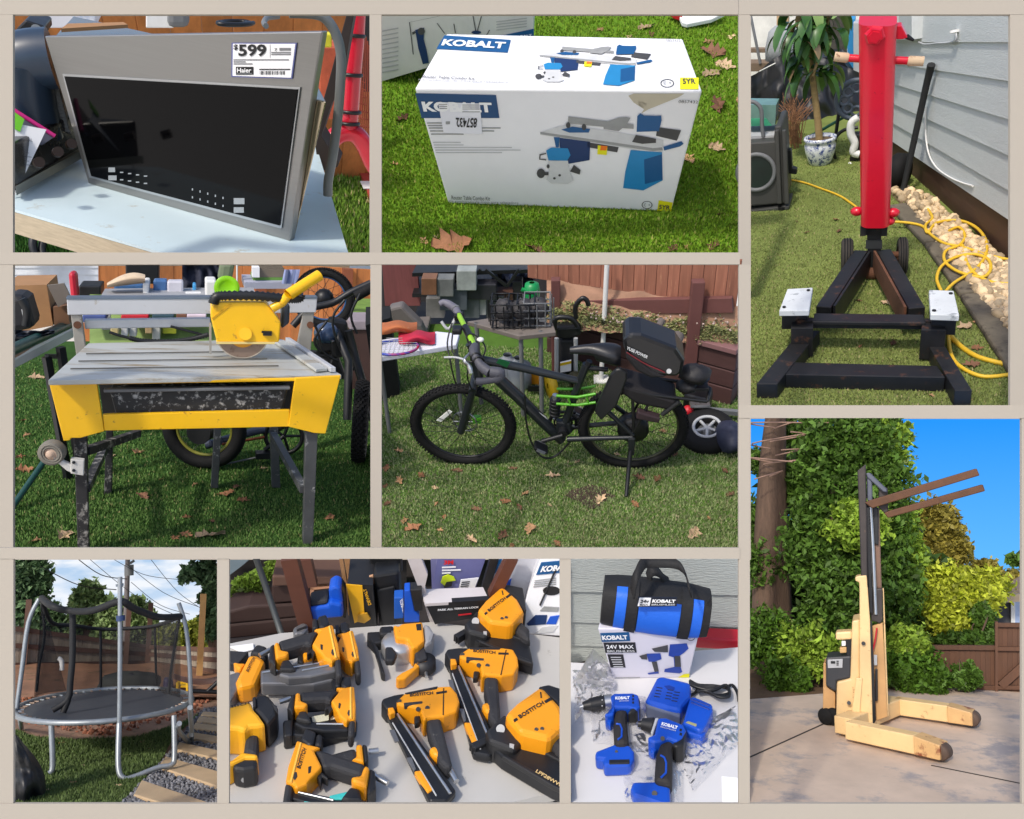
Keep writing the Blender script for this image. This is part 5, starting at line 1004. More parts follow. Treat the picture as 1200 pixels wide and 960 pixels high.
part(MB().prism([b(*p,.09) for p in shell],-BN * .18),'bag_shell',mat('black hard shell',(28,29,33),.33,var=.08,coat=.25),BGp,.022)
part(MB().prism([b(*p,.098) for p in ((818,300),(850,320),(905,360),(955,385),(900,388),(850,362),(820,325))],-BN * .19),'bag_pocket',mat('black ripstop',(34,32,36),.6,bump=.3,bs=30),BGp,.015)
part(MB().tube(smooth([b(*p,.094) for p in ((822,302),(880,338),(935,362),(946,368))],4),.004,5),'red_piping',mat('red piping',(120,40,46),.6),BGp)
part(MB().cyl(b(960,363,.092),b(960,363,.1),.013,n=20),'badge',M_lgrey,BGp)
text('YUSE POWER',[b(820,291,.096),b(888,322,.096),b(893,313,.096),b(824,281,.096)],M_wp,BGp,off=.001,bold=.03)
# crumpled cloth at bag end
CLt = solo(E_,MB().ball(b(1045,372),(.085,.07,.05),None,14,8,.12).ball(b(1020,410),(.06,.06,.04),None,12,8,.12),'rain_cover',mat('black crumpled cloth',(28,27,30),.6,bump=.5,bs=16),'crumpled black rain cover bundled at the end of the bike rack','cover')
part(MB().box(b(1050,408),(.12,.1,.02)),'rear_lamp',M_dark,MBK,.004)
# handlebar, grips, levers
far,near = bpl.p(262,158,-.31),bpl.p(350,330,.26)
ctr = b(305,270); hv = (near - far)
H_ = lambda t: far + hv * t
part(MB().tube([H_(.12),H_(.4)],.0145,12),'handlebar',M_lime,MBK); part(MB().tube([H_(.55),H_(.74)],.0145,12),'handlebar',M_lime,MBK); part(MB().tube([H_(.38),H_(.57)],.02,12),'stem_clamp',M_black,MBK)
part(MB().tube([H_(.47),b(318,288)],.018,10),'stem_body',M_black,MBK)
part(MB().tube([H_(.02),H_(.14)],.02,12),'grip_sleeve',mat('lilac grey rubber',(108,106,118),.6),MBK); part(MB().tube([H_(.0),H_(.03)],.024,12),'bar_end_clamp',M_grey,MBK)
part(MB().tube(smooth([H_(.0),b(228,138,-.33),b(213,143,-.33)],4),[.022] * 4 + [.018] * 5,10),'bar_end',mat('lilac grey rubber',(108,106,118)),MBK)
gq = [bpl.p(322,305,.2),bpl.p(345,345,.26),bpl.p(375,368,.3)]
part(MB().tube(smooth([H_(.74)] + gq,4),[.022,.024,.026,.024,.022,.021,.021,.022,.024,.026,.027,.027,.028],12),'grip',mat('grey black grip',(74,74,82),.6,bump=.3,bs=80),MBK)
for q,o_ in (((330,318),.22),((338,330),.24)): part(MB().ring(bpl.p(*q,o_),hv,.025,.006,18,6),'grip_collar',M_black,MBK)
part(MB().tube(smooth([bpl.p(378,366,.3),bpl.p(410,372,.31),bpl.p(395,388,.32),bpl.p(350,396,.33),bpl.p(330,396,.33)],4),[.03] * 5 + [.024] * 4 + [.018] * 8,10),'bar_end',mat('grey black grip',(74,74,82)),MBK)
part(MB().tube(smooth([H_(.72) + V((0,-.01,-.02)),bpl.p(290,325,.2),bpl.p(305,345,.22),bpl.p(312,370,.24)],4),[.012] * 9 + [.016] * 4,8,flat=.6),'brake_lever',M_steel,MBK)
part(MB().tube(smooth([bpl.p(290,325,.2),bpl.p(262,318,.18),bpl.p(225,318,.17)],4),.006,6),'shift_lever',M_lgrey,MBK)
part(MB().tube(smooth([H_(.1),bpl.p(240,225,-.2),bpl.p(215,200,-.22)],4),.009,7),'brake_lever',M_lgrey,MBK)
for t_ in (.13,.7): part(MB().box(H_(t_) + V((0,0,-.01)),(.05,.05,.04)),'lever_clamp',M_dark,MBK,.008)
part(MB().box(H_(.5) + V((-.06,.02,.01)),(.05,.06,.035)),'light_mount',M_black,MBK,.01); part(MB().ball(bpl.p(343,260,.0),(.02,.02,.012),None,10,6),'bell',M_white,MBK)
for pts in ([(250,205,-.2),(235,270,-.1),(245,330,0),(262,400,.0),(300,450,.03)],[(255,215,-.2),(252,300,-.05),(300,330,.02),(345,330,.03)],[(300,232,-.15),(340,255,-.05),(360,290,0),(345,325,.03)],[(310,335,.2),(300,380,.1),(318,430,.07)]):
    part(MB().tube(smooth([bpl.p(*p) for p in pts],5),.0045,6),'cable',M_black,MBK)
part(MB().tube(smooth([b(488,440,.03),b(492,520,.04),b(510,595,.06),b(545,643,.08),b(590,640,.06),b(640,590,.04)],5),.006,6),'motor_cable',M_black,MBK)
part(MB().tube([b(838,598,.07),b(832,640,.1),at(820,772,.012)],[.014,.013,.011],8),'kickstand',M_dark,MBK); part(MB().prism([b(826,585,.09),b(850,585,.09),b(846,640,.1),b(828,640,.1)],-BN * .02),'kickstand_plate',M_fr,MBK,.004)
# --- retaining wall, bank, fence at the back right
wl0,wl1 = at(560,300),at(1160,476)
hw_ = Pl(E_,wl0,V((0,0,1)).cross(wl1 - wl0),e0); zt2 = hw_.p(1100,285).z
RW = thing(E_,'retaining_wall','dark brown stacked timber retaining wall behind the mountain bike','wall',(wl0 + wl1) / 2)
M_slp = mat('dark brown sleeper',(76,50,48),.7,var=.2,vs=5,stretch=(1,1,6)); n3 = 3
for k in range(n3):
    z0_,z1_ = zt2 * k / n3,zt2 * (k + 1) / n3 - .008
    part(MB().hexa([wl0 + V((0,0,z0_)),wl1 + V((0,0,z0_)),wl1 + V((0,0,z1_)),wl0 + V((0,0,z1_))],[p - hw_.n * .12 for p in (wl0 + V((0,0,z0_)),wl1 + V((0,0,z0_)),wl1 + V((0,0,z1_)),wl0 + V((0,0,z1_)))]),'sleeper',M_slp,RW,.006)
cp_ = [p + V((0,0,zt2)) for p in (wl0,wl1)]; part(MB().hexa([cp_[0] + hw_.n * .02,cp_[1] + hw_.n * .02,cp_[1] - hw_.n * .2,cp_[0] - hw_.n * .2],[p + V((0,0,.035)) for p in (cp_[0] + hw_.n * .02,cp_[1] + hw_.n * .02,cp_[1] - hw_.n * .2,cp_[0] - hw_.n * .2)]),'cap_board',mat('mauve brown cap',(128,92,92),.7,var=.15),RW,.004)
bk = lambda x,y: at(x,y,zt2 + .03 + max(0,(250 - y)) * .004)
def bank(u,v): x = 560 + 625 * u; ytop = 60 + 90 * u; ybot = 212 + 78 * u; y = ybot + (ytop - ybot) * v; p = at(x,y,zt2 + .01 + .25 * v); p.z += .03 * noise.noise(V((u * 9,v * 5,0))); return p
solo(E_,MB().grid(E_,40,20,bank),'bank',mat('pinkish clay bank',(158,122,100),.95,var=.25,vs=5,bump=.6,bs=20,wear=((110,92,74),.3,4)),kind='structure',recalc=False)
gs = MB(); rg = random.Random(6)
for i in range(5200):
    u = rg.uniform(0,1); v = min(.95,max(.0,rg.gauss(.28,.12) + .08 * noise.noise(V((u * 6,0,1))))); p = bank(u,v); a_ = rg.uniform(0,6.28); h = rg.uniform(.008,.02); w = .009
    gs.add([p + V((math.cos(a_) * w,math.sin(a_) * w,0)),p - V((math.cos(a_) * w,math.sin(a_) * w,0)),p + V((rg.uniform(-.03,.03),rg.uniform(-.03,.03),h))],[[0,1,2]])
solo(E_,gs,'bank_grass',mat('bank grass tufts',(156,160,108),.8,isl=.3),'low green ground cover along the top of the retaining wall','grass',kind='stuff',recalc=False)
fl0,fl1 = bank(-.1,.97),bank(1.0,.97); fd = (fl1 - fl0).normalized(); fq = Pl(E_,fl0,V((0,0,1)).cross(fd),e0)
FE = thing(E_,'wooden_fence','weathered red brown board fence above the retaining wall','fence',(fl0 + fl1) / 2)
M_fb = mat('weathered red cedar',(150,98,78),.8,var=.32,vs=3.5,stretch=(9,9,.7),rnd=.14,wear=((186,140,108),.16,7)); M_fp = mat('stained fence rail',(104,64,60),.75,var=.15)
L = (fl1 - fl0).length; s_ = 0.
while s_ < L:
    p = fl0 + fd * (s_ + .036); FH = ztop(E_,p) - p.z; s_ += .072
    if E_.pw(p) and 600 + FPX * (E_.R @ (p - E_.C)).x / -(E_.R @ (p - E_.C)).z > 857: break
    part(MB().hexa([p - fd * .0352,p + fd * .0352,p + fd * .0352 + V((0,0,FH)),p - fd * .0352 + V((0,0,FH))],[q - fq.n * .02 for q in (p - fd * .0352,p + fd * .0352,p + fd * .0352 + V((0,0,FH)),p - fd * .0352 + V((0,0,FH)))]),'fence_board',M_fb,FE,.003)
for x_,w in ((590,.1),(1040,.13)): p = fq.p(x_,150); part(MB().box((p.x,p.y - .08,fq.p(x_,-8).z - .5),(w * .6,.06,.8)),'fence_post',M_fp,FE,.006)
for y_,ra_ in ((142,0),):
    a_,c_ = fq.p(510,148),fq.p(1172,137); part(MB().beam(a_ + fq.n * .03,c_ + fq.n * .03,.04,.1),'fence_rail',M_fp,FE,.004)
solo(E_,scatter(E_,[e0(700,170),e0(1210,190),e0(1210,235),e0(700,200)],60,.004,.010,zt2 + .17,random.Random(9)),'bank_stones',mat('pale stones',(170,150,140),.8,isl=.3),'small pale stones scattered at the foot of the board fence','stones',kind='stuff')
# --- tent pole
a_,c_ = at(738,392),E_.aty(*e0(758,-10),at(738,392).y + .0)
TP = thing(E_,'canopy_pole','thin white canopy pole standing behind the mountain bike','pole',a_); part(MB().tube([a_,c_],.016,10),'pole_tube',M_white,TP); q = a_ + (c_ - a_) * .5; part(MB().cyl(q - V((0,0,.02)),q + V((0,0,.02)),.026),'pole_clamp',M_black,TP); part(MB().box(a_ + V((0,0,.006)),(.1,.1,.012)),'pole_foot',M_white,TP)
# --- white folding table left
tz = .62
WT = thing(E_,'folding_table','white folding table with red and orange bags behind the front wheel','table',at(60,470))
tt = [E_.at(*e0(*p),tz) for p in ((4,318),(265,275),(275,240),(200,232),(4,262))]
part(MB().prism(tt,(0,0,-.035)),'table_top',mat('white blow mould',(214,216,228),.5,var=.04),WT,.006)
part(MB().prism([at(4,466),at(80,440),at(80,400),at(4,400)],(0,0,tz - .04)),'table_skirt',mat('black cloth skirt',(18,20,22),.9),WT)
for p in ((262,268),(10,300)): t3 = E_.at(*e0(*p),tz - .035); part(MB().cyl(t3,(t3.x,t3.y,0),.013),'table_leg',M_grey,WT)
solo(E_,MB().grid(E_,14,8,lambda u,v: E_.at(*e0(75 + 120 * u,272 - 40 * v + 4 * math.sin(u * 9)),tz + .012 + .06 * math.sin(v * 3.1) * math.sin(u * 3.1))),'red_cloth',mat('crimson cloth',(176,30,60),.8,bump=.4,bs=20),'folded crimson cloth on the white folding table','cloth',recalc=False)
solo(E_,MB().grid(E_,14,8,lambda u,v: E_.at(*e0(4 + 132 * u,240 - 40 * v + 4 * math.sin(u * 9)),tz + .012 + .08 * math.sin(v * 3.1) * math.sin(u * 3.1))),'orange_bag',mat('orange brown bag',(176,100,56),.7,bump=.4,bs=20,wear=((214,190,160),.2,8)),'crumpled orange bag on the white folding table','bag',recalc=False)
RQ = thing(E_,'racket','badminton racket with blue and red head lying on the white table','racket',E_.at(*e0(40,285),tz)); rqc = E_.at(*e0(66,285),tz + .03); part(MB().ring(rqc,(0,.2,1),.13,.008,32,6,flat=1),'racket_head',mat('blue red frame',(50,70,160),.4,wear=((190,40,50),.5,6)),RQ)
for k in range(9):
    o_ = (k - 4) * .027; h = math.sqrt(max(0,.13 ** 2 - o_ ** 2)); part(MB().tube([rqc + V((o_,-h,.02)),rqc + V((o_,h,-.02))],.0018,3),'string',M_lgrey,RQ); part(MB().tube([rqc + V((-h,o_,0)),rqc + V((h,o_,0))],.0018,3),'string',M_lgrey,RQ)
# --- black rack and clutter at the back left
yb5 = at(350,300).y
ey = lambda x,y,o=0.: E_.aty(*e0(x,y),yb5 + o)
SH = thing(E_,'storage_rack','black steel storage rack crowded with bins behind the mountain bike','rack',at(330,300))
for x_ in (130,255,405,505): p = ey(x_,8,.9); part(MB().beam((p.x,p.y,0),p,.03,.03,(0,1,0)),'rack_post',M_black,SH)
for y_,o_ in ((42,.5),(110,.7),(210,.8)): part(MB().prism([ey(120,y_ + 12,o_),ey(515,y_,o_),ey(515,y_ - 12,o_),ey(120,y_,o_)],(0,.4,0)),'rack_shelf',M_black,SH)
for a_,c_ in (((300,75),(345,30)),((360,30),(430,85)),((430,85),(470,30))): part(MB().beam(ey(*a_,.45),ey(*c_,.45),.02,.02,(0,1,0)),'rack_brace',M_black,SH)
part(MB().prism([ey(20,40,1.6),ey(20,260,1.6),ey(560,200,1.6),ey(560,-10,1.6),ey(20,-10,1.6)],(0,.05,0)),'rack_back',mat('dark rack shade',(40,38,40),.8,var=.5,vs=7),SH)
cl = [((150,60,200,115),(120,84,60),'brown carton on the rack, left of the tarp'),((200,62,255,120),(110,112,110),'grey carton on the rack beside the brown one'),((265,35,330,100),(150,156,152),'pale grey green bin at the top of the rack'),((210,95,300,165),(76,82,90),'grey blue bin on the middle of the rack'),((300,80,395,130),(40,40,46),'black bin on the middle of the rack'),((290,112,340,190),(84,88,94),'clear grey tote left of the narrow white box'),((338,112,362,180),(150,150,152),'narrow white box between grey totes'),((362,118,420,200),(70,72,74),'dark grey tote right of the narrow white box'),((395,105,450,140),(84,56,44),'brown box near the green watering can'),((165,125,225,190),(110,110,108),'grey mottled box behind the handlebar'),((448,70,480,160),(36,36,40),'tall black pump beside the blue tarp'),((465,160,560,215),(96,98,104),'grey wire crate on the folding table')]
for i,(q,col_,lb_) in enumerate(cl): pbox(E_,*e0(*q[:2]),*e0(*q[2:]),yb5 + .35 + .02 * i,.1,'storage_bin',mat('bin %d' % i,col_,.5,var=.3,vs=9),lb_,'bin',.006)
solo(E_,MB().grid(E_,20,14,lambda u,v: ey(380 + 140 * u,10 + 110 * v,.9 + .15 * noise.noise(V((u * 8,v * 3,5))))),'silver_tarp',mat('silver blue tarp',(136,144,176),.35,.3,var=.3),'shiny silver blue tarp hanging at the end of the rack','tarp',recalc=False)
GW = thing(E_,'watering_can','green watering can hanging by the end of the rack','watering can',ey(512,118,.3)); part(MB().lathe([(.05,-.06),(.06,0),(.05,.06),(.02,.07)],ey(512,102,.3),(0,0,1),16),'can_body',mat('green plastic',(20,140,74),.4),GW); part(MB().tube([ey(505,105,.28),ey(478,95,.28)],.016,8),'spout',mat('green plastic',(20,140,74)),GW)
pbox(E_,*e0(20,-5),*e0(135,150),yb5 + .8,.05,'fence_panel',mat('dull red fence panel',(118,66,64),.8,var=.2,stretch=(9,9,.8)),'dull red brown fence panel behind the grey chair','fence',.004,skew=4)
GC = thing(E_,'grey_chair','grey plastic chair back behind the white folding table','chair',ey(100,240,.1)); part(MB().prism([ey(*p,.1) for p in ((40,160),(85,150),(150,215),(165,250),(80,260))],(0,.1,0)),'backrest',mat('warm grey plastic',(110,104,100),.5),GC,.02)
part(MB().prism([ey(*p,.12) for p in ((75,250),(165,245),(165,275),(80,280))],(0,.3,0)),'seat',mat('warm grey plastic',(110,104,100)),GC,.01)
FT = thing(E_,'folding_table','grey folding table with wire crates behind the handlebar','table',at(450,330)); tz2 = .6
part(MB().prism([E_.at(*e0(*p),tz2) for p in ((300,200),(470,248),(590,235),(580,205),(400,185))],(0,0,-.03)),'table_top',mat('grey brown table',(112,104,98),.6),FT,.004)
for p in ((475,240),(540,232),(330,205)): t3 = E_.at(*e0(*p),tz2); part(MB().cyl(t3,(t3.x,t3.y,0),.014),'table_leg',M_grey,FT)
for i,(x_,y_) in enumerate(((425,205),(480,205),(530,200))):
    p = E_.at(*e0(x_,y_),tz2 + .001); kt = thing(E_,'wire_basket',('small dark wire basket nearest the rack on the grey table','tall dark wire basket in the middle of the grey table','pale wire basket at the end of the grey table')[i],'basket',p)
    for z_ in (.01,.06,.11,.16): part(MB().tube([p + V((math.cos(t * 1.5708 + .78) * .11,math.sin(t * 1.5708 + .78) * .11,z_)) for t in range(4)],.006,5,True),'wire',M_dark if i < 2 else M_grey,kt)
    for t in range(12): a_ = t * .5236; part(MB().cyl(p + V((math.cos(a_) * .1,math.sin(a_) * .1,.01)),p + V((math.cos(a_) * .1,math.sin(a_) * .1,.16)),.004,n=5),'wire',M_dark if i < 2 else M_grey,kt)
    part(MB().ball(p + V((0,0,.09)),(.07,.07,.07),None,10,6,.15),'contents',mat('basket stuff',(60,58,60),.7,var=.5,vs=20),kt)
# pressure washer dolly
PW = thing(E_,'pressure_washer','black pressure washer on a two wheeled frame with upright handle behind the bike','pressure washer',at(620,400))
yw = at(620,405).y; ew = lambda x,y,o=0.: E_.aty(*e0(x,y),yw + o)
for x_ in (592,655): part(MB().tube([ew(x_,395),ew(x_,255)],.014,8),'frame_tube',M_lgrey,PW)
part(MB().tube(smooth([ew(*p) for p in ((585,225),(590,190),(640,190),(660,215))],4),.018,8),'handle',M_black,PW)
part(MB().tube(smooth([ew(*p) for p in ((655,190),(655,150),(675,125),(690,130),(697,148))],4),.016,8),'spray_gun',M_black,PW)
part(MB().prism([ew(*p,.02) for p in ((588,220),(672,215),(675,245),(640,260),(592,258))],(0,.12,0)),'hose_hook',M_black,PW,.02)
part(MB().prism([ew(*p,.05) for p in ((600,260),(652,260),(660,375),(596,375))],(0,.15,0)),'pump_body',mat('dark pump',(36,36,40),.6,var=.3),PW,.02)
lbp = part(MB().prism([ew(*p,-.02) for p in ((604,338),(640,330),(640,362),(604,368))],(0,.02,0)),'warning_label',M_paper,PW); part(MB().prism([ew(*p,-.023) for p in ((604,338),(640,330),(640,338),(604,346))],(0,.003,0)),'label_band',mat('yellow band',(226,190,30),.5),lbp)
for p_ in ((575,410),(655,405)): part(MB().lathe([(.02,-.025),(.08,-.025),(.085,0),(.08,.025),(.02,.025)],E_.at(*e0(*p_),.085) ,(1,.3,0),22),'dolly_wheel',mat('yellow black wheel',(60,56,30),.6) if p_[0] > 600 else mat('yellow wheel',(206,170,20),.5),PW)
YT = thing(E_,'yellow_tool','small orange yellow tool base on the turf under the grey table','tool',at(520,408)); part(MB().prism([at(492,405),at(548,412),at(552,390),at(498,384)],(0,0,.09)),'tool_body',mat('orange yellow plastic',(226,150,30),.5),YT,.01); part(MB().box(at(520,396,.05) + V((0,-.09,0)),(.08,.01,.04)),'tool_slot',M_black,YT)
for i,(x_,y_) in enumerate(((435,400),(470,410))): p = at(x_,y_); solo(E_,MB().lathe([(.07,0),(.085,.02),(.085,.16),(.03,.2),(.03,.22)],p,(0,0,1),16),'water_jug',mat('cloudy plastic jug',(150,156,164),.25),('cloudy plastic water jug under the grey table beside the frame','second cloudy water jug beside the table leg')[i],'jug')
# hoverboard wheel and parts by the wall at the right
HB = thing(E_,'spare_tyre','small knobbly wheel with white rim lying on the turf beside the retaining wall','wheel',at(1085,575)); hc = at(1085,560,.06)
axh = V((-.15,-.25,1)).normalized(); part(MB().ring(hc,axh,.115,.055,36,12),'tyre',M_rubber,HB); part(MB().ring(hc + axh * .045,axh,.08,.01,32,8),'rim',M_lgrey,HB); part(MB().lathe([(0,.03),(.03,.03),(.035,.0),(.075,.0)],hc,axh,24),'hub',M_grey,HB)
for k in range(5): a_ = k * 1.2566; x_ = axh.orthogonal().normalized(); part(MB().tube([hc + axh * .03,hc + axh * .03 + (x_ * math.cos(a_) + axh.cross(x_) * math.sin(a_)) * .08],.01,6),'spoke',M_lgrey,HB)
KC = thing(E_,'ride_on_kart','black ride-on frame with bolts and a red knob behind the bike rack','kart',at(1050,500)); part(MB().prism([at(1000,500,.02),at(1080,520,.02),at(1100,480,.02),at(1030,460,.02)],(0,0,.14)),'housing',M_black,KC,.02); part(MB().ball(at(1022,492,.1),.035,None,10,6,.1),'red_knob',M_red,KC); part(MB().beam(at(1080,490,.08),at(1200,500,.06),.03,.03),'bar',M_grey,KC); part(MB().box(at(1060,470,.16),(.12,.06,.02)),'bracket_plate',M_steel,KC)
solo(E_,MB().ball(at(1158,578,.085),(.085,.13,.085),None,14,8,.1),'dark_bag',mat('navy bag',(42,46,66),.6,bump=.4,bs=16),'dark navy bag on the turf beside the knobbly wheel','bag')
for a_,c_,r_,lb_ in (((905,255),(938,195),.02,'square timber stake leaning behind the rack bag'),((975,290),(990,245),.035,'thick grey pipe end behind the rack bag')):
    solo(E_,MB().tube([E_.aty(*e0(*a_),b(900,300).y + .35),E_.aty(*e0(*c_),b(900,300).y + .45)],r_,8),'leaning_stake',mat('grey brown stake',(96,88,84),.8),lb_,'stake')

# ================================================================ F: walkie stacker forklift on a concrete drive
Fp = Panel(879,490,1198,942,8,2.9,D3)
f1 = zf(874,485,.271667); f2 = zf(874,710,.271667); f3 = zf(960,540,.187441); f4 = zf(950,690,.218712)
ft = lambda x,y,z=0.: Fp.at(*f2(x,y),z)
M_conc = mat('dappled broom finished concrete',(204,182,162),.85,var=.16,vs=1.6,bump=.2,bs=60,wear=((158,150,148),.5,1.3))  # warm and grey blotches painted in place of dappled sun on the concrete
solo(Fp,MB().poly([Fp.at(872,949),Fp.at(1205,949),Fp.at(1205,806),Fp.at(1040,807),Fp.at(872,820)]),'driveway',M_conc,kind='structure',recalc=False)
solo(Fp,MB().poly([Fp.at(872,830,-.03),Fp.at(1205,830,-.03),Fp.at(1205,700,-.03),Fp.at(872,700,-.03)]),'planting_bed',mat('brown leaf mulch',(104,80,58),.95,var=.35,vs=4,bump=.8,bs=14),kind='structure',recalc=False)
for a,b in (((-10,665),(345,505)),((800,688),(1230,775))):
    p,q = ft(*a,.003),ft(*b,.003); solo(Fp,MB().beam(p,q,.02,.004),'expansion_joint',mat('dark joint',(60,54,50),.9),kind='structure')
# --- forklift
FK_ = thing(Fp,'pallet_stacker','cream walk behind pallet stacker with raised dark mast and two rusty forks','forklift',ft(560,560))
M_cr = mat('cream enamel',(226,192,138),.45,var=.1,vs=3,wear=((150,104,66),.16,10)); M_mast = mat('dark mast steel',(62,56,54),.5,.4,var=.2,wear=((110,88,70),.2,9)); M_frk = mat('rusty fork',(92,60,38),.6,.3,var=.3,vs=6)
ym = ft(530,545).y; fpl = Pl(Fp,(0,ym,0),(0,-1,0)); 
def fm(zz,pts,dep,nm,m,off=0.,bev=.012,par=None): return part(MB().prism([fpl.p(*zz(*p),off) for p in pts],(0,dep,0)),nm,m,par or FK_,bev)
fm(f3,[(238,62),(290,22),(296,250),(302,730),(262,730),(246,250)],.12,'outer_mast',M_mast)
fm(f3,[(340,285),(376,300),(388,720),(398,960),(352,960)],.1,'inner_mast',mat('brown mast steel',(128,100,84),.45,.4,var=.15),-.25)
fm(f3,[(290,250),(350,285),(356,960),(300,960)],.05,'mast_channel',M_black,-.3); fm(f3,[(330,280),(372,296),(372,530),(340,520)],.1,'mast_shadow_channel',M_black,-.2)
fm(f3,[(296,85),(330,80),(335,262),(300,250)],.06,'carriage_side',mat('blue grey carriage',(84,88,100),.45,.4),-.05)
fm(f3,[(290,78),(318,75),(425,178),(424,200),(400,195),(300,105)],.05,'carriage_bar',mat('blue grey carriage',(84,88,100)),-.02)
fm(f3,[(372,145),(428,172),(432,322),(408,330),(370,290)],.05,'carriage_plate',M_mast,-.1)
for a,b,c,d in (((284,262),(985,48),(1004,92),(330,298)),((406,328),(1024,148),(1038,190),(430,358))):
    fa_ = fpl.p(*f3(*a),.02); 
    fm(f3,[a,(a[0] + 30,a[1] - 14),b,c,d],.13,'fork',M_frk,.02,.01)
part(MB().tube([fpl.p(*f3(320,290),-.1),fpl.p(*f3(335,560),-.1),fpl.p(*f3(352,960),-.1)],.022,10),'lift_cylinder',M_steel,FK_)
ch = MB(); 
for k in range(50): t = k / 49; ch.box(fpl.p(*f3(303 + 22 * t,300 + 640 * t),-.06),(.03,.03,.028))
part(ch,'lift_chain',M_dark,FK_,kind='stuff')
fm(f3,[(225,728),(240,722),(296,716),(300,760),(305,960),(258,960),(250,760),(226,752)],.2,'mast_shroud',M_cr,.02)
fm(f4,[(262,-10),(305,-10),(318,180),(333,735),(262,742),(262,170)],.2,'mast_shroud_lower',M_cr,.021,.01)
fm(f4,[(222,172),(264,165),(264,742),(205,735),(136,712),(140,500),(212,482)],.5,'battery_cover',M_cr,-.03,.02)
fm(f4,[(244,480),(277,480),(256,768),(208,768)],.05,'strut',M_cr,.05,.006)
fm(f4,[(316,175),(328,172),(350,705),(334,735)],.06,'channel_gap',M_black,-.02,.004)
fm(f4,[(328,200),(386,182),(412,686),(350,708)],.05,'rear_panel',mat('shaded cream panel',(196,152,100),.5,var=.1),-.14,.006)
fm(f4,[(385,0),(392,0),(418,680),(405,690)],.1,'far_column',M_cr,-.2,.006)
fm(f4,[(305,0),(385,0),(386,170),(372,188),(350,178),(325,175)],.1,'mast_foot',M_mast,-.12,.01)
fm(f4,[(338,355),(356,355),(356,410),(340,410)],.02,'gauge',M_lgrey,-.06,.002); part(MB().tube(smooth([fpl.p(*f4(*p),-.08) for p in ((355,210),(345,280),(332,330))],4),.01,6),'red_hose',M_red,FK_)
fm(f4,[(345,430),(358,430),(360,600),(345,605)],.04,'valve_block',M_black,-.07,.006)
cb = fm(f4,[(82,368),(217,360),(217,480),(140,495),(137,556),(82,522)],.35,'control_box',mat('charcoal box',(52,54,58),.5),-.05,.02)
fm(f4,[(90,380),(172,376),(170,424),(92,426)],.01,'display',M_lgrey,-.035,.004,cb); fm(f4,[(108,388),(132,388),(132,402),(108,402)],.008,'display_window',M_black,-.03,.001,cb)
for y_ in (386,396,406): fm(f4,[(138,y_),(150,y_),(150,y_ + 6),(138,y_ + 6)],.008,'display_key',M_black,-.03,.001,cb)
fm(f4,[(133,233),(222,228),(222,272),(135,276)],.2,'head_cover',M_cr,-.08,.02)
fm(f4,[(182,250),(222,248),(222,362),(190,362)],.2,'tiller_post',M_dark,-.1,.01); fm(f4,[(155,315),(192,312),(192,344),(156,346)],.08,'handle_block',mat('tan block',(200,160,104),.5),-.08,.01); fm(f4,[(165,282),(188,282),(188,306),(166,308)],.06,'white_switch',M_white,-.07,.006)
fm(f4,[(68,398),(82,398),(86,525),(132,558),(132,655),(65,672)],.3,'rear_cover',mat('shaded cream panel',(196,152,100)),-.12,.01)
for x_,y_,r in ((88,698,.1),(120,680,.1),(118,712,.09),(160,728,.08)):
    c = fpl.p(*f4(x_,y_),-.15); c.z = max(c.z,r); part(MB().lathe([(.0,-.06),(r * .8,-.06),(r,-.03),(r,.03),(r * .8,.06),(0,.06)],c,(.4,1,0),20),'drive_wheel',M_rubber,FK_)
fm(f4,[(150,738),(205,738),(205,752),(150,748)],.3,'skirt',M_black,-.1,.004)
for x_,y_ in ((283,293),(236,686),(205,612)): part(MB().cyl(fpl.p(*f4(x_,y_),.06),fpl.p(*f4(x_,y_),.0),.022,n=12),'bolt',M_dark,FK_)
hl = .19
def legbar(a,b,w,nm,z=hl): pa,pb = ft(*a),ft(*b); pa.z = pb.z = z / 2 + .04; return part(MB().beam(pa,pb,w,z),nm,M_cr,FK_,.012),pa,pb
_,na,nb = legbar((445,585),(745,652),.17,'outrigger'); _,fa2,fb2 = legbar((650,478),(880,512),.17,'outrigger'); legbar((420,572),(650,474),.2,'cross_frame')
for pb,pa in ((nb,na),(fb2,fa2)):
    d = (pb - pa).normalized(); ax = V((-d.y,d.x,0)); c = pb + d * .12; c.z = .11
    part(MB().prism([pb + ax * .11 + V((0,0,-.09)),pb + d * .26 + ax * .11 + V((0,0,-.09)),pb + d * .26 + ax * .11 + V((0,0,.06)),pb + ax * .11 + V((0,0,.1))],-ax * .22),'wheel_fork',mat('chipped cream',(206,166,112),.5,wear=((130,70,44),.4,8)),FK_,.01)
    part(MB().lathe([(0,-.075),(.07,-.075),(.085,-.06),(.085,.06),(.07,.075),(0,.075)],c + d * .12,ax,22),'load_wheel',mat('worn grey wheel',(84,66,54),.7,var=.3),FK_)
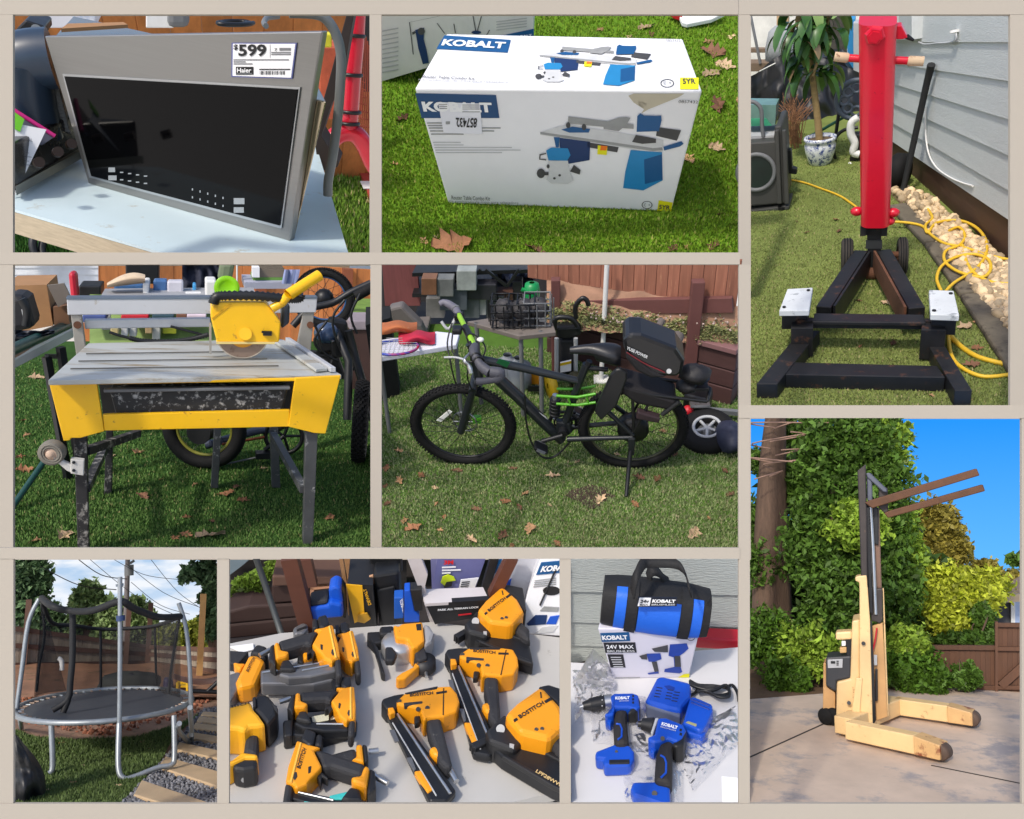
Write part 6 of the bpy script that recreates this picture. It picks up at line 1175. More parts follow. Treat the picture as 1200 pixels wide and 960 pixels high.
# --- fence, gate, house
yfn = ft(900,372).y + .3; fe = lambda x,y,o=0.: Fp.aty(*f2(x,y),yfn + o)
FN = thing(Fp,'wooden_fence','dark brown board fence at the end of the concrete drive','fence',fe(900,350))
M_fd = mat('dark stained board',(92,62,44),.8,var=.2,vs=3,stretch=(6,6,.8),rnd=.12)
for k in range(19): x0 = 660 + k * 22; part(MB().prism([fe(x0,372),fe(x0 + 21.4,372),fe(x0 + 21.4,176),fe(x0,176)],(0,.03,0)),'fence_board',M_fd,FN)
for y_ in (172,345): part(MB().prism([fe(650,y_ + 16,-.05),fe(1082,y_ + 20,-.05),fe(1082,y_,-.05),fe(650,y_ - 2,-.05)],(0,.05,0)),'fence_rail',M_fd,FN)
GT = thing(Fp,'wooden_gate','dark brown braced wooden gate beside the board fence','gate',fe(1150,370))
for k in range(6): x0 = 1084 + k * 22; part(MB().prism([fe(x0,380),fe(x0 + 21.4,380),fe(x0 + 21.4,75),fe(x0,75)],(0,.03,0)),'gate_board',M_fd,GT)
for y_ in (75,178,345): part(MB().prism([fe(1080,y_ + 16,-.06),fe(1225,y_ + 18,-.06),fe(1225,y_,-.06),fe(1080,y_,-.06)],(0,.05,0)),'gate_rail',M_fd,GT)
part(MB().beam(fe(1100,345,-.05),fe(1205,250,-.05),.1,.05,(0,1,0)),'gate_brace',M_fd,GT); part(MB().prism([fe(1076,382,-.08),fe(1088,382,-.08),fe(1088,70,-.08),fe(1076,70,-.08)],(0,.1,0)),'gate_post',M_fd,GT)
yh = yfn + 3.5; hh = lambda x,y,o=0.: Fp.aty(*f1(x,y),yh + o)
HS = thing(Fp,'house','grey house corner with shingle roof and pale window behind the gate','house',hh(1150,1000))
part(MB().prism([hh(1078,1000),hh(1230,1000),hh(1230,790),hh(1078,798)],(0,2.,0)),'wall',mat('dark grey siding',(70,72,80),.7),HS)
part(MB().prism([hh(1060,800,-.5),hh(1240,788,-.5),hh(1240,690,.8),hh(1200,715,.8)],(0,.1,.08)),'roof',mat('brown grey shingle',(128,112,100),.9,var=.25,vs=9,bump=.5),HS)
part(MB().beam(hh(1058,800,-.55),hh(1240,789,-.55),.1,.12),'gutter',mat('tan gutter',(190,168,140),.5),HS)
wd_ = part(MB().prism([hh(1152,960,-.02),hh(1235,960,-.02),hh(1235,798,-.02),hh(1152,800,-.02)],(0,.04,0)),'window',mat('window sky pane',(150,168,200),.1,coat=.5),HS)
part(MB().beam(hh(1152,960,-.05),hh(1152,798,-.05),.06,.06,(0,1,0)),'window_frame',M_white,wd_)
# --- trees
def leafcloud(P,blobs,n,ls,m,root,rnd,nm='crown',up=.25):
    """Crown of many small leaf faces spread through lumpy blobs (centre, radii)."""
    tot = sum(b[1][0] * b[1][1] ** .5 for b in blobs); A_ = []
    for c,r in blobs:
        k = int(n * r[0] * r[1] ** .5 / tot); d = np.random.normal(size=(k,3)); d /= np.linalg.norm(d,axis=1)[:,None]
        rad = np.random.uniform(0,1,k) ** .28
        d3 = [V((float(x[0]),float(x[1]),float(x[2]))) for x in d]; cv = V(c); lump = np.array([.62 + .8 * noise.noise(x * 2.3 + cv) + .45 * noise.noise(x * 5.5 + cv) for x in d3])
        A_.append(np.array(c) + d * (rad * (.45 + lump * .75))[:,None] * np.array(r))
    pts = np.concatenate(A_)
    if nm != 'leaf_cluster':    # keep each crown inside its own opening
        q = (pts - np.array(P.C)) @ np.array(P.R).T; X = 600 + FPX * q[:,0] / -q[:,2]; Y = 480 - FPX * q[:,1] / -q[:,2]; x0,y0,x1,y1 = P.box
        pts = pts[(Y > y0 - 4) & (X > x0 - 5) & (X < x1 + 5)]
    k = len(pts)
    a = np.random.normal(size=(k,3)); a /= np.linalg.norm(a,axis=1)[:,None]; b = np.random.normal(size=(k,3)); b[:,2] *= .5; b -= a * (a * b).sum(1)[:,None]; b /= np.linalg.norm(b,axis=1)[:,None]
    s = ls * np.random.uniform(.4,1.5,(k,1)); org = np.array(OFF[root.name])
    vs = np.empty((k * 4,3)); vs[0::4] = pts - a * s; vs[1::4] = pts + b * s * .5; vs[2::4] = pts + a * s; vs[3::4] = pts - b * s * .5; vs -= org
    me = bpy.data.meshes.new(nm); me.vertices.add(k * 4); me.vertices.foreach_set('co',vs.ravel()); me.loops.add(k * 4); me.loops.foreach_set('vertex_index',np.arange(k * 4,dtype=np.int32)); me.polygons.add(k); me.polygons.foreach_set('loop_start',np.arange(0,k * 4,4,dtype=np.int32)); me.update(calc_edges=True); me.materials.append(m)
    o = bpy.data.objects.new(nm,me); COL.objects.link(o); o.parent = root; OFF[o.name] = OFF[root.name]; return o
def leafmat(name,col,tl=.35,isl=.6):
    if name in _mats: return _mats[name]
    m = mat(name,col,.5,var=.1,isl=isl,spec=.3); nt = m.node_tree; N = nt.nodes; b_ = N['Principled BSDF']; tr = N.new('ShaderNodeBsdfTranslucent'); mx = N.new('ShaderNodeMixShader'); mx.inputs[0].default_value = tl
    src = b_.inputs['Base Color'].links[0].from_socket; nt.links.new(src,tr.inputs[0]); out = N['Material Output']; nt.links.new(b_.outputs[0],mx.inputs[1]); nt.links.new(tr.outputs[0],mx.inputs[2]); nt.links.new(mx.outputs[0],out.inputs[0]); return m
M_bark = mat('grey brown bark',(96,76,62),.9,var=.35,vs=6,bump=.8,bs=18,stretch=(3,3,.6))
rt = random.Random(21)
def tree(P,name,label,base,trunk,blobs,n,ls,m,group=None,tr=.1,cat='tree',limbs=4):
    t = thing(P,name,label,cat,base,group)
    tp_ = smooth(trunk,4); part(MB().tube(tp_,[tr * (1 - .6 * i / len(tp_)) for i in range(len(tp_))],10),'trunk',M_bark,t)
    for k in range(limbs):
        s = tp_[int(len(tp_) * rt.uniform(.35,.9))]; c = V(rt.choice(blobs)[0]); mid = (s + c) / 2 + V((rt.uniform(-.2,.2),0,rt.uniform(0,.3))); part(MB().tube(smooth([s,mid,c],3),[tr * .3] * 3 + [tr * .18] * 3 + [tr * .08],6),'limb',M_bark,t)
    leafcloud(P,blobs,n,ls,m,t,rt); return t
yt = ft(300,380).y + 1.2
def bl(x,y,r,o=0.,ry=None,zz=f1): c = Fp.aty(*zz(x,y),yt + o); s = r * .271667 * Fp.pw(c); return (tuple(c),(s,s * .7,(ry or r) * .271667 * Fp.pw(c)))
g = lambda x,y,o=0.: Fp.aty(*f1(x,y),yt + o)
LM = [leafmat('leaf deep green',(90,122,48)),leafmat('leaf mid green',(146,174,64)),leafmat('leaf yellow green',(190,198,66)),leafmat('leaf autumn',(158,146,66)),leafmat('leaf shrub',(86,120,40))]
def tb(x,o): p = g(x,1170,o); p.z = -.03; return p
tree(Fp,'broadleaf_tree','tall dense green broadleaf tree directly behind the stacker mast',tb(400,0),[tb(400,0),g(400,800),g(420,400),g(430,100)],[bl(400,120,190),bl(560,90,130,.5),bl(430,350,190),bl(560,300,140),bl(350,560,200),bl(560,560,150),bl(430,760,190,-.3),bl(640,760,120,.2),bl(600,930,120,.3),bl(400,950,160,-.2)],42000,.052,LM[0],tr=.25)
tree(Fp,'broadleaf_tree','sunlit light green tree overhanging beside the raised mast',tb(600,.9),[tb(600,.9),g(600,600,.9),g(620,200,.9)],[bl(650,90,70,.4,50),bl(600,200,100,.3),bl(640,480,110,.3),bl(520,120,100,.2),bl(690,620,90,.4),bl(480,480,120,-.5)],13000,.05,LM[1],tr=.14)
tree(Fp,'pine_tree','tall brown trunked tree with thin twigs at the left of the driveway',tb(110,.6),[tb(120,.6),g(110,600,.6),g(115,250,.6),g(130,-40,.6)],[bl(60,480,110,.9),bl(230,300,110,.8),bl(40,200,60,1.1),bl(180,60,70,1.),bl(80,650,110,.5)],7000,.055,LM[0],tr=.34)
tree(Fp,'broadleaf_tree','green gold autumn tree standing right of the forks',tb(830,3.),[tb(830,3.),g(830,800,3.),g(820,500,3.)],[bl(830,480,100,3),bl(780,570,110,3),bl(880,570,80,3),bl(840,620,110,3),bl(740,450,60,3)],13000,.055,LM[3],tr=.16)
tree(Fp,'shrub','feathery yellow green bush behind the fence',tb(860,2.),[tb(860,2.),g(860,850,2.)],[bl(860,760,130,2),bl(960,790,120,2),bl(780,850,120,1.8),bl(900,900,130,1.8),bl(1040,740,90,2.5)],15000,.048,LM[2],tr=.1,cat='bush')
tree(Fp,'shrub','small round topped green gold tree near the house roof',tb(1030,4.),[tb(1030,4.),g(1030,800,4.)],[bl(1030,680,60,4),bl(1000,740,80,4),bl(1090,760,70,4),bl(1150,720,50,5)],6000,.055,LM[3],tr=.12,cat='bush')
tree(Fp,'shrub','dark clipped hedge top showing over the fence',tb(1000,1.4),[tb(1000,1.4),g(1000,960,1.4)],[bl(960,970,90,1.2,30),bl(1060,965,60,1.2,28),bl(880,985,60,1.2,30),bl(1020,880,50,1.6,70)],6000,.045,LM[0],tr=.05,cat='hedge')
for i,(x_,y_,r_,o_,lb_,m_) in enumerate(((90,960,150,-.5,'leafy dark shrub under the pine trunk at the drive edge',4),(270,1020,130,-.7,'leafy shrub left of the control box',1),(180,1130,90,-.9,'low shrub spilling on the drive edge left of the stacker',4),(690,1000,100,-.3,'tall leafy shrub between stacker and fence',1),(760,1120,110,-.5,'low spreading shrub in front of the fence',4),(640,1100,70,-.6,'small shrub beside the stacker at the bed edge',4),(955,1130,55,-.4,'small dark shrub at the foot of the fence',0))):
    b_ = g(x_,y_ + r_ * .8,o_); b_.z = -.03
    tree(Fp,'shrub',lb_,b_,[b_,g(x_,y_,o_)],[bl(x_,y_,r_,o_),bl(x_ - r_ * .5,y_ + r_ * .3,r_ * .6,o_ - .1),bl(x_ + r_ * .5,y_ + r_ * .25,r_ * .6,o_ - .1)],4200,.045,LM[m_],'shrubs along the drive edge',.03,'shrub',2)
sp = g(1185,630,1.5); tree(Fp,'leafy_twig','thin leafy twig reaching in over the house roof',g(1215,640,1.5),[g(1240,600,1.5),g(1190,625,1.5),g(1140,635,1.5)],[bl(1185,632,34,1.5,22),bl(1150,625,16,1.5)],160,.09,LM[0],tr=.03,cat='twig',limbs=1)
for i in range(8): p = g(105 + rt.uniform(-10,30),60 + 30 * i,.3); solo(Fp,MB().tube(smooth([p,p + V((rt.uniform(-.4,.6),-.2,.08)),p + V((rt.uniform(-.8,1.1),-.4,rt.uniform(-.1,.2)))],4),.012,5),'bare_twig',mat('pale bare twig',(150,120,104),.8),'thin pale bare twig against the tall brown trunk','twig','bare twigs on the brown trunk')
# foliage backdrop of the wood behind
WB = thing(Fp,'far_wood','dark mass of woodland foliage behind the nearer trees','wood',tb(350,2.5)); WB['kind'] = 'stuff'
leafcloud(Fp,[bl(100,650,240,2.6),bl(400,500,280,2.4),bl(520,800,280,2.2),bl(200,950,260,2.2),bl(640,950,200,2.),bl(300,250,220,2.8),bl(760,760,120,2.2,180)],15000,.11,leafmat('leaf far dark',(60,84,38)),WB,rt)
# --- sky backdrop
def skymat(name,c0,c1,cloud=None,strength=1.):
    m = bpy.data.materials.new(name); m.use_nodes = True; nt = m.node_tree; N = nt.nodes; L = nt.links; N.remove(N['Principled BSDF']); em = N.new('ShaderNodeEmission'); em.inputs[1].default_value = strength
    tc = N.new('ShaderNodeTexCoord'); sx = N.new('ShaderNodeSeparateXYZ'); L.new(tc.outputs['Generated'],sx.inputs[0]); mx = N.new('ShaderNodeMix'); mx.data_type = 'RGBA'; mx.inputs[6].default_value = rgb(c0); mx.inputs[7].default_value = rgb(c1); L.new(sx.outputs[2],mx.inputs[0]); out = mx.outputs[2]
    if cloud:
        mp = N.new('ShaderNodeMapping'); mp.inputs['Scale'].default_value = (2.2,1,5); L.new(tc.outputs['Generated'],mp.inputs[0]); nz = N.new('ShaderNodeTexNoise'); nz.inputs['Scale'].default_value = 2.2; nz.inputs['Detail'].default_value = 6; L.new(mp.outputs[0],nz.inputs['Vector']); rp = N.new('ShaderNodeMapRange'); rp.inputs[1].default_value = .36; rp.inputs[2].default_value = .62; L.new(nz.outputs[0],rp.inputs[0])
        m2 = N.new('ShaderNodeMix'); m2.data_type = 'RGBA'; L.new(rp.outputs[0],m2.inputs[0]); L.new(out,m2.inputs[6]); m2.inputs[7].default_value = rgb(cloud); out = m2.outputs[2]
    L.new(out,em.inputs[0]); L.new(em.outputs[0],N['Material Output'].inputs[0]); return m
ysk = yt + 9
def skysheet(P,x0,y0,x1,y1,y,m):
    def fn(u,v): px = x0 + (x1 - x0) * u; p = P.aty(px,y1 + (y0 - y1) * v,y); p.y -= 1.2 * (2 * u - 1) ** 2 * 0; return p
    return solo(P,MB().grid(P,9,9,fn),'sky',m,kind='structure',recalc=False)
skysheet(Fp,868,481,1208,830,ysk,skymat('clear blue sky',(120,196,240),(22,132,228)))

# ================================================================ G: trampoline in a back garden
G = Panel(15,655,254,942,8,4.3,D3)
g0 = zf(10,648,.3125)
ga = lambda x,y,z=0.: G.at(*g0(x,y),z)
solo(G,MB().poly([G.at(8,949),G.at(261,949),G.at(261,740),G.at(8,740)]),'garden_ground',mat('leaf littered clay',(146,112,90),.95,var=.35,vs=1.4,bump=.6,bs=9,wear=((92,78,54),.4,2.5)),kind='structure',recalc=False)
gp1 = [(-10,650),(100,690),(260,700),(480,690),(640,640),(720,600),(620,690),(560,800),(400,960),(-10,960)]
solo(G,MB().poly([ga(*p,.02) for p in gp1]),'lawn',M_turfd,kind='structure',recalc=False)
blades(G,[g0(*p) for p in gp1],.02,22000,.06,.016,mat('lawn blade dull',(84,104,52),.7,var=.1,isl=.4),label='dull green lawn under the trampoline')
leaves(G,[g0(x,y) + (s,) for x,y,s in ((415,875,9),(280,800,7),(240,865,10),(200,715,7),(360,690,8),(300,670,7),(150,890,8),(445,760,8),(500,710,7),(530,735,6))],'dry fallen leaf on the lawn below the trampoline','leaves below the trampoline',.03,500)
lt = scatter(G,[g0(*p) for p in ((60,640),(350,690),(500,660),(700,600),(780,540),(790,480),(600,470),(20,500))],1500,.03,.06,0,random.Random(31),.12)
solo(G,lt,'leaf_litter',mat('brown leaf litter',(150,96,72),.9,isl=.4),'brown leaf litter covering the ground behind the trampoline','leaves',kind='stuff')
# stepping slabs and gravel
gv = [(400,960),(560,800),(640,700),(720,590),(800,570),(800,960)]
solo(G,MB().poly([ga(*p,.015) for p in gv]),'gravel_path',mat('dark gravel ground',(84,82,84),.95,var=.4,vs=9,bump=.8,bs=25),kind='structure',recalc=False)
solo(G,scatter(G,[g0(*p) for p in gv],3200,.016,.034,.02,random.Random(12)),'gravel',mat('grey gravel',(118,118,122),.85,isl=.45),'grey gravel between the stepping slabs','gravel',kind='stuff')
for i,q in enumerate((((470,905),(500,850),(810,955),(780,1000)),((560,800),(590,762),(810,825),(800,880)),((625,735),(640,708),(810,745),(810,775)),((655,690),(680,670),(810,690),(810,712)),((690,655),(700,636),(810,650),(810,670)),((705,630),(715,612),(810,625),(810,642)),((720,607),(730,594),(810,600),(810,614)))):
    solo(G,MB().prism([ga(*p,.09) for p in q],(0,0,-.08)),'stepping_slab',mat('tan slab',(186,160,126),.85,var=.15,vs=2,rnd=.1,bump=.2),'tan rectangular stepping slab in the grey gravel path','slab','stepping slabs of the gravel path',bev=.02)
# trampoline
bc0 = ga(350,700); TRc = None
zm = .95; lft,rgt = G.at(*g0(35,590),zm),G.at(*g0(686,570),zm); ctr = (lft + rgt) / 2; RX = (rgt - lft).length / 2
frt,bck = G.at(*g0(360,632),zm),G.at(*g0(360,512),zm); RY = (frt - bck).length / 2; ctr = V((ctr.x,(frt.y + bck.y) / 2,zm)); Rr = RX
print('tramp',RX,RY)
RYs = RY / RX
el = lambda a,s=1.,z=0.: ctr + V((math.cos(a) * Rr * s,math.sin(a) * Rr * s * RYs,z))
TM = thing(G,'trampoline','round trampoline with grey steel frame, black mat and tall safety net','trampoline',V((ctr.x,ctr.y,0)))
M_galv = mat('galvanised tube',(150,156,160),.42,.5,var=.12)
part(MB().tube([el(i * 6.2832 / 64) for i in range(64)],.055,10,True),'frame_ring',M_galv,TM)
mtv = [el(i * 6.2832 / 64,.9,-.0) for i in range(64)]
part(MB().prism(mtv,(0,0,-.02)),'jumping_mat',mat('black woven mat',(56,60,68),.55,var=.1),TM)
for i in range(60): a = i * 6.2832 / 60; part(MB().tube([el(a,.9),el(a,.995)],.02,6),'spring',mat('rusty spring',(150,130,116),.5,.5) if i % 3 else M_galv,TM)
def ground_pt(x,y): return ga(x,y,.04)
# curved W legs
for pts in (((40,600),(48,665)),((160,635),(165,800),(150,838)),((415,640),(412,800),(430,855),(470,850),(560,805),(610,795),(622,760),(620,610)),((640,640),(640,670),(685,715),(680,580))):
    P_ = []
    lx_,ly_ = pts[0]
    for k,(x,y) in enumerate(pts):
        yy = G.at(*g0(*pts[0]),zm).y if k == 0 else None
        P_.append((x,y))
    top0 = G.at(*g0(*pts[0]),zm); low = max(pts,key=lambda p: p[1]); gy = ga(*low).y; q = []
    for x,y in pts:
        f_ = min(1,max(0,(y - pts[0][1]) / max(1,low[1] - pts[0][1]))); q.append(G.aty(*g0(x,y),top0.y + (gy - top0.y) * f_))
    for v in q: v.z = max(v.z,.05)
    part(MB().tube(smooth(q,5),.05,8),'leg',M_galv,TM)
# enclosure poles
def pole(pts,y,nm='enclosure_pole',r=.045,m=M_galv): return part(MB().tube(smooth([G.aty(*g0(*p),y) for p in pts],4),r,8),nm,m,TM)
yl,yfr,yrt = G.at(*g0(35,590),zm).y,G.at(*g0(415,632),zm).y,G.at(*g0(686,570),zm).y
pole([(30,590),(50,440),(75,260),(115,172)],yl); pl_ = pole([(415,700),(418,400),(418,90)],yfr - .05,r=.042); pole([(686,690),(680,440),(665,280),(638,188)],yrt)
part(MB().beam(G.aty(*g0(402,123),yfr),G.aty(*g0(432,118),yfr),.05,.05),'pole_bracket',M_galv,TM); part(MB().cyl(G.aty(*g0(420,255),yfr - .05),G.aty(*g0(420,235),yfr - .05),.08),'pole_clamp',mat('blue clamp',(40,60,100),.5),TM)
ybk = G.at(*g0(360,512),zm).y; M_pad = mat('black foam sleeve',(22,23,26),.7)
top_ = [((125,170),yl),((165,200),(yl + yfr) / 2),((235,218),yfr + 1.),((320,215),yfr + .4),((418,182),yfr),((470,208),yfr + .2),((560,240),yrt - .6),((645,238),yrt)]
part(MB().tube(smooth([G.aty(*g0(*p),y) for p,y in top_],5),.07,8),'net_hem',M_pad,TM)
top2 = [((125,172),yl),((160,260),yl + 1),((240,272),ybk - .6),((350,286),ybk),((470,282),ybk),((560,272),ybk - .5),((645,238),yrt)]
part(MB().tube(smooth([G.aty(*g0(*p),y) for p,y in top2],5),.045,8),'net_hem',M_pad,TM)
for pts,y in (([(240,215),(240,380),(232,480),(222,550),(165,590)],yfr + 1.2),([(224,550),(205,598)],yfr + 1.2)): pole(pts,y,'padded_pole',.06,M_pad)
for pts,y in (([(122,175),(135,300),(115,420),(105,520)],yl + .6),([(548,270),(552,400),(556,520)],ybk),([(640,245),(612,420),(600,530)],yrt + .4),([(345,286),(346,400),(346,515)],ybk)): pole(pts,y,'net_pole',.03,M_pad)
# net as fine mesh of strands: vertical strips of net around the ring (semi open)
def netmat():
    m = bpy.data.materials.new('black safety net'); m.use_nodes = True; nt = m.node_tree; N = nt.nodes; L = nt.links; b_ = N['Principled BSDF']; b_.inputs['Base Color'].default_value = (.012,.012,.014,1); b_.inputs['Roughness'].default_value = .8
    tr = N.new('ShaderNodeBsdfTransparent'); mx = N.new('ShaderNodeMixShader'); tc = N.new('ShaderNodeTexCoord'); nz = N.new('ShaderNodeTexNoise'); nz.inputs['Scale'].default_value = 1.2; L.new(tc.outputs['Object'],nz.inputs['Vector']); rp = N.new('ShaderNodeMapRange'); rp.inputs[1].default_value = .3; rp.inputs[2].default_value = .7; rp.inputs[3].default_value = .4; rp.inputs[4].default_value = .7
    L.new(nz.outputs[0],rp.inputs[0]); L.new(rp.outputs[0],mx.inputs[0]); L.new(tr.outputs[0],mx.inputs[1]); L.new(b_.outputs[0],mx.inputs[2]); L.new(mx.outputs[0],N['Material Output'].inputs[0]); return m
M_net = netmat()
def netwall(tops,bots,nm='safety_net'):
    T_ = smooth([G.aty(*g0(*p),y) for p,y in tops],5); B_ = smooth([G.aty(*g0(*p),y) for p,y in bots],5); n = min(len(T_),len(B_)); mb = MB(); vs = []
    for i in range(n):
        for j in range(7): t = j / 6; p = T_[i] * (1 - t) + B_[i] * t; vs.append(p + V((0,.12 * noise.noise(V((i * .5,j * .6,0))),0)))
    mb.add(vs,[[i * 7 + j,i * 7 + j + 1,(i + 1) * 7 + j + 1,(i + 1) * 7 + j] for i in range(n - 1) for j in range(6)],True); part(mb,nm,M_net,TM,recalc=False)
netwall(top2,[((95,540),yl),((130,528),yl + 1),((230,515),ybk - .6),((350,512),ybk),((470,514),ybk),((560,522),ybk - .5),((645,545),yrt)])
netwall([((125,170),yl),((130,235),yl + .3),((150,265),yl + .6)],[((100,540),yl),((140,530),yl + .3),((220,530),yl + .6)])
netwall([((560,262),ybk),((600,250),yrt + .6),((645,238),yrt)],[((560,520),ybk),((595,530),yrt + .6),((612,535),yrt)])
# fence
fa0,fa1,fa2 = ga(-20,430),ga(500,432),ga(820,460)
fa0,fa1,fa2 = G.aty(*g0(-20,430),ybk + 9),G.aty(*g0(520,415),ybk + 11),G.aty(*g0(820,455),ybk + 7)
FN = thing(G,'wooden_fence','long weathered grey brown board fence behind the trampoline','fence',fa1)
M_gf = mat('weathered grey board',(150,138,122),.85,var=.25,vs=2,stretch=(4,4,.5),rnd=.16,wear=((92,70,56),.2,1.5))
def fseg(a,b,ta,tb_,n):
    for k in range(n):
        t0,t1 = k / n,(k + .95) / n; p,q = a.lerp(b,t0),a.lerp(b,t1); h0,h1 = ta + (tb_ - ta) * t0,ta + (tb_ - ta) * t1
        part(MB().prism([p,q,q + V((0,0,h1)),p + V((0,0,h0))],(0,.05,0)),'fence_board',M_gf,FN)
    for f_ in (.06,.55,.97): part(MB().beam(a + V((0,-.06,ta * f_)),b + V((0,-.06,tb_ * f_)),.06,.14),'fence_rail',mat('dark fence rail',(96,70,58),.85),FN)
H0 = (G.aty(*g0(-20,275),ybk + 9) - fa0).z; H1 = (G.aty(*g0(520,350),ybk + 11) - fa1).z; H2 = (G.aty(*g0(820,362),ybk + 7) - fa2).z
fseg(fa0,fa1,H0,H1,44); fseg(fa1,fa2,H1,H2,22)
for x_ in (50,430,560): p = fa0.lerp(fa1,min(1,(x_ + 20) / 540)); part(MB().box(p + V((0,-.12,1.)),(.16,.12,2.2)),'fence_post',mat('dark fence rail',(96,70,58)),FN)
part(MB().box(G.aty(*g0(720,370),ybk + 7) ,(.18,.14,3.6)),'gate_post',mat('tan post wood',(176,136,84),.8),FN)
# bank behind trampoline
solo(G,MB().grid(G,24,6,lambda u,v: G.aty(*g0(-20 + 840 * u,540 - 125 * v + 6 * noise.noise(V((u * 8,v * 3,0)))),ybk + 3 + (6.3 * v))),'clay_bank',mat('orange clay bank',(156,112,84),.95,var=.3,vs=1.2,bump=.5,bs=6,wear=((110,92,60),.3,1.6)),kind='structure',recalc=False)
# trees and sky
yT = ybk + 16
def gl_(x,y,r,o=0.,ry=None): c = G.aty(*g0(x,y),yT + o); s = r * .3125 * G.pw(c); return (tuple(c),(s,s * .7,(ry or r) * .3125 * G.pw(c)))
gg = lambda x,y,o=0.: G.aty(*g0(x,y),yT + o)
gt_ = [('big dark green tree behind the fence left of the net',(60,150),[(30,90,90,0),(90,60,60,0),(60,180,90,0),(110,110,50,0),(20,200,80,0)],0,3600),('round pale green tree seen through the net top',(300,190),[(300,150,50,2),(270,190,45,2),(330,200,60,2),(290,230,60,2)],1,2000),('olive green tree behind the utility pole',(440,260),[(400,240,70,1),(460,220,70,1),(500,250,60,1),(440,300,80,1),(380,300,60,1)],1,3200),('dark green bush behind the left fence section',(150,250),[(150,230,45,3),(180,260,40,3),(120,260,40,3)],0,1200),('yellow green bush above the right fence section',(640,320),[(600,310,50,0),(660,310,60,0),(720,320,50,0),(690,290,35,0)],2,2000),('dark pine branches at the right edge of the sky',(770,200),[(770,100,40,-3),(760,170,40,-3),(770,240,45,-3),(775,300,35,-3)],0,1700),('hazy green bushes in the fence corner',(560,330),[(540,330,35,2),(580,335,35,2),(250,290,40,3),(330,310,30,3)],1,1200)]
LG = [leafmat('garden leaf dark',(104,132,92)),leafmat('garden leaf mid',(146,168,112)),leafmat('garden leaf yellow',(176,184,84))]
for lb_,tr_,bs_,mi,n in gt_:
    o_ = bs_[0][3]; b_ = gg(tr_[0],430,o_); tree(G,'garden_tree',lb_,b_,[b_,gg(tr_[0],tr_[1] + 60,o_),gg(tr_[0],tr_[1],o_)],[gl_(x,y,r,o) for x,y,r,o in bs_],int(n * 2.6),.15,LG[mi],tr=.25)
br = gg(790,60,-8); tree(G,'leafy_branch','leafy branch reaching into the sky above the right pole',br,[gg(810,40,-8),gg(740,50,-8),gg(650,90,-8)],[gl_(700,70,40,-8),gl_(750,45,40,-8),gl_(660,95,25,-8),gl_(730,100,25,-8)],700,.13,LG[0],tr=.05,cat='branch')
UP = thing(G,'utility_pole','wooden utility pole with transformer rising behind the trampoline','pole',gg(440,430,-1)); part(MB().cyl(gg(436,430,-1),gg(447,20,-1),.11,.09),'pole_shaft',mat('grey pole wood',(110,104,104),.85),UP); part(MB().cyl(gg(452,85,-1.5),gg(452,45,-1.5),.17),'transformer',M_grey,UP); part(MB().beam(gg(455,40,-1.4),gg(472,28,-1.4),.1,.1),'cross_arm',M_grey,UP)
for i,(a,b) in enumerate((((120,50),(405,138)),((250,15),(445,98)),((300,20),(640,240)),((370,10),(640,100)),((440,40),(720,205)),((530,20),(740,220)),((460,110),(680,230)))):
    A0,B0 = gg(*a,-2 - .1 * i),gg(*b,-2 - .1 * i); mid = (A0 + B0) / 2 - V((0,0,.25)); solo(G,MB().tube(smooth([A0,mid,B0],6),0.018 if i < 2 else .011,5),'power_line',M_dark,('thick service line dropping from the left sky to the tall net pole','upper line running to the utility pole','thin line crossing behind the net hem','thin line above the right net hem','line running from the pole to the right trees','steep thin line over the right net corner','low thin line beside the utility pole')[i],'cable')
skysheet(G,4,646,265,800,yT + 10,skymat('overcast sky',(206,216,228),(160,188,218),(222,226,232),.95))
# small things
HM = thing(G,'hammock','pale striped hammock on a dark stand right of the trampoline','hammock',ga(740,520)); yhm = ga(740,560).y
part(MB().grid(G,12,5,lambda u,v: G.aty(*g0(620 + 190 * u,452 + 30 * math.sin(u * 2.2) - 25 * u * u + v * 22),yhm + v * .8)),'sling',mat('pink white stripe',(206,190,190),.8,var=.25,stretch=(1,9,1)),HM,recalc=False)
part(MB().tube([G.aty(*g0(800,470),yhm),G.aty(*g0(745,520),yhm)],.06,8),'stand_arm',M_dark,HM); part(MB().tube([G.aty(*g0(680,518),yhm),G.aty(*g0(790,522),yhm)],.06,8),'stand_base',M_dark,HM)
YC = thing(G,'yellow_chair','small yellow metal chair behind the net','chair',ga(655,530)); yy_ = ga(655,535).y; M_yc = mat('yellow chair paint',(206,166,30),.5)
for x_ in (635,672): part(MB().cyl(G.aty(*g0(x_,532),yy_),G.aty(*g0(x_,485),yy_),.05),'leg',M_yc,YC)
part(MB().prism([G.aty(*g0(*p),yy_) for p in ((630,505),(676,505),(676,497),(630,497))],(0,.5,0)),'seat',M_yc,YC); part(MB().prism([G.aty(*g0(*p),yy_ + .4) for p in ((634,497),(672,497),(672,480),(634,480))],(0,.06,0)),'backrest',M_yc,YC)
solo(G,MB().prism([G.aty(*g0(*p),ga(600,535).y) for p in ((580,515),(620,515),(618,475),(584,472))],(0,.5,0)),'purple_chair',mat('dark purple plastic',(54,46,84),.5),'dark purple chair beside the yellow chair behind the net','chair',bev=.08)
solo(G,MB().tube(smooth([G.aty(*g0(*p),ybk + 2.5) for p in ((445,470),(462,460),(480,475),(500,510))],4),.09,8),'play_arch',M_dark,'dark curved play arch on the bank behind the mat','toy')
solo(G,MB().ball(G.aty(*g0(450,490),ybk + 2.6),(.75,.3,.32),None,14,8,.12),'dark_mound',mat('dark green cover',(48,50,46),.8),'dark covered mound on the bank behind the mat','mound')
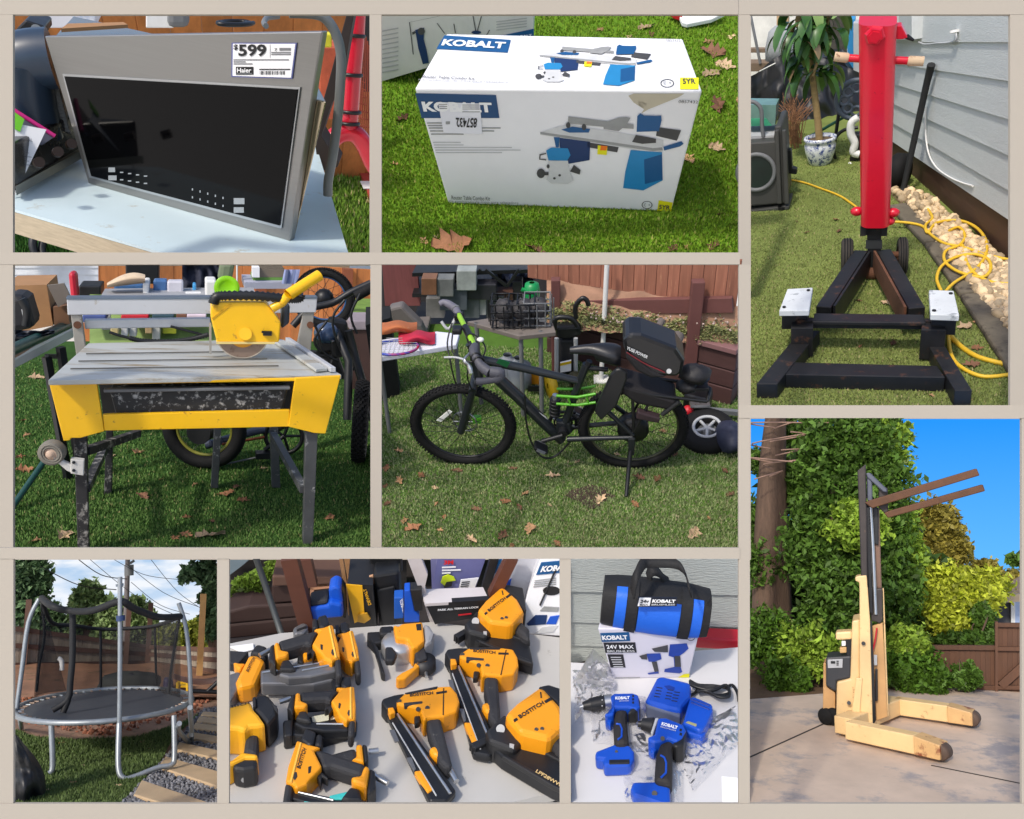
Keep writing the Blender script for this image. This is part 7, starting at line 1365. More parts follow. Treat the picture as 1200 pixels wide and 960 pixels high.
solo(G,MB().tube(smooth([G.aty(*g0(*p),ybk + 3) for p in ((185,395),(195,400),(200,412),(200,440))],3),.06,6),'garden_spout',M_white,'small white curved garden spout seen through the net','spout')
rb = random.Random(3)
solo(G,MB().grid(G,14,16,lambda u,v: G.aty(*g0(-20 + (60 + 100 * math.sin(min(1,v * 1.5) * 1.57)) * u + (0),655 + 300 * v + 8 * noise.noise(V((u * 4,v * 4,1))) + (1 - v) * 40 * u * u),ga(60,945).y + .8 * (1 - math.sin(u * 3.1)) * .6 + .25 * noise.noise(V((u * 5,v * 5,7))) + .0)),'covered_grill',mat('black plastic cover',(24,25,28),.45,bump=.5,bs=5),'lumpy black plastic covered heap at the left foot of the trampoline','heap',recalc=False)

# ================================================================ H: nail guns on a table
Hp = Panel(268,654,656,942,42,1.67,D3)
h1 = zf(262,648,.165); h2 = zf(262,796,.165); h3 = zf(455,648,.170833); h4 = zf(455,796,.170833)
M_ht = mat('grey white table',(186,184,180),.5,var=.06,vs=3,wear=((150,146,140),.1,16))
GUNT = thing(Hp,'work_table','grey white table top covered with orange and black nail guns','table',Hp.at(460,900))
ed0,ed1 = h4(-400,1130),h4(1300,745)
tt = [Hp.at(261,949),Hp.at(*h4(420,949 and (949 - 796) / .170833)),Hp.at(*h4(830,850)),Hp.at(663,925),Hp.at(663,748),Hp.at(506,729),Hp.at(330,742),Hp.at(261,756)]
part(MB().prism(tt,(0,0,-.03)),'table_top',M_ht,GUNT)
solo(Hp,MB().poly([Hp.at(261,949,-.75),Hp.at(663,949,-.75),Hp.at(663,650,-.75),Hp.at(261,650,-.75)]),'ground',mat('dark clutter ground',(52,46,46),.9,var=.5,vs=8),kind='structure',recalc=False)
for i,(q,c_,lb_) in enumerate(((((830,862),(1010,825),(1200,800),(1200,950),(820,950)),(36,36,40),'dark bag below the table corner'),(((1010,850),(1130,838),(1150,870),(1010,885)),(206,206,200),'white scrap of paper below the table corner'),(((1100,850),(1150,845),(1160,880),(1105,885)),(206,190,40),'yellow scrap below the table corner'))):
    solo(Hp,MB().prism([Hp.at(*h4(*p),-.2 + .02 * i) for p in q],(0,0,-.05 if i == 0 else -.01)),('dark_bag','paper_scrap','yellow_scrap')[i],mat('scrap %d' % i,c_,.7,var=.3),lb_,('bag','paper','scrap')[i])
M_or = mat('nail gun orange',(236,154,22),.4,var=.06,vs=8,wear=((120,74,20),.1,44)); M_gb = mat('nail gun black',(32,32,34),.5,var=.2,vs=20); M_gg = mat('nail gun rubber',(44,44,47),.7,var=.25,bump=.4,bs=90,wear=((110,108,104),.08,40)); M_gm = mat('magazine metal',(44,45,48),.38,.5,var=.25,vs=14); M_gr = mat('grey magazine',(120,120,122),.4,.5,var=.2,vs=12)
class Sim:
    """Similarity from a traced gun's zoom coordinates to another gun's pixels (a,b -> a2,b2), optional mirror."""
    def __init__(s,zz,a=None,b=None,a2=None,b2=None,flip=False):
        s.zz = zz; s.t = None
        if a:
            A,B,A2,B2 = complex(*a),complex(*b),complex(*a2),complex(*b2)
            if flip: A,B = A.conjugate(),B.conjugate()
            s.m = (B2 - A2) / (B - A); s.A = A; s.A2 = A2; s.flip = flip; s.t = 1
    def __call__(s,x,y):
        if s.t is None: return s.zz(x,y)
        c = complex(x,-y) if s.flip else complex(x,y); c = s.A2 + (c - s.A) * s.m; return (c.real,c.imag)
def gslab(root,S,pts,z0,z1,nm,m,bev=.006,par=None): return part(MB().prism([Hp.at(*S(*p),z1) for p in pts],(0,0,z0 - z1)),nm,m,par or root,bev)
def gtub(root,S,pts,z,r,nm,m,n=10,k=0): 
    P_ = [Hp.at(*S(*p),z) for p in pts]; P_ = smooth(P_,k) if k else P_; return part(MB().tube(P_,r,n),nm,m,root)
def gtext(root,S,s,quad,z,m=None,bold=.03): return text(s,[Hp.at(*S(*p),z) for p in quad],m or M_gb,root,.0012,bold)
def finish_nailer(S,label,z=0.):
    r = thing(Hp,'nail_gun',label,'nail gun',Hp.at(*S(200,400),z),'nail guns on the table')
    gslab(r,S,[(-10,235),(60,198),(468,762),(400,838),(285,838)],z + .008,z + .034,'magazine',M_gm)
    gtub(r,S,[(62,240),(425,785)],z + .036,.004,'rail',M_steel,6); gtub(r,S,[(30,300),(330,800)],z + .036,.002,'groove',M_lgrey,6)
    for q in ([(8,346),(42,344),(76,422),(44,428)],[(122,538),(160,534),(190,615),(178,630)]): gslab(r,S,q,z + .03,z + .0355,'magazine_window',M_gr,.001)
    gslab(r,S,[(178,630),(226,622),(305,755),(272,778)],z + .02,z + .038,'magazine_latch',M_or,.003)
    gslab(r,S,[(-40,130),(40,105),(115,92),(80,170),(40,215),(-15,205),(-50,160)],z + .0,z + .05,'nose',M_gb); gslab(r,S,[(-5,195),(35,190),(50,225),(10,240)],z + .03,z + .052,'nose_latch',M_or,.003)
    gslab(r,S,[(55,148),(112,95),(350,48),(430,44),(472,95),(490,152),(470,218),(385,250),(268,262),(245,280),(215,200),(150,185),(60,172)],z,z + .062,'body',M_or,.007)
    gslab(r,S,[(112,92),(340,46),(335,66),(125,104)],z + .05,z + .0635,'vent_strip',M_gb,.002); gtub(r,S,[(380,62),(376,245)],z + .0628,.0015,'seam',M_gb,5)
    for x_,y_ in ((268,198),(205,206),(75,152)): gtub(r,S,[(x_,y_),(x_ + .1,y_ + .1)],z + .06,.004,'screw',M_gb,8) if 0 else part(MB().cyl(Hp.at(*S(x_,y_),z + .055),Hp.at(*S(x_,y_),z + .0635),.006,n=10),'screw',M_gb,r)
    gslab(r,S,[(105,160),(235,148),(235,165),(110,182)],z + .05,z + .0635,'slot',M_gg,.002)
    gtext(r,S,'BOSTITCH',[(150,122),(308,106),(306,86),(146,100)],z + .0626); gslab(r,S,[(328,88),(402,76),(404,90),(330,102)],z + .06,z + .0632,'model_band',M_gb,.0008)
    gslab(r,S,[(300,145),(350,140),(352,240),(412,470),(442,590),(402,612),(350,560),(310,440),(275,350),(262,272)],z + .008,z + .052,'handle',M_gg,.014)
    gslab(r,S,[(275,472),(325,448),(368,482),(362,528),(312,520)],z + .006,z + .05,'handle_cap',M_or,.008)
    gslab(r,S,[(178,250),(222,246),(218,292),(182,302)],z + .02,z + .042,'trigger',M_gb,.004); gtub(r,S,[(415,612),(440,650),(468,702)],z + .03,.008,'air_fitting',M_steel,8)
    return r
def framing_nailer(S,label,z=0.,model=None,handle=True):
    r = thing(Hp,'nail_gun',label,'nail gun',Hp.at(*S(900,400),z),'nail guns on the table')
    gslab(r,S,[(660,400),(700,372),(960,430),(1240,580),(1260,790),(1130,735),(780,530),(680,440)],z + .005,z + .05,'magazine',M_gm)
    gslab(r,S,[(780,528),(800,512),(1250,760),(1250,790),(1130,735)],z + .04,z + .054,'magazine_rib',M_gb,.003); gslab(r,S,[(930,430),(960,420),(1250,560),(1250,600)],z + .04,z + .056,'magazine_rib',M_gb,.003)
    gslab(r,S,[(555,440),(690,385),(700,425),(610,470),(598,482),(590,465),(572,470),(578,452)],z + .02,z + .045,'nose_tip',M_gb,.004)
    gslab(r,S,[(665,350),(800,228),(900,360),(930,420),(860,490),(690,425)],z,z + .07,'nose_block',M_gb,.01)
    part(MB().cyl(Hp.at(*S(770,342),z + .06),Hp.at(*S(770,342),z + .075),.011),'nose_bolt',M_lgrey,r); gslab(r,S,[(832,438),(865,445),(862,468),(832,458)],z + .06,z + .073,'nose_label',M_lgrey,.001)
    gslab(r,S,[(800,238),(880,160),(1030,55),(1060,50),(1180,180),(1230,300),(1120,395),(1090,405),(1000,385),(900,360)],z,z + .105,'body',M_or,.018)
    gslab(r,S,[(1030,50),(1100,35),(1240,80),(1250,290),(1228,296),(1150,150)],z + .004,z + .1,'end_cap',M_gb,.016)
    gtext(r,S,'BOSTITCH',[(905,272),(1072,172),(1055,148),(888,250)],z + .1062); 
    for q in ([(858,276),(880,262),(892,278),(868,292)],[(1068,148),(1112,122),(1125,138),(1082,164)]): gslab(r,S,q,z + .1,z + .1062,'body_band',M_gb,.0008)
    gtub(r,S,[(1045,90),(1050,130)],z + .105,.002,'emblem',M_gb,6)
    for q in ((1015,345),(1055,340)): part(MB().cyl(Hp.at(*S(*q),z + .09),Hp.at(*S(*q),z + .107),.005,n=8),'screw',M_gb,r)
    gslab(r,S,[(1005,385),(1045,375),(1075,400),(1030,445)],z + .03,z + .06,'trigger',M_gb,.005)
    if handle: gslab(r,S,[(1085,400),(1140,320),(1260,460),(1250,560),(1190,520)],z + .02,z + .075,'handle',M_gg,.016)
    if model: gtext(r,S,model,[(1008,640),(1185,745),(1195,722),(1022,620)],z + .0555,mat('tan lettering',(206,176,120),.6))
    return r
def brad_nailer(S,label,z=0.,mag=True,magm=None,teal=False):
    r = thing(Hp,'nail_gun',label,'nail gun',Hp.at(*S(650,650),z),'nail guns on the table')
    gslab(r,S,[(545,430),(580,340),(660,370),(640,460),(600,470)],z + .004,z + .056,'end_cap',M_gb,.01); gslab(r,S,[(660,380),(705,385),(700,480),(640,470)],z + .01,z + .05,'exhaust_block',M_gb,.008)
    gslab(r,S,[(520,430),(600,460),(690,480),(640,500),(700,620),(680,640),(620,700),(590,740),(510,775),(495,740),(440,725),(460,610)],z,z + .054,'body',M_or,.01)
    gtub(r,S,[(548,455),(478,735)],z + .0545,.003,'body_rib',mat('pale orange rib',(250,190,80),.4),6); gslab(r,S,[(498,660),(520,655),(525,690),(505,720),(495,700)],z + .05,z + .0555,'side_button',M_gg,.002)
    gtext(r,S,'BOSTITCH',[(545,640),(588,500),(562,485),(518,630)],z + .0546)
    gslab(r,S,[(440,725),(495,745),(470,900),(415,890)],z + .004,z + .046,'nose',M_gg,.008)
    gslab(r,S,[(640,495),(700,500),(1010,600),(985,690),(900,665),(760,620),(700,630),(680,560)],z + .004,z + .05,'handle',M_gg,.016)
    gslab(r,S,[(1000,605),(1040,620),(1020,760),(920,730),(900,690),(975,680)],z,z + .056,'handle_cap',M_or,.01); gslab(r,S,[(1040,620),(1075,650),(1085,780),(1020,820),(1020,755)],z,z + .05,'rear_foot',M_gb,.01)
    gtub(r,S,[(1072,685),(1110,710),(1165,740)],z + .026,.007,'air_fitting',M_steel,8)
    gslab(r,S,[(640,660),(690,645),(745,700),(738,715),(700,690),(690,750),(670,700)],z + .014,z + .038,'trigger',M_gb,.005); gslab(r,S,[(600,620),(625,612),(620,660),(600,670)],z + .04,z + .0555,'screw_plate',M_gb,.002)
    if mag:
        gslab(r,S,[(480,780),(520,785),(960,870),(990,905),(900,930),(700,910),(470,850)],z + .006,z + .034,'magazine',magm or M_gm,.005); gtub(r,S,[(520,800),(780,860)],z + .036,.003,'magazine_rail',M_steel,6)
        gslab(r,S,[(900,760),(965,775),(985,860),(880,860),(830,850)],z + .002,z + .044,'magazine_head',M_gb,.006)
    if teal: gslab(r,S,[(750,825),(900,790),(850,850),(760,850)],z + .03,z + .038,'teal_guard',mat('teal plastic',(60,180,176),.4),.003); gslab(r,S,[(570,860),(700,885),(570,890)],z + .03,z + .038,'teal_guard',mat('teal plastic',(60,180,176)),.003)
    return r
D_ = lambda zz,x,y: zz(x,y)
finish_nailer(Sim(h4),'orange finish nailer with long angled dark magazine beside the big framing nailer')
finish_nailer(Sim(h4,(55,148),(490,152),h3(490,690),h3(895,770)),'orange finish nailer whose magazine tip points at the table corner')
framing_nailer(Sim(h4),'large orange framing nailer with model number on its black magazine',model='LPF28WW')
framing_nailer(Sim(h4,(800,238),(1230,300),h3(612,390),h3(935,400)),'orange framing nailer with black end cap beside the white tool cartons')
brad_nailer(Sim(h2),'orange brad nailer with teal guards on its magazine near the table front',teal=True)
brad_nailer(Sim(h2,(580,340),(1075,650),h2(900,-30),h2(480,110),flip=True),'orange brad nailer with label stripe lying across the middle of the pile',.02)
brad_nailer(Sim(h2,(580,340),(1075,650),h1(730,430),h1(330,660),flip=True),'orange brad nailer standing at the back of the pile over a grey magazine',.05,magm=M_gr)
hn = thing(Hp,'nail_gun','nail gun half hidden under the one with teal guards, only its handle showing','nail gun',Hp.at(*h2(850,540)),'nail guns on the table')
gslab(hn,h2,[(700,540),(940,475),(965,560),(900,590),(730,590)],0,.04,'handle',M_gg,.012); gslab(hn,h2,[(940,460),(985,455),(1000,590),(900,570),(945,545)],0,.045,'handle_cap',M_or,.008); gslab(hn,h2,[(985,455),(1020,465),(1030,570),(1000,590)],0,.042,'rear_foot',M_gb,.008); gtub(hn,h2,[(1030,515),(1065,512),(1100,506)],.022,.007,'air_fitting',M_steel,8)
brad_nailer(Sim(h2,(580,340),(440,890),h1(880,480),h1(960,860),flip=True),'narrow orange brad nailer squeezed beside the back of the pile',.015,mag=False)
# grey magazine of the pile
gm = thing(Hp,'loose_magazine','long grey slotted magazine across the back of the pile','magazine',Hp.at(*h1(500,860),.03))
gslab(gm,h1,[(262,830),(760,740),(790,800),(780,900),(640,935),(262,930)],.02,.06,'magazine_body',M_gr)
for x_ in (430,540,650): gslab(gm,h1,[(x_,890 - (x_ - 430) * .12),(x_ + 70,878 - (x_ - 430) * .12),(x_ + 70,898 - (x_ - 430) * .12),(x_,908 - (x_ - 430) * .12)],.05,.0615,'slot',M_gb,.001)
gtub(gm,h1,[(275,850),(760,770)],.062,.004,'edge_rail',M_steel,6)
gm2 = thing(Hp,'loose_magazine','dark magazine with pale warning label below the middle brad nailer','magazine',Hp.at(*h2(680,300),.02))
gslab(gm2,h2,[(420,300),(500,275),(930,235),(950,300),(940,350),(700,420),(500,400),(430,410)],.0,.035,'magazine_body',M_gm); gslab(gm2,h2,[(625,265),(790,235),(795,280),(635,312)],.03,.0365,'warning_label',mat('pale label',(206,204,180),.6),.0005); gslab(gm2,h2,[(420,290),(495,280),(490,400),(425,410)],.0,.045,'pusher',M_gb)
# coil nailer
cn = thing(Hp,'nail_gun','orange coil roofing nailer with silver drum and grey cap','nail gun',Hp.at(*h3(150,650)),'nail guns on the table')
gslab(cn,h3,[(35,490),(70,500),(95,482),(235,470),(250,600),(205,640),(165,655),(130,590),(50,580)],0,.07,'body',M_or,.014); gslab(cn,h3,[(240,480),(285,490),(318,545),(300,600),(250,635)],.004,.066,'end_cap',mat('grey cap',(150,150,152),.45),.016)
gslab(cn,h3,[(190,488),(225,484),(228,528),(196,530)],.06,.0715,'body_band',M_gb,.001); gslab(cn,h3,[(175,650),(205,605),(245,620),(270,720),(215,740),(190,730)],.006,.05,'handle',M_gg,.014)
gslab(cn,h3,[(50,850),(90,820),(170,780),(190,735),(250,728),(290,745),(220,770),(185,800),(120,860),(60,868)],.004,.04,'base_arm',M_or,.008)
part(MB().lathe([(0,.03),(.03,.03),(.032,0)],Hp.at(*h3(250,790),.01),(0,0,1),20),'base_cap',M_gb,cn); dc = Hp.at(*h3(75,690),.0); part(MB().lathe([(0,.05),(.045,.05),(.052,.04),(.052,.0)],dc,(0,0,1),24),'nail_drum',mat('brushed drum',(190,192,194),.35,.7),cn)
gslab(cn,h3,[(-20,640),(30,640),(60,690),(40,740),(-20,740)],.04,.06,'drum_door',M_gb,.006); gslab(cn,h3,[(-60,500),(40,495),(40,560),(-60,560)],.005,.05,'nose',M_gb,.008); gslab(cn,h1,[(1020,560),(1200,550),(1200,620),(1080,640),(1150,860),(1120,850),(1085,680),(1020,610)],.0,.03,'feed_arm',M_gb,.006)
gtub(cn,h3,[(258,815),(262,850)],.02,.005,'air_fitting',M_steel,8)
# left guns
lg = thing(Hp,'nail_gun','yellow orange framing nailer with round black cap at the table side','nail gun',Hp.at(*h2(150,300)),'nail guns on the table')
gslab(lg,h2,[(-30,215),(190,150),(215,215),(250,250),(300,320),(250,330),(180,335),(150,370),(100,350),(-30,340)],0,.09,'body',mat('nail gun yellow',(238,172,30),.38,var=.05),.02); gslab(lg,h2,[(205,130),(250,100),(320,110),(385,190),(375,250),(310,325),(250,250),(215,215)],.0,.085,'end_cap',M_gb,.02)
gslab(lg,h2,[(340,165),(380,190),(385,240),(365,215)],.08,.087,'cap_vent',M_gg,.001); gslab(lg,h2,[(160,370),(190,315),(250,320),(240,540),(140,520)],.006,.06,'handle',M_gg,.018); gslab(lg,h2,[(-30,600),(60,570),(130,515),(245,530),(240,560),(150,560),(60,600),(-30,640)],.0,.065,'base_arm',mat('nail gun yellow',(238,172,30)),.008)
gslab(lg,h2,[(60,600),(150,560),(240,560),(240,630),(140,650),(70,640)],.0,.06,'base',M_gb,.012); gtub(lg,h2,[(150,640),(150,680),(152,715)],.03,.009,'air_fitting',M_steel,8); gslab(lg,h2,[(-30,350),(80,330),(120,370),(70,410),(-30,400)],.01,.05,'trigger',M_gb,.008)
gtext(lg,h2,'BOSTITCH',[(-40,225),(185,178),(182,165),(-42,208)],.0905); gslab(lg,h2,[(205,130),(228,120),(230,190),(208,195)],.08,.0925,'clip',M_gg,.002)
lg2 = thing(Hp,'nail_gun','small orange nailer with black driver head behind the yellow framing nailer','nail gun',Hp.at(*h1(200,800)),'nail guns on the table')
gslab(lg2,h1,[(85,900),(180,715),(245,725),(300,760),(225,930),(100,960)],0,.06,'body',M_or,.012); gslab(lg2,h1,[(180,710),(235,640),(310,660),(320,740),(270,745),(245,725)],0,.062,'driver_head',M_gb,.012); gslab(lg2,h1,[(65,770),(110,780),(160,780),(120,830),(90,815)],.01,.045,'bracket',M_or,.006)
gtext(lg2,h1,'BOSTITCH',[(175,850),(225,750),(208,738),(158,838)],.0615); gslab(lg2,h2,[(40,170),(150,0),(110,-60),(20,-30),(20,100)],0,.04,'magazine',M_gr,.006); gslab(lg2,h1,[(30,690),(180,700),(100,790),(30,780)],0,.03,'nose_plate',M_gg,.004)
# back row on the table
yb = Hp.at(506,731).y
hy = lambda zz,x,y,o=0.: Hp.aty(*zz(x,y),yb + o)
def hbox(zz,q,nm,m,lb_,ct,o=0.,dep=.12,bev=.006): return solo(Hp,MB().prism([hy(zz,*p,o) for p in q],(0,dep,0)),nm,m,lb_,ct,bev=bev)
BD = thing(Hp,'cordless_tool','blue and black cordless tool standing behind the brad nailers','power tool',hy(h1,700,480,-.02))
M_tb = mat('tool blue',(20,84,196),.4,var=.08)
for q,nm,m,o in (([(600,400),(740,380),(750,350),(840,370),(850,460),(740,470),(640,490),(610,470)],'battery_base',M_tb,0),([(745,260),(790,235),(830,250),(850,370),(750,360)],'tool_head',M_tb,.02),([(600,360),(740,335),(745,370),(610,395)],'tool_shoe',M_gg,.01),([(830,250),(860,300),(870,470),(848,470)],'tool_side',M_gb,.03),([(545,380),(600,385),(610,470),(550,440)],'tool_nose',M_tb,.03)): part(MB().prism([hy(h1,*p,o - .03) for p in q],(0,.06,0)),nm,m,BD,.008)
part(MB().prism([hy(h1,*p,-.005) for p in ((785,275),(800,272),(802,302),(788,305))],(0,.003,0)),'badge',M_lgrey,BD)
gn = thing(Hp,'grey_nailer','small grey stapler lying behind the timber post','stapler',Hp.at(*h1(540,560))); gslab(gn,h1,[(490,530),(560,490),(600,500),(600,540),(570,575),(500,580)],0,.05,'body',M_gr,.008); gslab(gn,h1,[(520,540),(590,515),(590,530),(520,555)],.045,.052,'slot',M_gb,.001)
YB = thing(Hp,'tool_carton','yellow and black power tool carton behind the pile','box',hy(h1,960,520,.02)); part(MB().prism([hy(h1,*p,.04) for p in ((880,220),(1060,230),(1090,560),(900,560))],(0,.15,0)),'carton_body',M_gb,YB); part(MB().prism([hy(h1,*p,.035) for p in ((870,225),(985,235),(1000,430),(950,490),(930,500))],(0,.004,0)),'yellow_panel',mat('tool yellow',(240,178,24),.5),YB); part(MB().prism([hy(h1,*p,.03) for p in ((955,440),(1020,430),(1045,470),(1000,500),(950,490))],(0,.006,0)),'printed_tool',mat('ochre print',(200,150,40),.5),YB)
text('DEWALT',[hy(h1,1050,365,.033),hy(h1,1012,250,.033),hy(h1,990,258,.033),hy(h1,1028,372,.033)],mat('tool yellow',(240,178,24)),YB,bold=.02)
OC = thing(Hp,'open_carton','open brown carton with raised flaps behind the tool carton','box',hy(h1,950,220,.1)); part(MB().prism([hy(h1,*p,.2) for p in ((850,220),(1060,210),(1030,40),(850,30))],(0,.2,0)),'carton_body',M_card,OC); part(MB().prism([hy(h1,*p,.08) for p in ((895,250),(880,215),(1060,165),(1095,215))],(0,.01,0)),'carton_flap',mat('pale card',(186,144,110),.85),OC); part(MB().prism([hy(h1,*p,.1) for p in ((820,40),(845,30),(920,470),(885,440))],(0,.02,0)),'carton_edge',M_card,OC)
KCs = thing(Hp,'tool_case','black hard tool case with white logo at the back of the table','case',hy(h1,1150,480,.05)); part(MB().prism([hy(h1,*p,.07) for p in ((1060,160),(1250,130),(1270,540),(1110,540))],(0,.15,0)),'case_body',M_black,KCs,.01); part(MB().prism([hy(h1,*p,.15) for p in ((1030,20),(1270,10),(1270,140),(1060,160))],(0,.15,0)),'case_lid',M_black,KCs,.01); part(MB().prism([hy(h1,*p,.06) for p in ((1085,270),(1215,240),(1225,510),(1125,530))],(0,.01,0)),'case_panel',M_dark,KCs,.004)
for i in range(2): part(MB().prism([hy(h1,*p,.145) for p in ((1090,95 + 25 * i),(1150,78 + 25 * i),(1160,92 + 25 * i),(1100,110 + 25 * i))],(0,.003,0)),'logo_mark',M_lgrey,KCs)
PBk = thing(Hp,'blue_pack','blue and black blister pack standing behind the coil nailer','package',hy(h3,120,470)); 
for q,m,nm in (([(40,310),(105,305),(105,450),(40,455)],mat('royal blue pack',(30,90,180),.5),'blue_card'),([(110,260),(150,255),(180,400),(215,430),(215,475),(110,480)],M_tb,'blue_tool'),([(150,255),(230,250),(235,400),(180,400)],M_gb,'black_card')): part(MB().prism([hy(h3,*p,-.0) for p in q],(0,.04,0)),nm,m,PBk,.003)
text('KOBALT',[hy(h3,78,330,-.003),hy(h3,102,420,-.003),hy(h3,104,350,-.003),hy(h3,100,310,-.003)],M_wp,PBk,bold=.02)
HC = thing(Hp,'helmet_carton','purple and blue safety helmet carton lying on a flat box at the back','box',hy(h3,480,290,.1))
part(MB().prism([hy(h3,*p,.12) for p in ((300,270),(600,240),(670,30),(340,20))],(0,.18,0)),'carton_body',mat('dusk purple print',(104,106,156),.5,var=.15,vs=4,wear=((150,130,120),.25,3)),HC)
part(MB().prism([hy(h3,*p,.115) for p in ((300,272),(480,252),(480,278),(310,298))],(0,.004,0)),'blue_band',mat('sky blue band',(40,130,190),.5),HC)
text('3M',[hy(h3,380,80,.115),hy(h3,446,78,.115),hy(h3,448,48,.115),hy(h3,384,50,.115)],mat('signal red',(210,20,30),.5),HC,bold=.05)
for i in range(3): part(MB().prism([hy(h3,*p,.116) for p in ((368,98 + 20 * i),(368 + (95,130,60)[i],94 + 20 * i),(368 + (95,130,60)[i],102 + 20 * i),(368,106 + 20 * i))],(0,.002,0)),'print_line',M_paper,HC)
part(MB().prism([hy(h3,*p,.112) for p in ((360,205),(372,165),(410,150),(450,165),(462,190),(400,200),(385,225))],(0,.003,0)),'printed_helmet',mat('lime helmet print',(206,226,30),.5),HC); part(MB().prism([hy(h3,*p,.113) for p in ((370,205),(440,195),(435,230),(385,242))],(0,.002,0)),'printed_face',M_gb,HC)
pl3 = part(MB().prism([hy(h3,*p,.108) for p in ((480,262),(590,248),(620,172),(498,185))],(0,.003,0)),'price_label',M_paper,HC)
for i in range(4): part(MB().prism([hy(h3,*p,.1065) for p in ((505 - 4 * i,200 + 14 * i),(560 - 4 * i,195 + 14 * i),(559 - 4 * i,201 + 14 * i),(503 - 4 * i,206 + 14 * i))],(0,.001,0)),'label_line',M_gg,pl3)
FB = thing(Hp,'flat_carton','flat white and black printed carton under the helmet carton','box',hy(h3,470,430)); part(MB().prism([Hp.at(*h3(*p),hy(h3,470,338,-.02).z) for p in ((255,348),(690,322),(650,235),(220,250))],(0,0,-.01)),'carton_top',mat('white red print',(206,200,200),.5,var=.1,wear=((60,50,60),.35,6)),FB)
part(MB().prism([hy(h3,*p,-.02) for p in ((255,350),(690,322),(640,440),(320,490))],(0,.02,0)),'carton_side',M_gb,FB); text('PARK ALL TERRAIN LOCK',[hy(h3,340,398,-.023),hy(h3,620,376,-.023),hy(h3,622,364,-.023),hy(h3,340,384,-.023)],M_wp,FB,bold=.03)
part(MB().prism([hy(h3,*p,-.024) for p in ((480,425),(570,415),(572,422),(482,433))],(0,.002,0)),'red_rule',M_red,FB); part(MB().prism([hy(h3,*p,.02) for p in ((130,40),(225,35),(270,150),(250,240),(330,480),(290,490),(230,300))],(0,.02,0)),'striped_flap',mat('white flap red stripe',(196,190,190),.5,wear=((180,40,50),.2,5)),FB)
WC1 = thing(Hp,'tool_carton','white tool carton with blue print and a hand hole standing at the table end','box',hy(h3,1080,540,-.06))
wpl = Pl(Hp,hy(h3,1100,560,-.05),V((-.25,-1,.12)),h3)
part(MB().prism(wpl.ps([(880,550),(1208,574),(1208,25),(1045,35),(960,260)]),(0.05,.18,0)),'carton_face',M_cw,WC1,.003)
part(MB().prism([wpl.p(*p,.003) for p in ((1015,152),(1207,134),(1207,54),(1050,68))],(0,.003,0)),'brand_band',M_kb,WC1); text('KOBA',[wpl.p(*p,.005) for p in ((1042,132),(1198,118),(1204,78),(1060,90))],M_wp,WC1,bold=.05)
part(MB().prism([wpl.p(*p,.003) for p in [(1120 + 60 * math.cos(a * .4),262 + 30 * math.sin(a * .4)) for a in range(16)] + []],(0,.003,0)),'hand_hole',M_gb,WC1)
for q,m in (([(950,490),(1010,430),(1090,430),(1080,490),(960,500)],M_nav),([(1085,490),(1110,440),(1175,430),(1150,490)],M_tb),([(1040,400),(1070,370),(1170,375),(1165,405)],M_prg),([(1005,555),(1060,510),(1165,500),(1130,545)],M_prl)): part(MB().prism([wpl.p(*p,.003) for p in q],(0,.003,0)),'printed_tool',m,WC1)
for i in range(4): part(MB().prism([wpl.p(*p,.003) for p in ((1005 - 3 * i,190 + 14 * i),(1150,172 + 14 * i),(1150,176 + 14 * i),(1005 - 3 * i,195 + 14 * i))],(0,.002,0)),'print_line',M_prg,WC1)
part(MB().beam(wpl.p(1150,110,.004),wpl.p(1040,360,.004),.006,.003),'cut_slit',M_gb,WC1)
WC2 = thing(Hp,'tool_carton','grey white carton with slanted blue band between the timber leg and the white carton','box',hy(h3,780,300,.1)); part(MB().prism([hy(h3,*p,.1) for p in ((690,290),(780,30),(1040,30),(950,260),(880,520),(850,330))],(0,.05,0)),'carton_face',mat('grey white carton',(196,198,206),.5),WC2); part(MB().prism([hy(h3,*p,.093) for p in ((700,150),(750,50),(780,45),(735,140))],(0,.004,0)),'blue_band',M_kb,WC2); part(MB().prism([hy(h3,*p,.093) for p in ((795,280),(815,200),(845,180),(825,270))],(0,.004,0)),'blue_print',M_tb,WC2); part(MB().prism([hy(h3,*p,.09) for p in ((640,250),(700,40),(760,35),(690,280))],(0,.02,0)),'shadow_gap',M_gb,WC2)
M_leg2 = mat('brown painted timber',(92,54,40),.6,var=.15,stretch=(1,1,5))
for a,b,w,o,lb_ in ((h1(470,20),h1(612,560),.045,-.02,'brown timber leg slanting down between the tools'),(h1(585,30),h1(630,225),.035,.35,'shorter brown timber leg behind the slanting one'),(h3(850,20),h3(720,290),.035,.05,'brown timber leg beside the helmet carton')):
    solo(Hp,MB().beam(Hp.aty(*a,yb + o),Hp.aty(*b,yb + o),w,w,(0,1,0)),'timber_brace',M_leg2,lb_,'timber')
solo(Hp,MB().tube([Hp.aty(*h1(225,20),yb + .1),Hp.aty(*h1(330,330),yb + .1),Hp.aty(*h1(415,590),yb + .02)],.01,8),'steel_rod',mat('grey steel rod',(88,92,92),.45,.4),'long grey steel rod leaning behind the pile','rod')
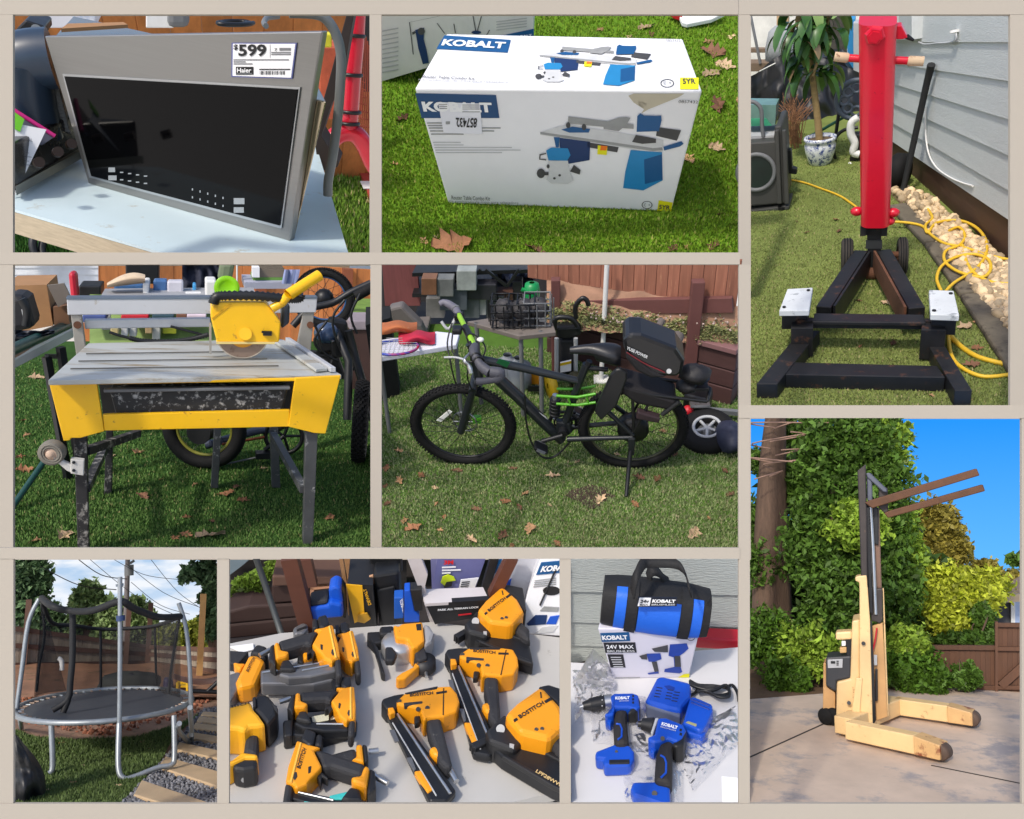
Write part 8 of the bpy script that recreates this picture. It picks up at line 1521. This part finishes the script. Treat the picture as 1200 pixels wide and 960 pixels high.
# retaining wall, hedge, tent corner at the back left
yw2 = yb + .55; hw = lambda x,y,o=0.: Hp.aty(*h1(x,y),yw2 + o)
RWh = thing(Hp,'retaining_wall','dark brown stacked timber wall behind the nail gun table','wall',hw(300,600))
for q in ([(-40,620),(600,560),(600,455),(-40,520)],[(-40,514),(600,450),(600,360),(180,380),(-40,440)],[(340,362),(1250,290),(1250,150),(340,230)]): part(MB().prism([hw(*p) for p in q],(0,.12,0)),'sleeper',mat('dark sleeper',(58,40,36),.7,var=.2,vs=6),RWh,.008)
part(MB().prism([hw(*p,-.03) for p in ((345,240),(900,220),(900,170),(345,165))],(0,.15,0)),'cap_board',mat('brown cap',(96,70,58),.7),RWh,.006)
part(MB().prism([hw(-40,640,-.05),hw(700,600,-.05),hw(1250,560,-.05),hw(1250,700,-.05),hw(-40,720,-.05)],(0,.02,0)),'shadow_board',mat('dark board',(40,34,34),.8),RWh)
hd = thing(Hp,'clipped_hedge','low green clipped ground cover on top of the timber wall','hedge',hw(150,400,.1)); hb_ = []
for x_,y_,r in ((60,340,100),(140,370,80),(220,340,70),(210,210,90),(130,220,60),(60,420,60),(290,150,50),(400,100,70),(480,90,60),(350,90,50)): c = hw(x_,y_,.12); s = r * .165 * Hp.pw(c); hb_.append((tuple(c),(s,s * .7,s * .8)))
leafcloud(Hp,hb_,9000,.012,leafmat('hedge leaf',(122,150,56)),hd,rt,'foliage')
solo(Hp,MB().prism([hw(*p,.5) for p in ((-40,220),(120,100),(240,-20),(-40,-20))],(0,.05,0)),'grey_tarp',mat('blue grey tarp',(128,146,156),.5,bump=.3,bs=8),'blue grey tarp corner above the hedge','tarp')
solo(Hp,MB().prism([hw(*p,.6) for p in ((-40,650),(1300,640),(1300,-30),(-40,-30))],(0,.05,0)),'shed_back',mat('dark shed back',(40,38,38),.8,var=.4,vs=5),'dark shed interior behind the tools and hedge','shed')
pbw = solo(Hp,MB().prism([hw(*p,-.02) for p in ((615,350),(640,345),(640,245),(615,245))],(0,.03,0)),'crate_frame',mat('pink tan timber',(190,140,108),.7),'pale timber crate frame behind the blue cordless tool','crate'); part(MB().prism([hw(*p,-.02) for p in ((615,250),(860,225),(860,240),(615,265))],(0,.03,0)),'crate_rail',mat('pink tan timber',(190,140,108)),pbw)
for x_ in (665,700,735): part(MB().prism([hw(*p,.01) for p in ((x_,345),(x_ + 12,345),(x_ + 12,258),(x_,258))],(0,.02,0)),'crate_slat',mat('mid brown slat',(120,80,56),.7),pbw)
solo(Hp,MB().prism([hw(*p,.3) for p in ((620,120),(680,150),(800,40),(810,-10),(620,-10))],(0,.05,0)),'rattan_panel',mat('rattan weave',(176,150,120),.8,var=.4,vs=40,stretch=(1,1,4)),'pale woven rattan panel at the back of the table','panel')
solo(Hp,MB().prism([Hp.at(*h1(*p),.004) for p in ((40,670),(210,648),(215,690),(130,712))],(0,0,.003)),'paper_sheet',M_paper,'scrap of white paper at the back edge of the table','paper')

# ================================================================ I: drill kit on a table
Ip = Panel(669,656,866,942,40,1.8,D3)
i1 = zf(664,650,.171667); i2 = zf(664,796,.171667)
IT = thing(Ip,'work_table','pale grey white table top under the blue drill kit','table',Ip.at(770,900))
yb6 = Ip.at(*i1(500,845)).y
part(MB().prism([Ip.at(662,949),Ip.at(873,949),Ip.at(873,758),Ip.at(*i1(900,655)),Ip.at(*i1(200,745)),Ip.at(662,776)],(0,0,-.03)),'table_top',mat('pale table plastic',(206,205,206),.45,var=.04,vs=3),IT)
yw3 = Ip.at(*i1(600,640)).y + .12; iw = lambda x,y,o=0.: Ip.aty(*i1(x,y),yw3 + o)
SWI = thing(Ip,'siding_wall','grey wood grain lap siding wall behind the drill kit','wall',iw(600,700))
M_si = mat('grey green siding',(158,164,162),.62,var=.05,vs=30,stretch=(1,1,7),bump=1.,bs=46)
ly = [(-60,-40),(238,265),(445,485),(605,640),(715,760),(880,900)]
for (a0_,a1_),(c0_,c1_) in zip(ly,ly[1:]):
    q = [iw(-40,c0_),iw(1250,c1_),iw(1250,a1_),iw(-40,a0_)]; part(MB().hexa([q[0] + V((0,-.012,0)),q[1] + V((0,-.012,0)),q[2],q[3]],[p + V((0,.02,0)) for p in q]),'siding_board',M_si,SWI)
solo(Ip,MB().prism([iw(-40,790,-.03),iw(240,720,-.03),iw(240,760,-.03),iw(-40,900,-.03)],(0,.02,0)),'base_gap_board',mat('dark brown gap',(50,40,36),.8),'dark brown board below the siding behind the plastic wrap','board')
rr = solo(Ip,MB().prism([iw(*p,-.08) for p in ((880,640),(1250,660),(1250,585),(890,570))],(0,.06,0)),'red_case',mat('deep red plastic',(176,16,42),.4,var=.1),'deep red plastic case along the wall behind the white carton lid','case',bev=.006)
# carton
CN = thing(Ip,'drill_carton','white drill kit carton with blue band standing on the table under the bag','box',Ip.at(*i1(570,845)))
zc = .0; fb0,fb1 = Ip.at(*i1(318,850)),Ip.at(*i1(835,838)); nF = (fb1 - fb0).cross(V((0,0,1))).normalized(); nF = nF if nF.y < 0 else -nF
nF = (nF + V((0,0,-.12))).normalized(); cf = Pl(Ip,fb0,nF,i1)
q = cf.ps([(318,850),(835,838),(912,505),(212,505)]); bk_ = [p + V((0,.14,0)) for p in q]; tz_ = (q[2].z + q[3].z) / 2
tl,tr_ = Ip.at(*i1(235,425),tz_),Ip.at(*i1(905,440),tz_)
part(MB().hexa(q,[bk_[0],bk_[1],tr_,tl]),'carton_body',mat('lilac white carton',(216,214,226),.45,var=.04),CN,.004)
cfp = Pl(Ip,fb0 + cf.n * .001,cf.n,i1)
def ip(polys,nm,m,off=.0008):
    for po in polys: part(MB().poly([p + cf.n * off for p in cfp.ps(po)]),nm,m,CN,recalc=False)
def itx(s,quad,m,bold=.03): text(s,[p + cf.n * .0016 for p in cfp.ps(quad)],m,CN,bold=bold)
ip([[(240,595),(435,588),(425,528),(228,535)]],'brand_band',M_kb); itx('KOBALT',[(245,580),(418,575),(412,545),(238,548)],M_wp,.05)
ip([[(265,670),(478,668),(468,598),(250,600)],[(300,770),(402,770),(385,680),(278,680)]],'black_band',mat('band black',(34,34,40),.5))
itx('24V MAX',[(275,640),(460,638),(455,612),(268,612)],M_wp,.02); itx('BRUSHLESS',[(278,664),(465,662),(462,648),(275,648)],M_prl,.02)
for i in range(5): ip([[(300 + 5 * i,696 + 16 * i),(370 + 4 * i,696 + 16 * i),(371 + 4 * i,702 + 16 * i),(301 + 5 * i,702 + 16 * i)]],'print_line',M_prl,.0016)
ip([[(705,612),(820,605),(832,640),(800,670),(770,690),(775,760),(790,800),(770,810),(665,800),(670,780),(735,765),(730,700),(695,690)],[(545,675),(640,672),(648,712),(600,730),(560,730)],[(552,808),(625,795),(630,810),(560,818)]],'printed_drill',mat('print blue drill',(40,70,160),.5,var=.15,vs=30))
ip([[(580,640),(690,615),(692,665),(600,662)],[(495,690),(548,675),(550,715),(512,712)],[(735,690),(775,690),(780,765),(740,765)],[(580,730),(615,728),(628,795),(600,800)]],'printed_chuck',M_prd,.0014)
n = 22; o_ = [p + cf.n * .001 for p in cfp.ps(ell(848,562,28,26,n))]; i__ = [p + cf.n * .001 for p in cfp.ps(ell(848,562,24,22,n))]; part(MB().add(o_ + i__,[[k,(k + 1) % n,n + (k + 1) % n,n + k] for k in range(n)]),'approval_mark',M_prd,CN,recalc=False); itx('C+',[(834,570),(862,570),(862,555),(834,555)],M_prd,0)
ip([[(760,838),(835,838),(840,812),(800,815)]],'yellow_corner',M_yel); ip([[(330,838),(500,835),(500,839),(330,842)]],'print_line',M_prg)
part(MB().prism([Ip.at(*i1(*p),tz_ + .002) for p in ((245,465),(280,458),(282,470),(248,478))],(0,0,.001)),'violet_sticker',mat('violet sticker',(80,60,160),.5),CN)
# tool bag on the carton: a soft barrel with straps
BGi = thing(Ip,'tool_bag','blue and black duffel tool bag with two black handles on the drill carton','bag',Ip.at(*i1(580,500),tz_))
M_bb = mat('bag blue nylon',(26,100,214),.55,var=.08,bump=.25,bs=120); M_bk = mat('bag black nylon',(24,24,26),.75,var=.2,bump=.3,bs=120)
yB = Ip.at(*i1(580,515),tz_).y - .01
A0,A1 = Ip.aty(*i1(245,300),yB + .07),Ip.aty(*i1(965,395),yB + .07); axB = (A1 - A0); LB = axB.length; axn = axB.normalized(); rB = (Ip.aty(*i1(600,205),yB + .07) - Ip.aty(*i1(600,522),yB + .07)).length / 2 * .93
upB = (V((0,0,1)) - axn * axn.z).normalized(); fwd = upB.cross(axn); fwd = fwd if fwd.y < 0 else -fwd
def barrel(t0,t1,grow,a0=0.,a1=6.2832,nu=10,nv=28):
    def fn(u,v):
        t = t0 + (t1 - t0) * u; a = a0 + (a1 - a0) * v; sag = 1 - .12 * abs(2 * t - 1) ** 3; bump_ = .02 * noise.noise(V((t * 7,a * 1.3,2))); r = rB * (sag + bump_) + grow; sq = 1. / max(abs(math.cos(a)),abs(math.sin(a))) ** .28
        return A0 + axB * t + (fwd * math.cos(a) * .92 + upB * math.sin(a)) * r * sq
    return MB().grid(Ip,nu,nv,fn)
bodyb = barrel(0,1,0,nu=26,nv=40)
for t in (0,1):
    vs = [A0 + axB * t]; ring_ = barrel(t,t + .0001,0,nu=2,nv=40).v[::2]; bodyb.add(vs + ring_,[[0,k + 1,k + 2] for k in range(39)],True)
bd = part(bodyb,'bag_body',M_bk,BGi,recalc=True)
part(barrel(.12,.22,.0025,-1.2,1.15,6,20),'blue_panel',M_bb,BGi,recalc=False); part(barrel(.335,.72,.0025,-1.25,.72,14,22),'blue_panel',M_bb,BGi,recalc=False); part(barrel(.83,.925,.0025,-1.2,1.0,6,20),'blue_panel',M_bb,BGi,recalc=False)
for t in (.275,.775): part(barrel(t - .05,t + .05,.006,-1.6,1.5,5,24),'webbing_strap',M_bk,BGi,recalc=False)
bpn = lambda x,y,o=.0: Ip.aty(*i1(x,y),yB + o)
def strap(pts,nm='handle'): 
    P_ = smooth(pts,6); mb = MB(); w = .016; vs = []
    for i,p in enumerate(P_): vs += [p + V((0,-.004,0)) + (fwd * 0 + V((-.2,.5,.5)).normalized()) * -w,p + V((-.2,.5,.5)).normalized() * w]
    mb.add(vs,[[2 * i,2 * i + 1,2 * i + 3,2 * i + 2] for i in range(len(P_) - 1)],True); o = part(mb,nm,M_bk,BGi,recalc=False); sm = o.modifiers.new('thick','SOLIDIFY'); sm.thickness = .005
strap([bpn(455,260,-.05),bpn(475,150,-.04),bpn(515,65,.0),bpn(560,50,.02),bpn(720,55,.02),bpn(790,90,.0),bpn(830,170,-.03),bpn(845,250,-.06)])
strap([bpn(560,160,.1),bpn(580,110,.1),bpn(620,118,.1),bpn(660,165,.1),bpn(700,190,.1)])
lb_q = [Ip.on(i1(*p),A0 + fwd * (rB * 1.05),fwd) for p in ((480,355),(745,350),(748,302),(490,296))]
def onb(pts,off=.012): return [Ip.aty(*i1(*p),(A0 + fwd * (rB + off)).y) for p in pts]
part(MB().prism(onb([(478,358),(752,352),(755,298),(488,294)]),(0,.006,0)),'logo_patch',mat('patch navy black',(18,24,40),.6),BGi); part(MB().prism(onb([(484,354),(568,352),(578,298),(498,296)],.0145),(0,.003,0)),'white_patch',M_paper,BGi,.002)
text('24v',onb([(500,330),(560,328),(565,306),(506,308)],.016),mat('patch navy black',(18,24,40)),BGi,bold=.03); text('MAX',onb([(498,348),(555,347),(558,336),(501,337)],.016),mat('patch navy black',(18,24,40)),BGi,bold=.03)
text('KOBALT',onb([(582,327),(742,328),(746,306),(588,304)],.0145),M_wp,BGi,bold=.05); text('BRUSHLESS',onb([(578,346),(738,346),(740,334),(582,334)],.0145),M_prl,BGi,bold=.02)
part(MB().prism([bpn(*p,.02) for p in ((960,345),(992,300),(985,350),(945,430),(935,420))],(0,.01,0)),'zip_pull',M_bk,BGi)
# drills lying on their sides
def islab(root,zz,pts,z0,z1,nm,m,bev=.005): return part(MB().prism([Ip.at(*zz(*p),z1) for p in pts],(0,0,z0 - z1)),nm,m,root,bev)
def icone(root,a,b,za,ra,rb,nm,m,n=20): return part(MB().tube([Ip.at(*i2(*a),za),Ip.at(*i2(*b),za)],[ra,rb],n),nm,m,root)
M_ib = mat('tool vivid blue',(14,74,184),.4,var=.06,coat=.15); M_ik = mat('tool grip black',(36,33,33),.7,var=.2,bump=.3,bs=120); M_ig = mat('tool dark',(26,26,28),.45)
def px(n): return n * .171667 * Ip.pw(Ip.at(770,880))
D1_ = thing(Ip,'cordless_drill','blue cordless drill driver with black keyless chuck lying on the table','drill',Ip.at(*i2(330,400)))
icone(D1_,(85,192),(120,182),.032,px(6),px(16),'chuck_tip',M_steel); icone(D1_,(112,184),(165,175),.032,px(28),px(44),'chuck_nose',M_ig); icone(D1_,(160,176),(240,162),.032,px(46),px(54),'chuck_sleeve',M_ig); icone(D1_,(238,162),(258,160),.032,px(58),px(58),'torque_ring',M_ig)
for k in range(9): a_ = k * .698; c_ = Ip.at(*i2(246,161),.032); part(MB().box(c_ + V((0,math.cos(a_) * px(58),math.sin(a_) * px(58))),(px(8),px(5),px(5))),'ring_mark',M_white,D1_) if math.sin(a_) > 0 else None
icone(D1_,(256,160),(312,152),.032,px(52),px(54),'gear_case',M_steel)
islab(D1_,i2,[(300,110),(325,95),(450,92),(490,105),(500,185),(480,205),(420,190),(330,190),(320,240),(265,250),(258,232),(310,215)],.004,.062,'body',M_ib,.012); islab(D1_,i2,[(445,96),(490,102),(502,140),(500,190),(470,215),(410,225),(440,190),(465,170)],.006,.06,'motor_cap',M_ig,.012)
for k in range(3): islab(D1_,i2,[(446,108 + 22 * k),(460,106 + 22 * k),(462,122 + 22 * k),(448,124 + 22 * k)],.055,.0625,'vent',M_ig,.001)
text('KOBALT',[Ip.at(*i2(*p),.0628) for p in ((332,142),(430,138),(430,118),(332,121))],M_wp,D1_,bold=.05); text('BRUSHLESS',[Ip.at(*i2(*p),.0628) for p in ((360,155),(425,152),(425,145),(360,148))],M_prl,D1_,bold=.01)
islab(D1_,i2,[(328,200),(420,195),(405,260),(415,330),(428,440),(325,445),(318,330),(322,250)],.008,.054,'handle',M_ik,.014); islab(D1_,i2,[(275,250),(318,245),(310,280),(300,318),(275,295)],.018,.044,'trigger',M_ib,.006)
gp2 = [Ip.at(*i2(*p),.0555) for p in ((338,305),(365,308),(378,340),(375,395),(350,412))]; part(MB().tube(gp2,.003,6),'grip_line',M_ib,D1_)
islab(D1_,i2,[(195,490),(340,435),(430,445),(462,490),(462,540),(440,582),(250,590),(250,545),(195,540)],.0,.042,'battery_foot',M_ib,.008); islab(D1_,i2,[(290,548),(430,545),(430,572),(290,576)],.03,.044,'foot_slot',M_ig,.002); part(MB().cyl(Ip.at(*i2(340,494),.04),Ip.at(*i2(340,494),.044),.004),'screw',M_ig,D1_)
D2_ = thing(Ip,'impact_driver','blue cordless impact driver with black hex nose lying on the plastic wrap','impact driver',Ip.at(*i2(640,560)))
icone(D2_,(488,305),(525,308),.034,px(22),px(24),'hex_collar',M_ig); icone(D2_,(515,305),(590,320),.034,px(40),px(58),'hammer_case',M_ig)
islab(D2_,i2,[(605,262),(630,258),(590,372),(572,365)],.004,.066,'silver_band',M_lgrey,.006)
islab(D2_,i2,[(625,262),(680,262),(795,308),(815,345),(790,400),(750,425),(690,400),(640,420),(600,430),(560,415),(552,395),(600,375)],.002,.07,'body',M_ib,.012); islab(D2_,i2,[(770,315),(800,312),(818,350),(800,450),(745,465),(715,440),(770,405)],.004,.066,'motor_cap',M_ig,.012)
for k in range(2): islab(D2_,i2,[(772,335 + 28 * k),(790,338 + 28 * k),(786,358 + 28 * k),(768,354 + 28 * k)],.06,.0705,'vent',M_ig,.001)
text('KOBALT',[Ip.at(*i2(*p),.0708) for p in ((645,316),(755,345),(760,322),(652,294))],M_wp,D2_,bold=.05); text('BRUSHLESS',[Ip.at(*i2(*p),.0708) for p in ((640,330),(745,358),(747,350),(642,322))],M_prl,D2_,bold=.01)
islab(D2_,i2,[(640,430),(690,405),(745,420),(720,480),(722,570),(718,715),(598,690),(604,580),(612,500)],.01,.058,'handle',M_ik,.014); islab(D2_,i2,[(570,430),(625,425),(615,480),(595,505),(570,488)],.02,.046,'trigger',M_ib,.006); part(MB().cyl(Ip.at(*i2(655,405),.06),Ip.at(*i2(655,405),.073),.006),'direction_button',M_ig,D2_)
part(MB().tube([Ip.at(*i2(*p),.0595) for p in ((642,520),(668,535),(680,570),(678,640),(645,672))],.003,6),'grip_line',M_ib,D2_)
islab(D2_,i2,[(450,698),(600,695),(705,718),(710,850),(690,870),(455,790),(436,745)],.0,.042,'battery_foot',M_ib,.008); islab(D2_,i2,[(440,770),(690,845),(690,868),(455,800)],.0,.03,'foot_rail',M_ib,.004); part(MB().cyl(Ip.at(*i2(600,780),.04),Ip.at(*i2(600,780),.045),.007),'screw',M_ig,D2_)
# charger, battery, cable
CG = thing(Ip,'battery_charger','blue battery charger with vent slots behind the impact driver','charger',Ip.at(*i2(690,120)))
islab(CG,i2,[(538,130),(610,-10),(640,-30),(850,20),(845,110),(790,170),(780,220),(690,200),(545,155)],.0,.06,'charger_body',M_ib,.012); islab(CG,i2,[(540,148),(780,215),(775,255),(540,180)],.0,.05,'charger_front',mat('grey charger front',(84,92,116),.5),.006)
for k in range(4):
    for j,x_ in enumerate((615,690,735)): islab(CG,i2,[(x_ + 6 * k - 20,112 - 20 * k + 15 * j),(x_ + 6 * k + 20,118 - 20 * k + 15 * j),(x_ + 6 * k + 22,124 - 20 * k + 15 * j),(x_ + 6 * k - 18,118 - 20 * k + 15 * j)],.055,.0608,'vent_slot',M_ig,.0005)
islab(CG,i2,[(600,158),(705,180),(702,205),(602,178)],.03,.0505,'front_window',M_ig,.001); islab(CG,i2,[(665,45),(700,40),(740,55),(735,75),(690,70)],.055,.061,'emblem',mat('emblem dark blue',(10,50,140),.5),.001)
BT = thing(Ip,'tool_battery','blue slide battery pack beside the charger','battery',Ip.at(*i2(880,250)))
islab(BT,i2,[(800,270),(840,125),(870,115),(995,170),(998,215),(960,300),(930,345),(900,350),(790,300)],.012,.05,'battery_body',M_ib,.008); islab(BT,i2,[(780,300),(805,285),(905,340),(945,340),(950,370),(920,395),(830,370)],.0,.034,'battery_base',M_ib,.006); islab(BT,i2,[(812,295),(830,285),(890,305),(885,322)],.045,.0515,'battery_label',mat('olive label',(150,150,110),.5),.001)
for z_ in (0,1): part(MB().tube([Ip.at(*i2(*p),.05) for p in ((850,140 + 20 * z_),(975,185 + 25 * z_))],.003,6),'battery_ridge',mat('emblem dark blue',(10,50,140)),BT)
cbm = MB()
for k in range(4): cbm.tube(smooth([Ip.at(*i2(*p),.012 + .006 * k) for p in ((840,10 + 8 * k),(900,40 + 6 * k),(1000,45 + 10 * k),(1090,60 - 6 * k),(1110,95 + 6 * k),(1040,110 + 4 * k),(960,90 - 3 * k),(890,60 + 8 * k))],5),.005,6)
cbm.tube(smooth([Ip.at(*i2(*p),.012) for p in ((1090,60),(1130,40),(1165,90),(1175,150))],4),.005,6).tube(smooth([Ip.at(*i2(*p),.012) for p in ((900,50),(880,90),(840,115))],4),.005,6)
solo(Ip,cbm,'charger_cable',M_black,'bundled black charger cable beside the charger','cable')
solo(Ip,MB().prism([Ip.at(*i2(*p),.003) for p in ((1058,662),(1230,680),(1230,870),(1065,870))],(0,0,-.002)),'paper_sheet',M_paper,'white folded paper at the table side below the plastic wrap','paper')
# clear plastic wrap
def filmmat():
    m = bpy.data.materials.new('clear plastic film'); m.use_nodes = True; nt = m.node_tree; N = nt.nodes; L = nt.links; N.remove(N['Principled BSDF']); tr = N.new('ShaderNodeBsdfTransparent'); tr.inputs[0].default_value = (.93,.93,.94,1); gl = N.new('ShaderNodeBsdfGlossy'); gl.inputs['Roughness'].default_value = .34; df = N.new('ShaderNodeBsdfDiffuse'); df.inputs[0].default_value = (.7,.7,.72,1)
    m1 = N.new('ShaderNodeMixShader'); m1.inputs[0].default_value = .16; m2 = N.new('ShaderNodeMixShader'); lw = N.new('ShaderNodeLayerWeight'); lw.inputs[0].default_value = .16; L.new(tr.outputs[0],m1.inputs[1]); L.new(df.outputs[0],m1.inputs[2]); L.new(lw.outputs['Fresnel'],m2.inputs[0]); L.new(m1.outputs[0],m2.inputs[1]); L.new(gl.outputs[0],m2.inputs[2]); L.new(m2.outputs[0],N['Material Output'].inputs[0]); return m
M_film = filmmat()
def film(poly4,seed,amp,nu,nv,label,lift=.012):
    a,b,c,d = [complex(*p) for p in poly4]
    def fn(u,v):
        p = (a * (1 - u) + b * u) * (1 - v) + (d * (1 - u) + c * u) * v; w = V((p.real * .02,p.imag * .02,seed)); e = min(u,1 - u,v,1 - v); z = lift * min(1,e * 6) + amp * abs(noise.noise(w)) + amp * .7 * abs(noise.noise(w * 2.7)) + amp * .4 * abs(noise.noise(w * 6))
        j = 14 * noise.noise(V((u * 6,v * 6,seed + 3))); return Ip.at(p.real + j * .17,p.imag + j * .12,.002 + z)
    solo(Ip,MB().grid(Ip,nu,nv,fn,False),'plastic_wrap',M_film,label,'plastic wrap',recalc=False)
film([i2(40,-60),i2(330,-70),i2(330,260),i2(60,300)],1.,.022,46,46,'crumpled clear plastic wrap heaped left of the drill carton')
film([i2(150,150),i2(540,120),i2(540,480),i2(180,430)],2.,.010,50,40,'crinkled clear plastic wrap under the drill driver')
film([i2(380,430),i2(800,420),i2(800,880),i2(400,870)],3.,.010,56,56,'crinkled clear plastic wrap under the impact driver handle')
film([i2(720,420),i2(1160,180),i2(1190,420),i2(860,760)],4.,.022,60,44,'crumpled clear plastic bag with torn edge beside the battery')
film([i1(40,880),i1(180,640),i1(300,760),i1(320,900)],5.,.06,40,40,'tall crumpled clear plastic bag against the carton',.05)

# ---------------------------------------------------------------- keep the backs of boxes and walls below the top of their own opening
def under_top(P,o,seen):
    if o.type == 'MESH' and o.data.name not in seen:
        seen.add(o.data.name); me = o.data; n = len(me.vertices); co = np.empty(n * 3); me.vertices.foreach_get('co',co); co = co.reshape(n,3)
        off = np.array(OFF[o.name]); R = np.array(P.R); C0 = np.array(P.C); q = (co + off - C0) @ R.T; y = 480 - FPX * q[:,1] / -q[:,2]; bad = y < P.box[1] - 6.6
        if bad.any() and not bad.all():
            q[bad,1] = -(P.box[1] - 6.5 - 480) / FPX * -q[bad,2]; me.vertices.foreach_set('co',(q @ R + C0 - off).ravel()); me.update()
    for c in o.children: under_top(P,c,seen)
_seen = set()
for P_,o_ in ROOTP:
    if isinstance(P_,Panel): under_top(P_,o_,_seen)
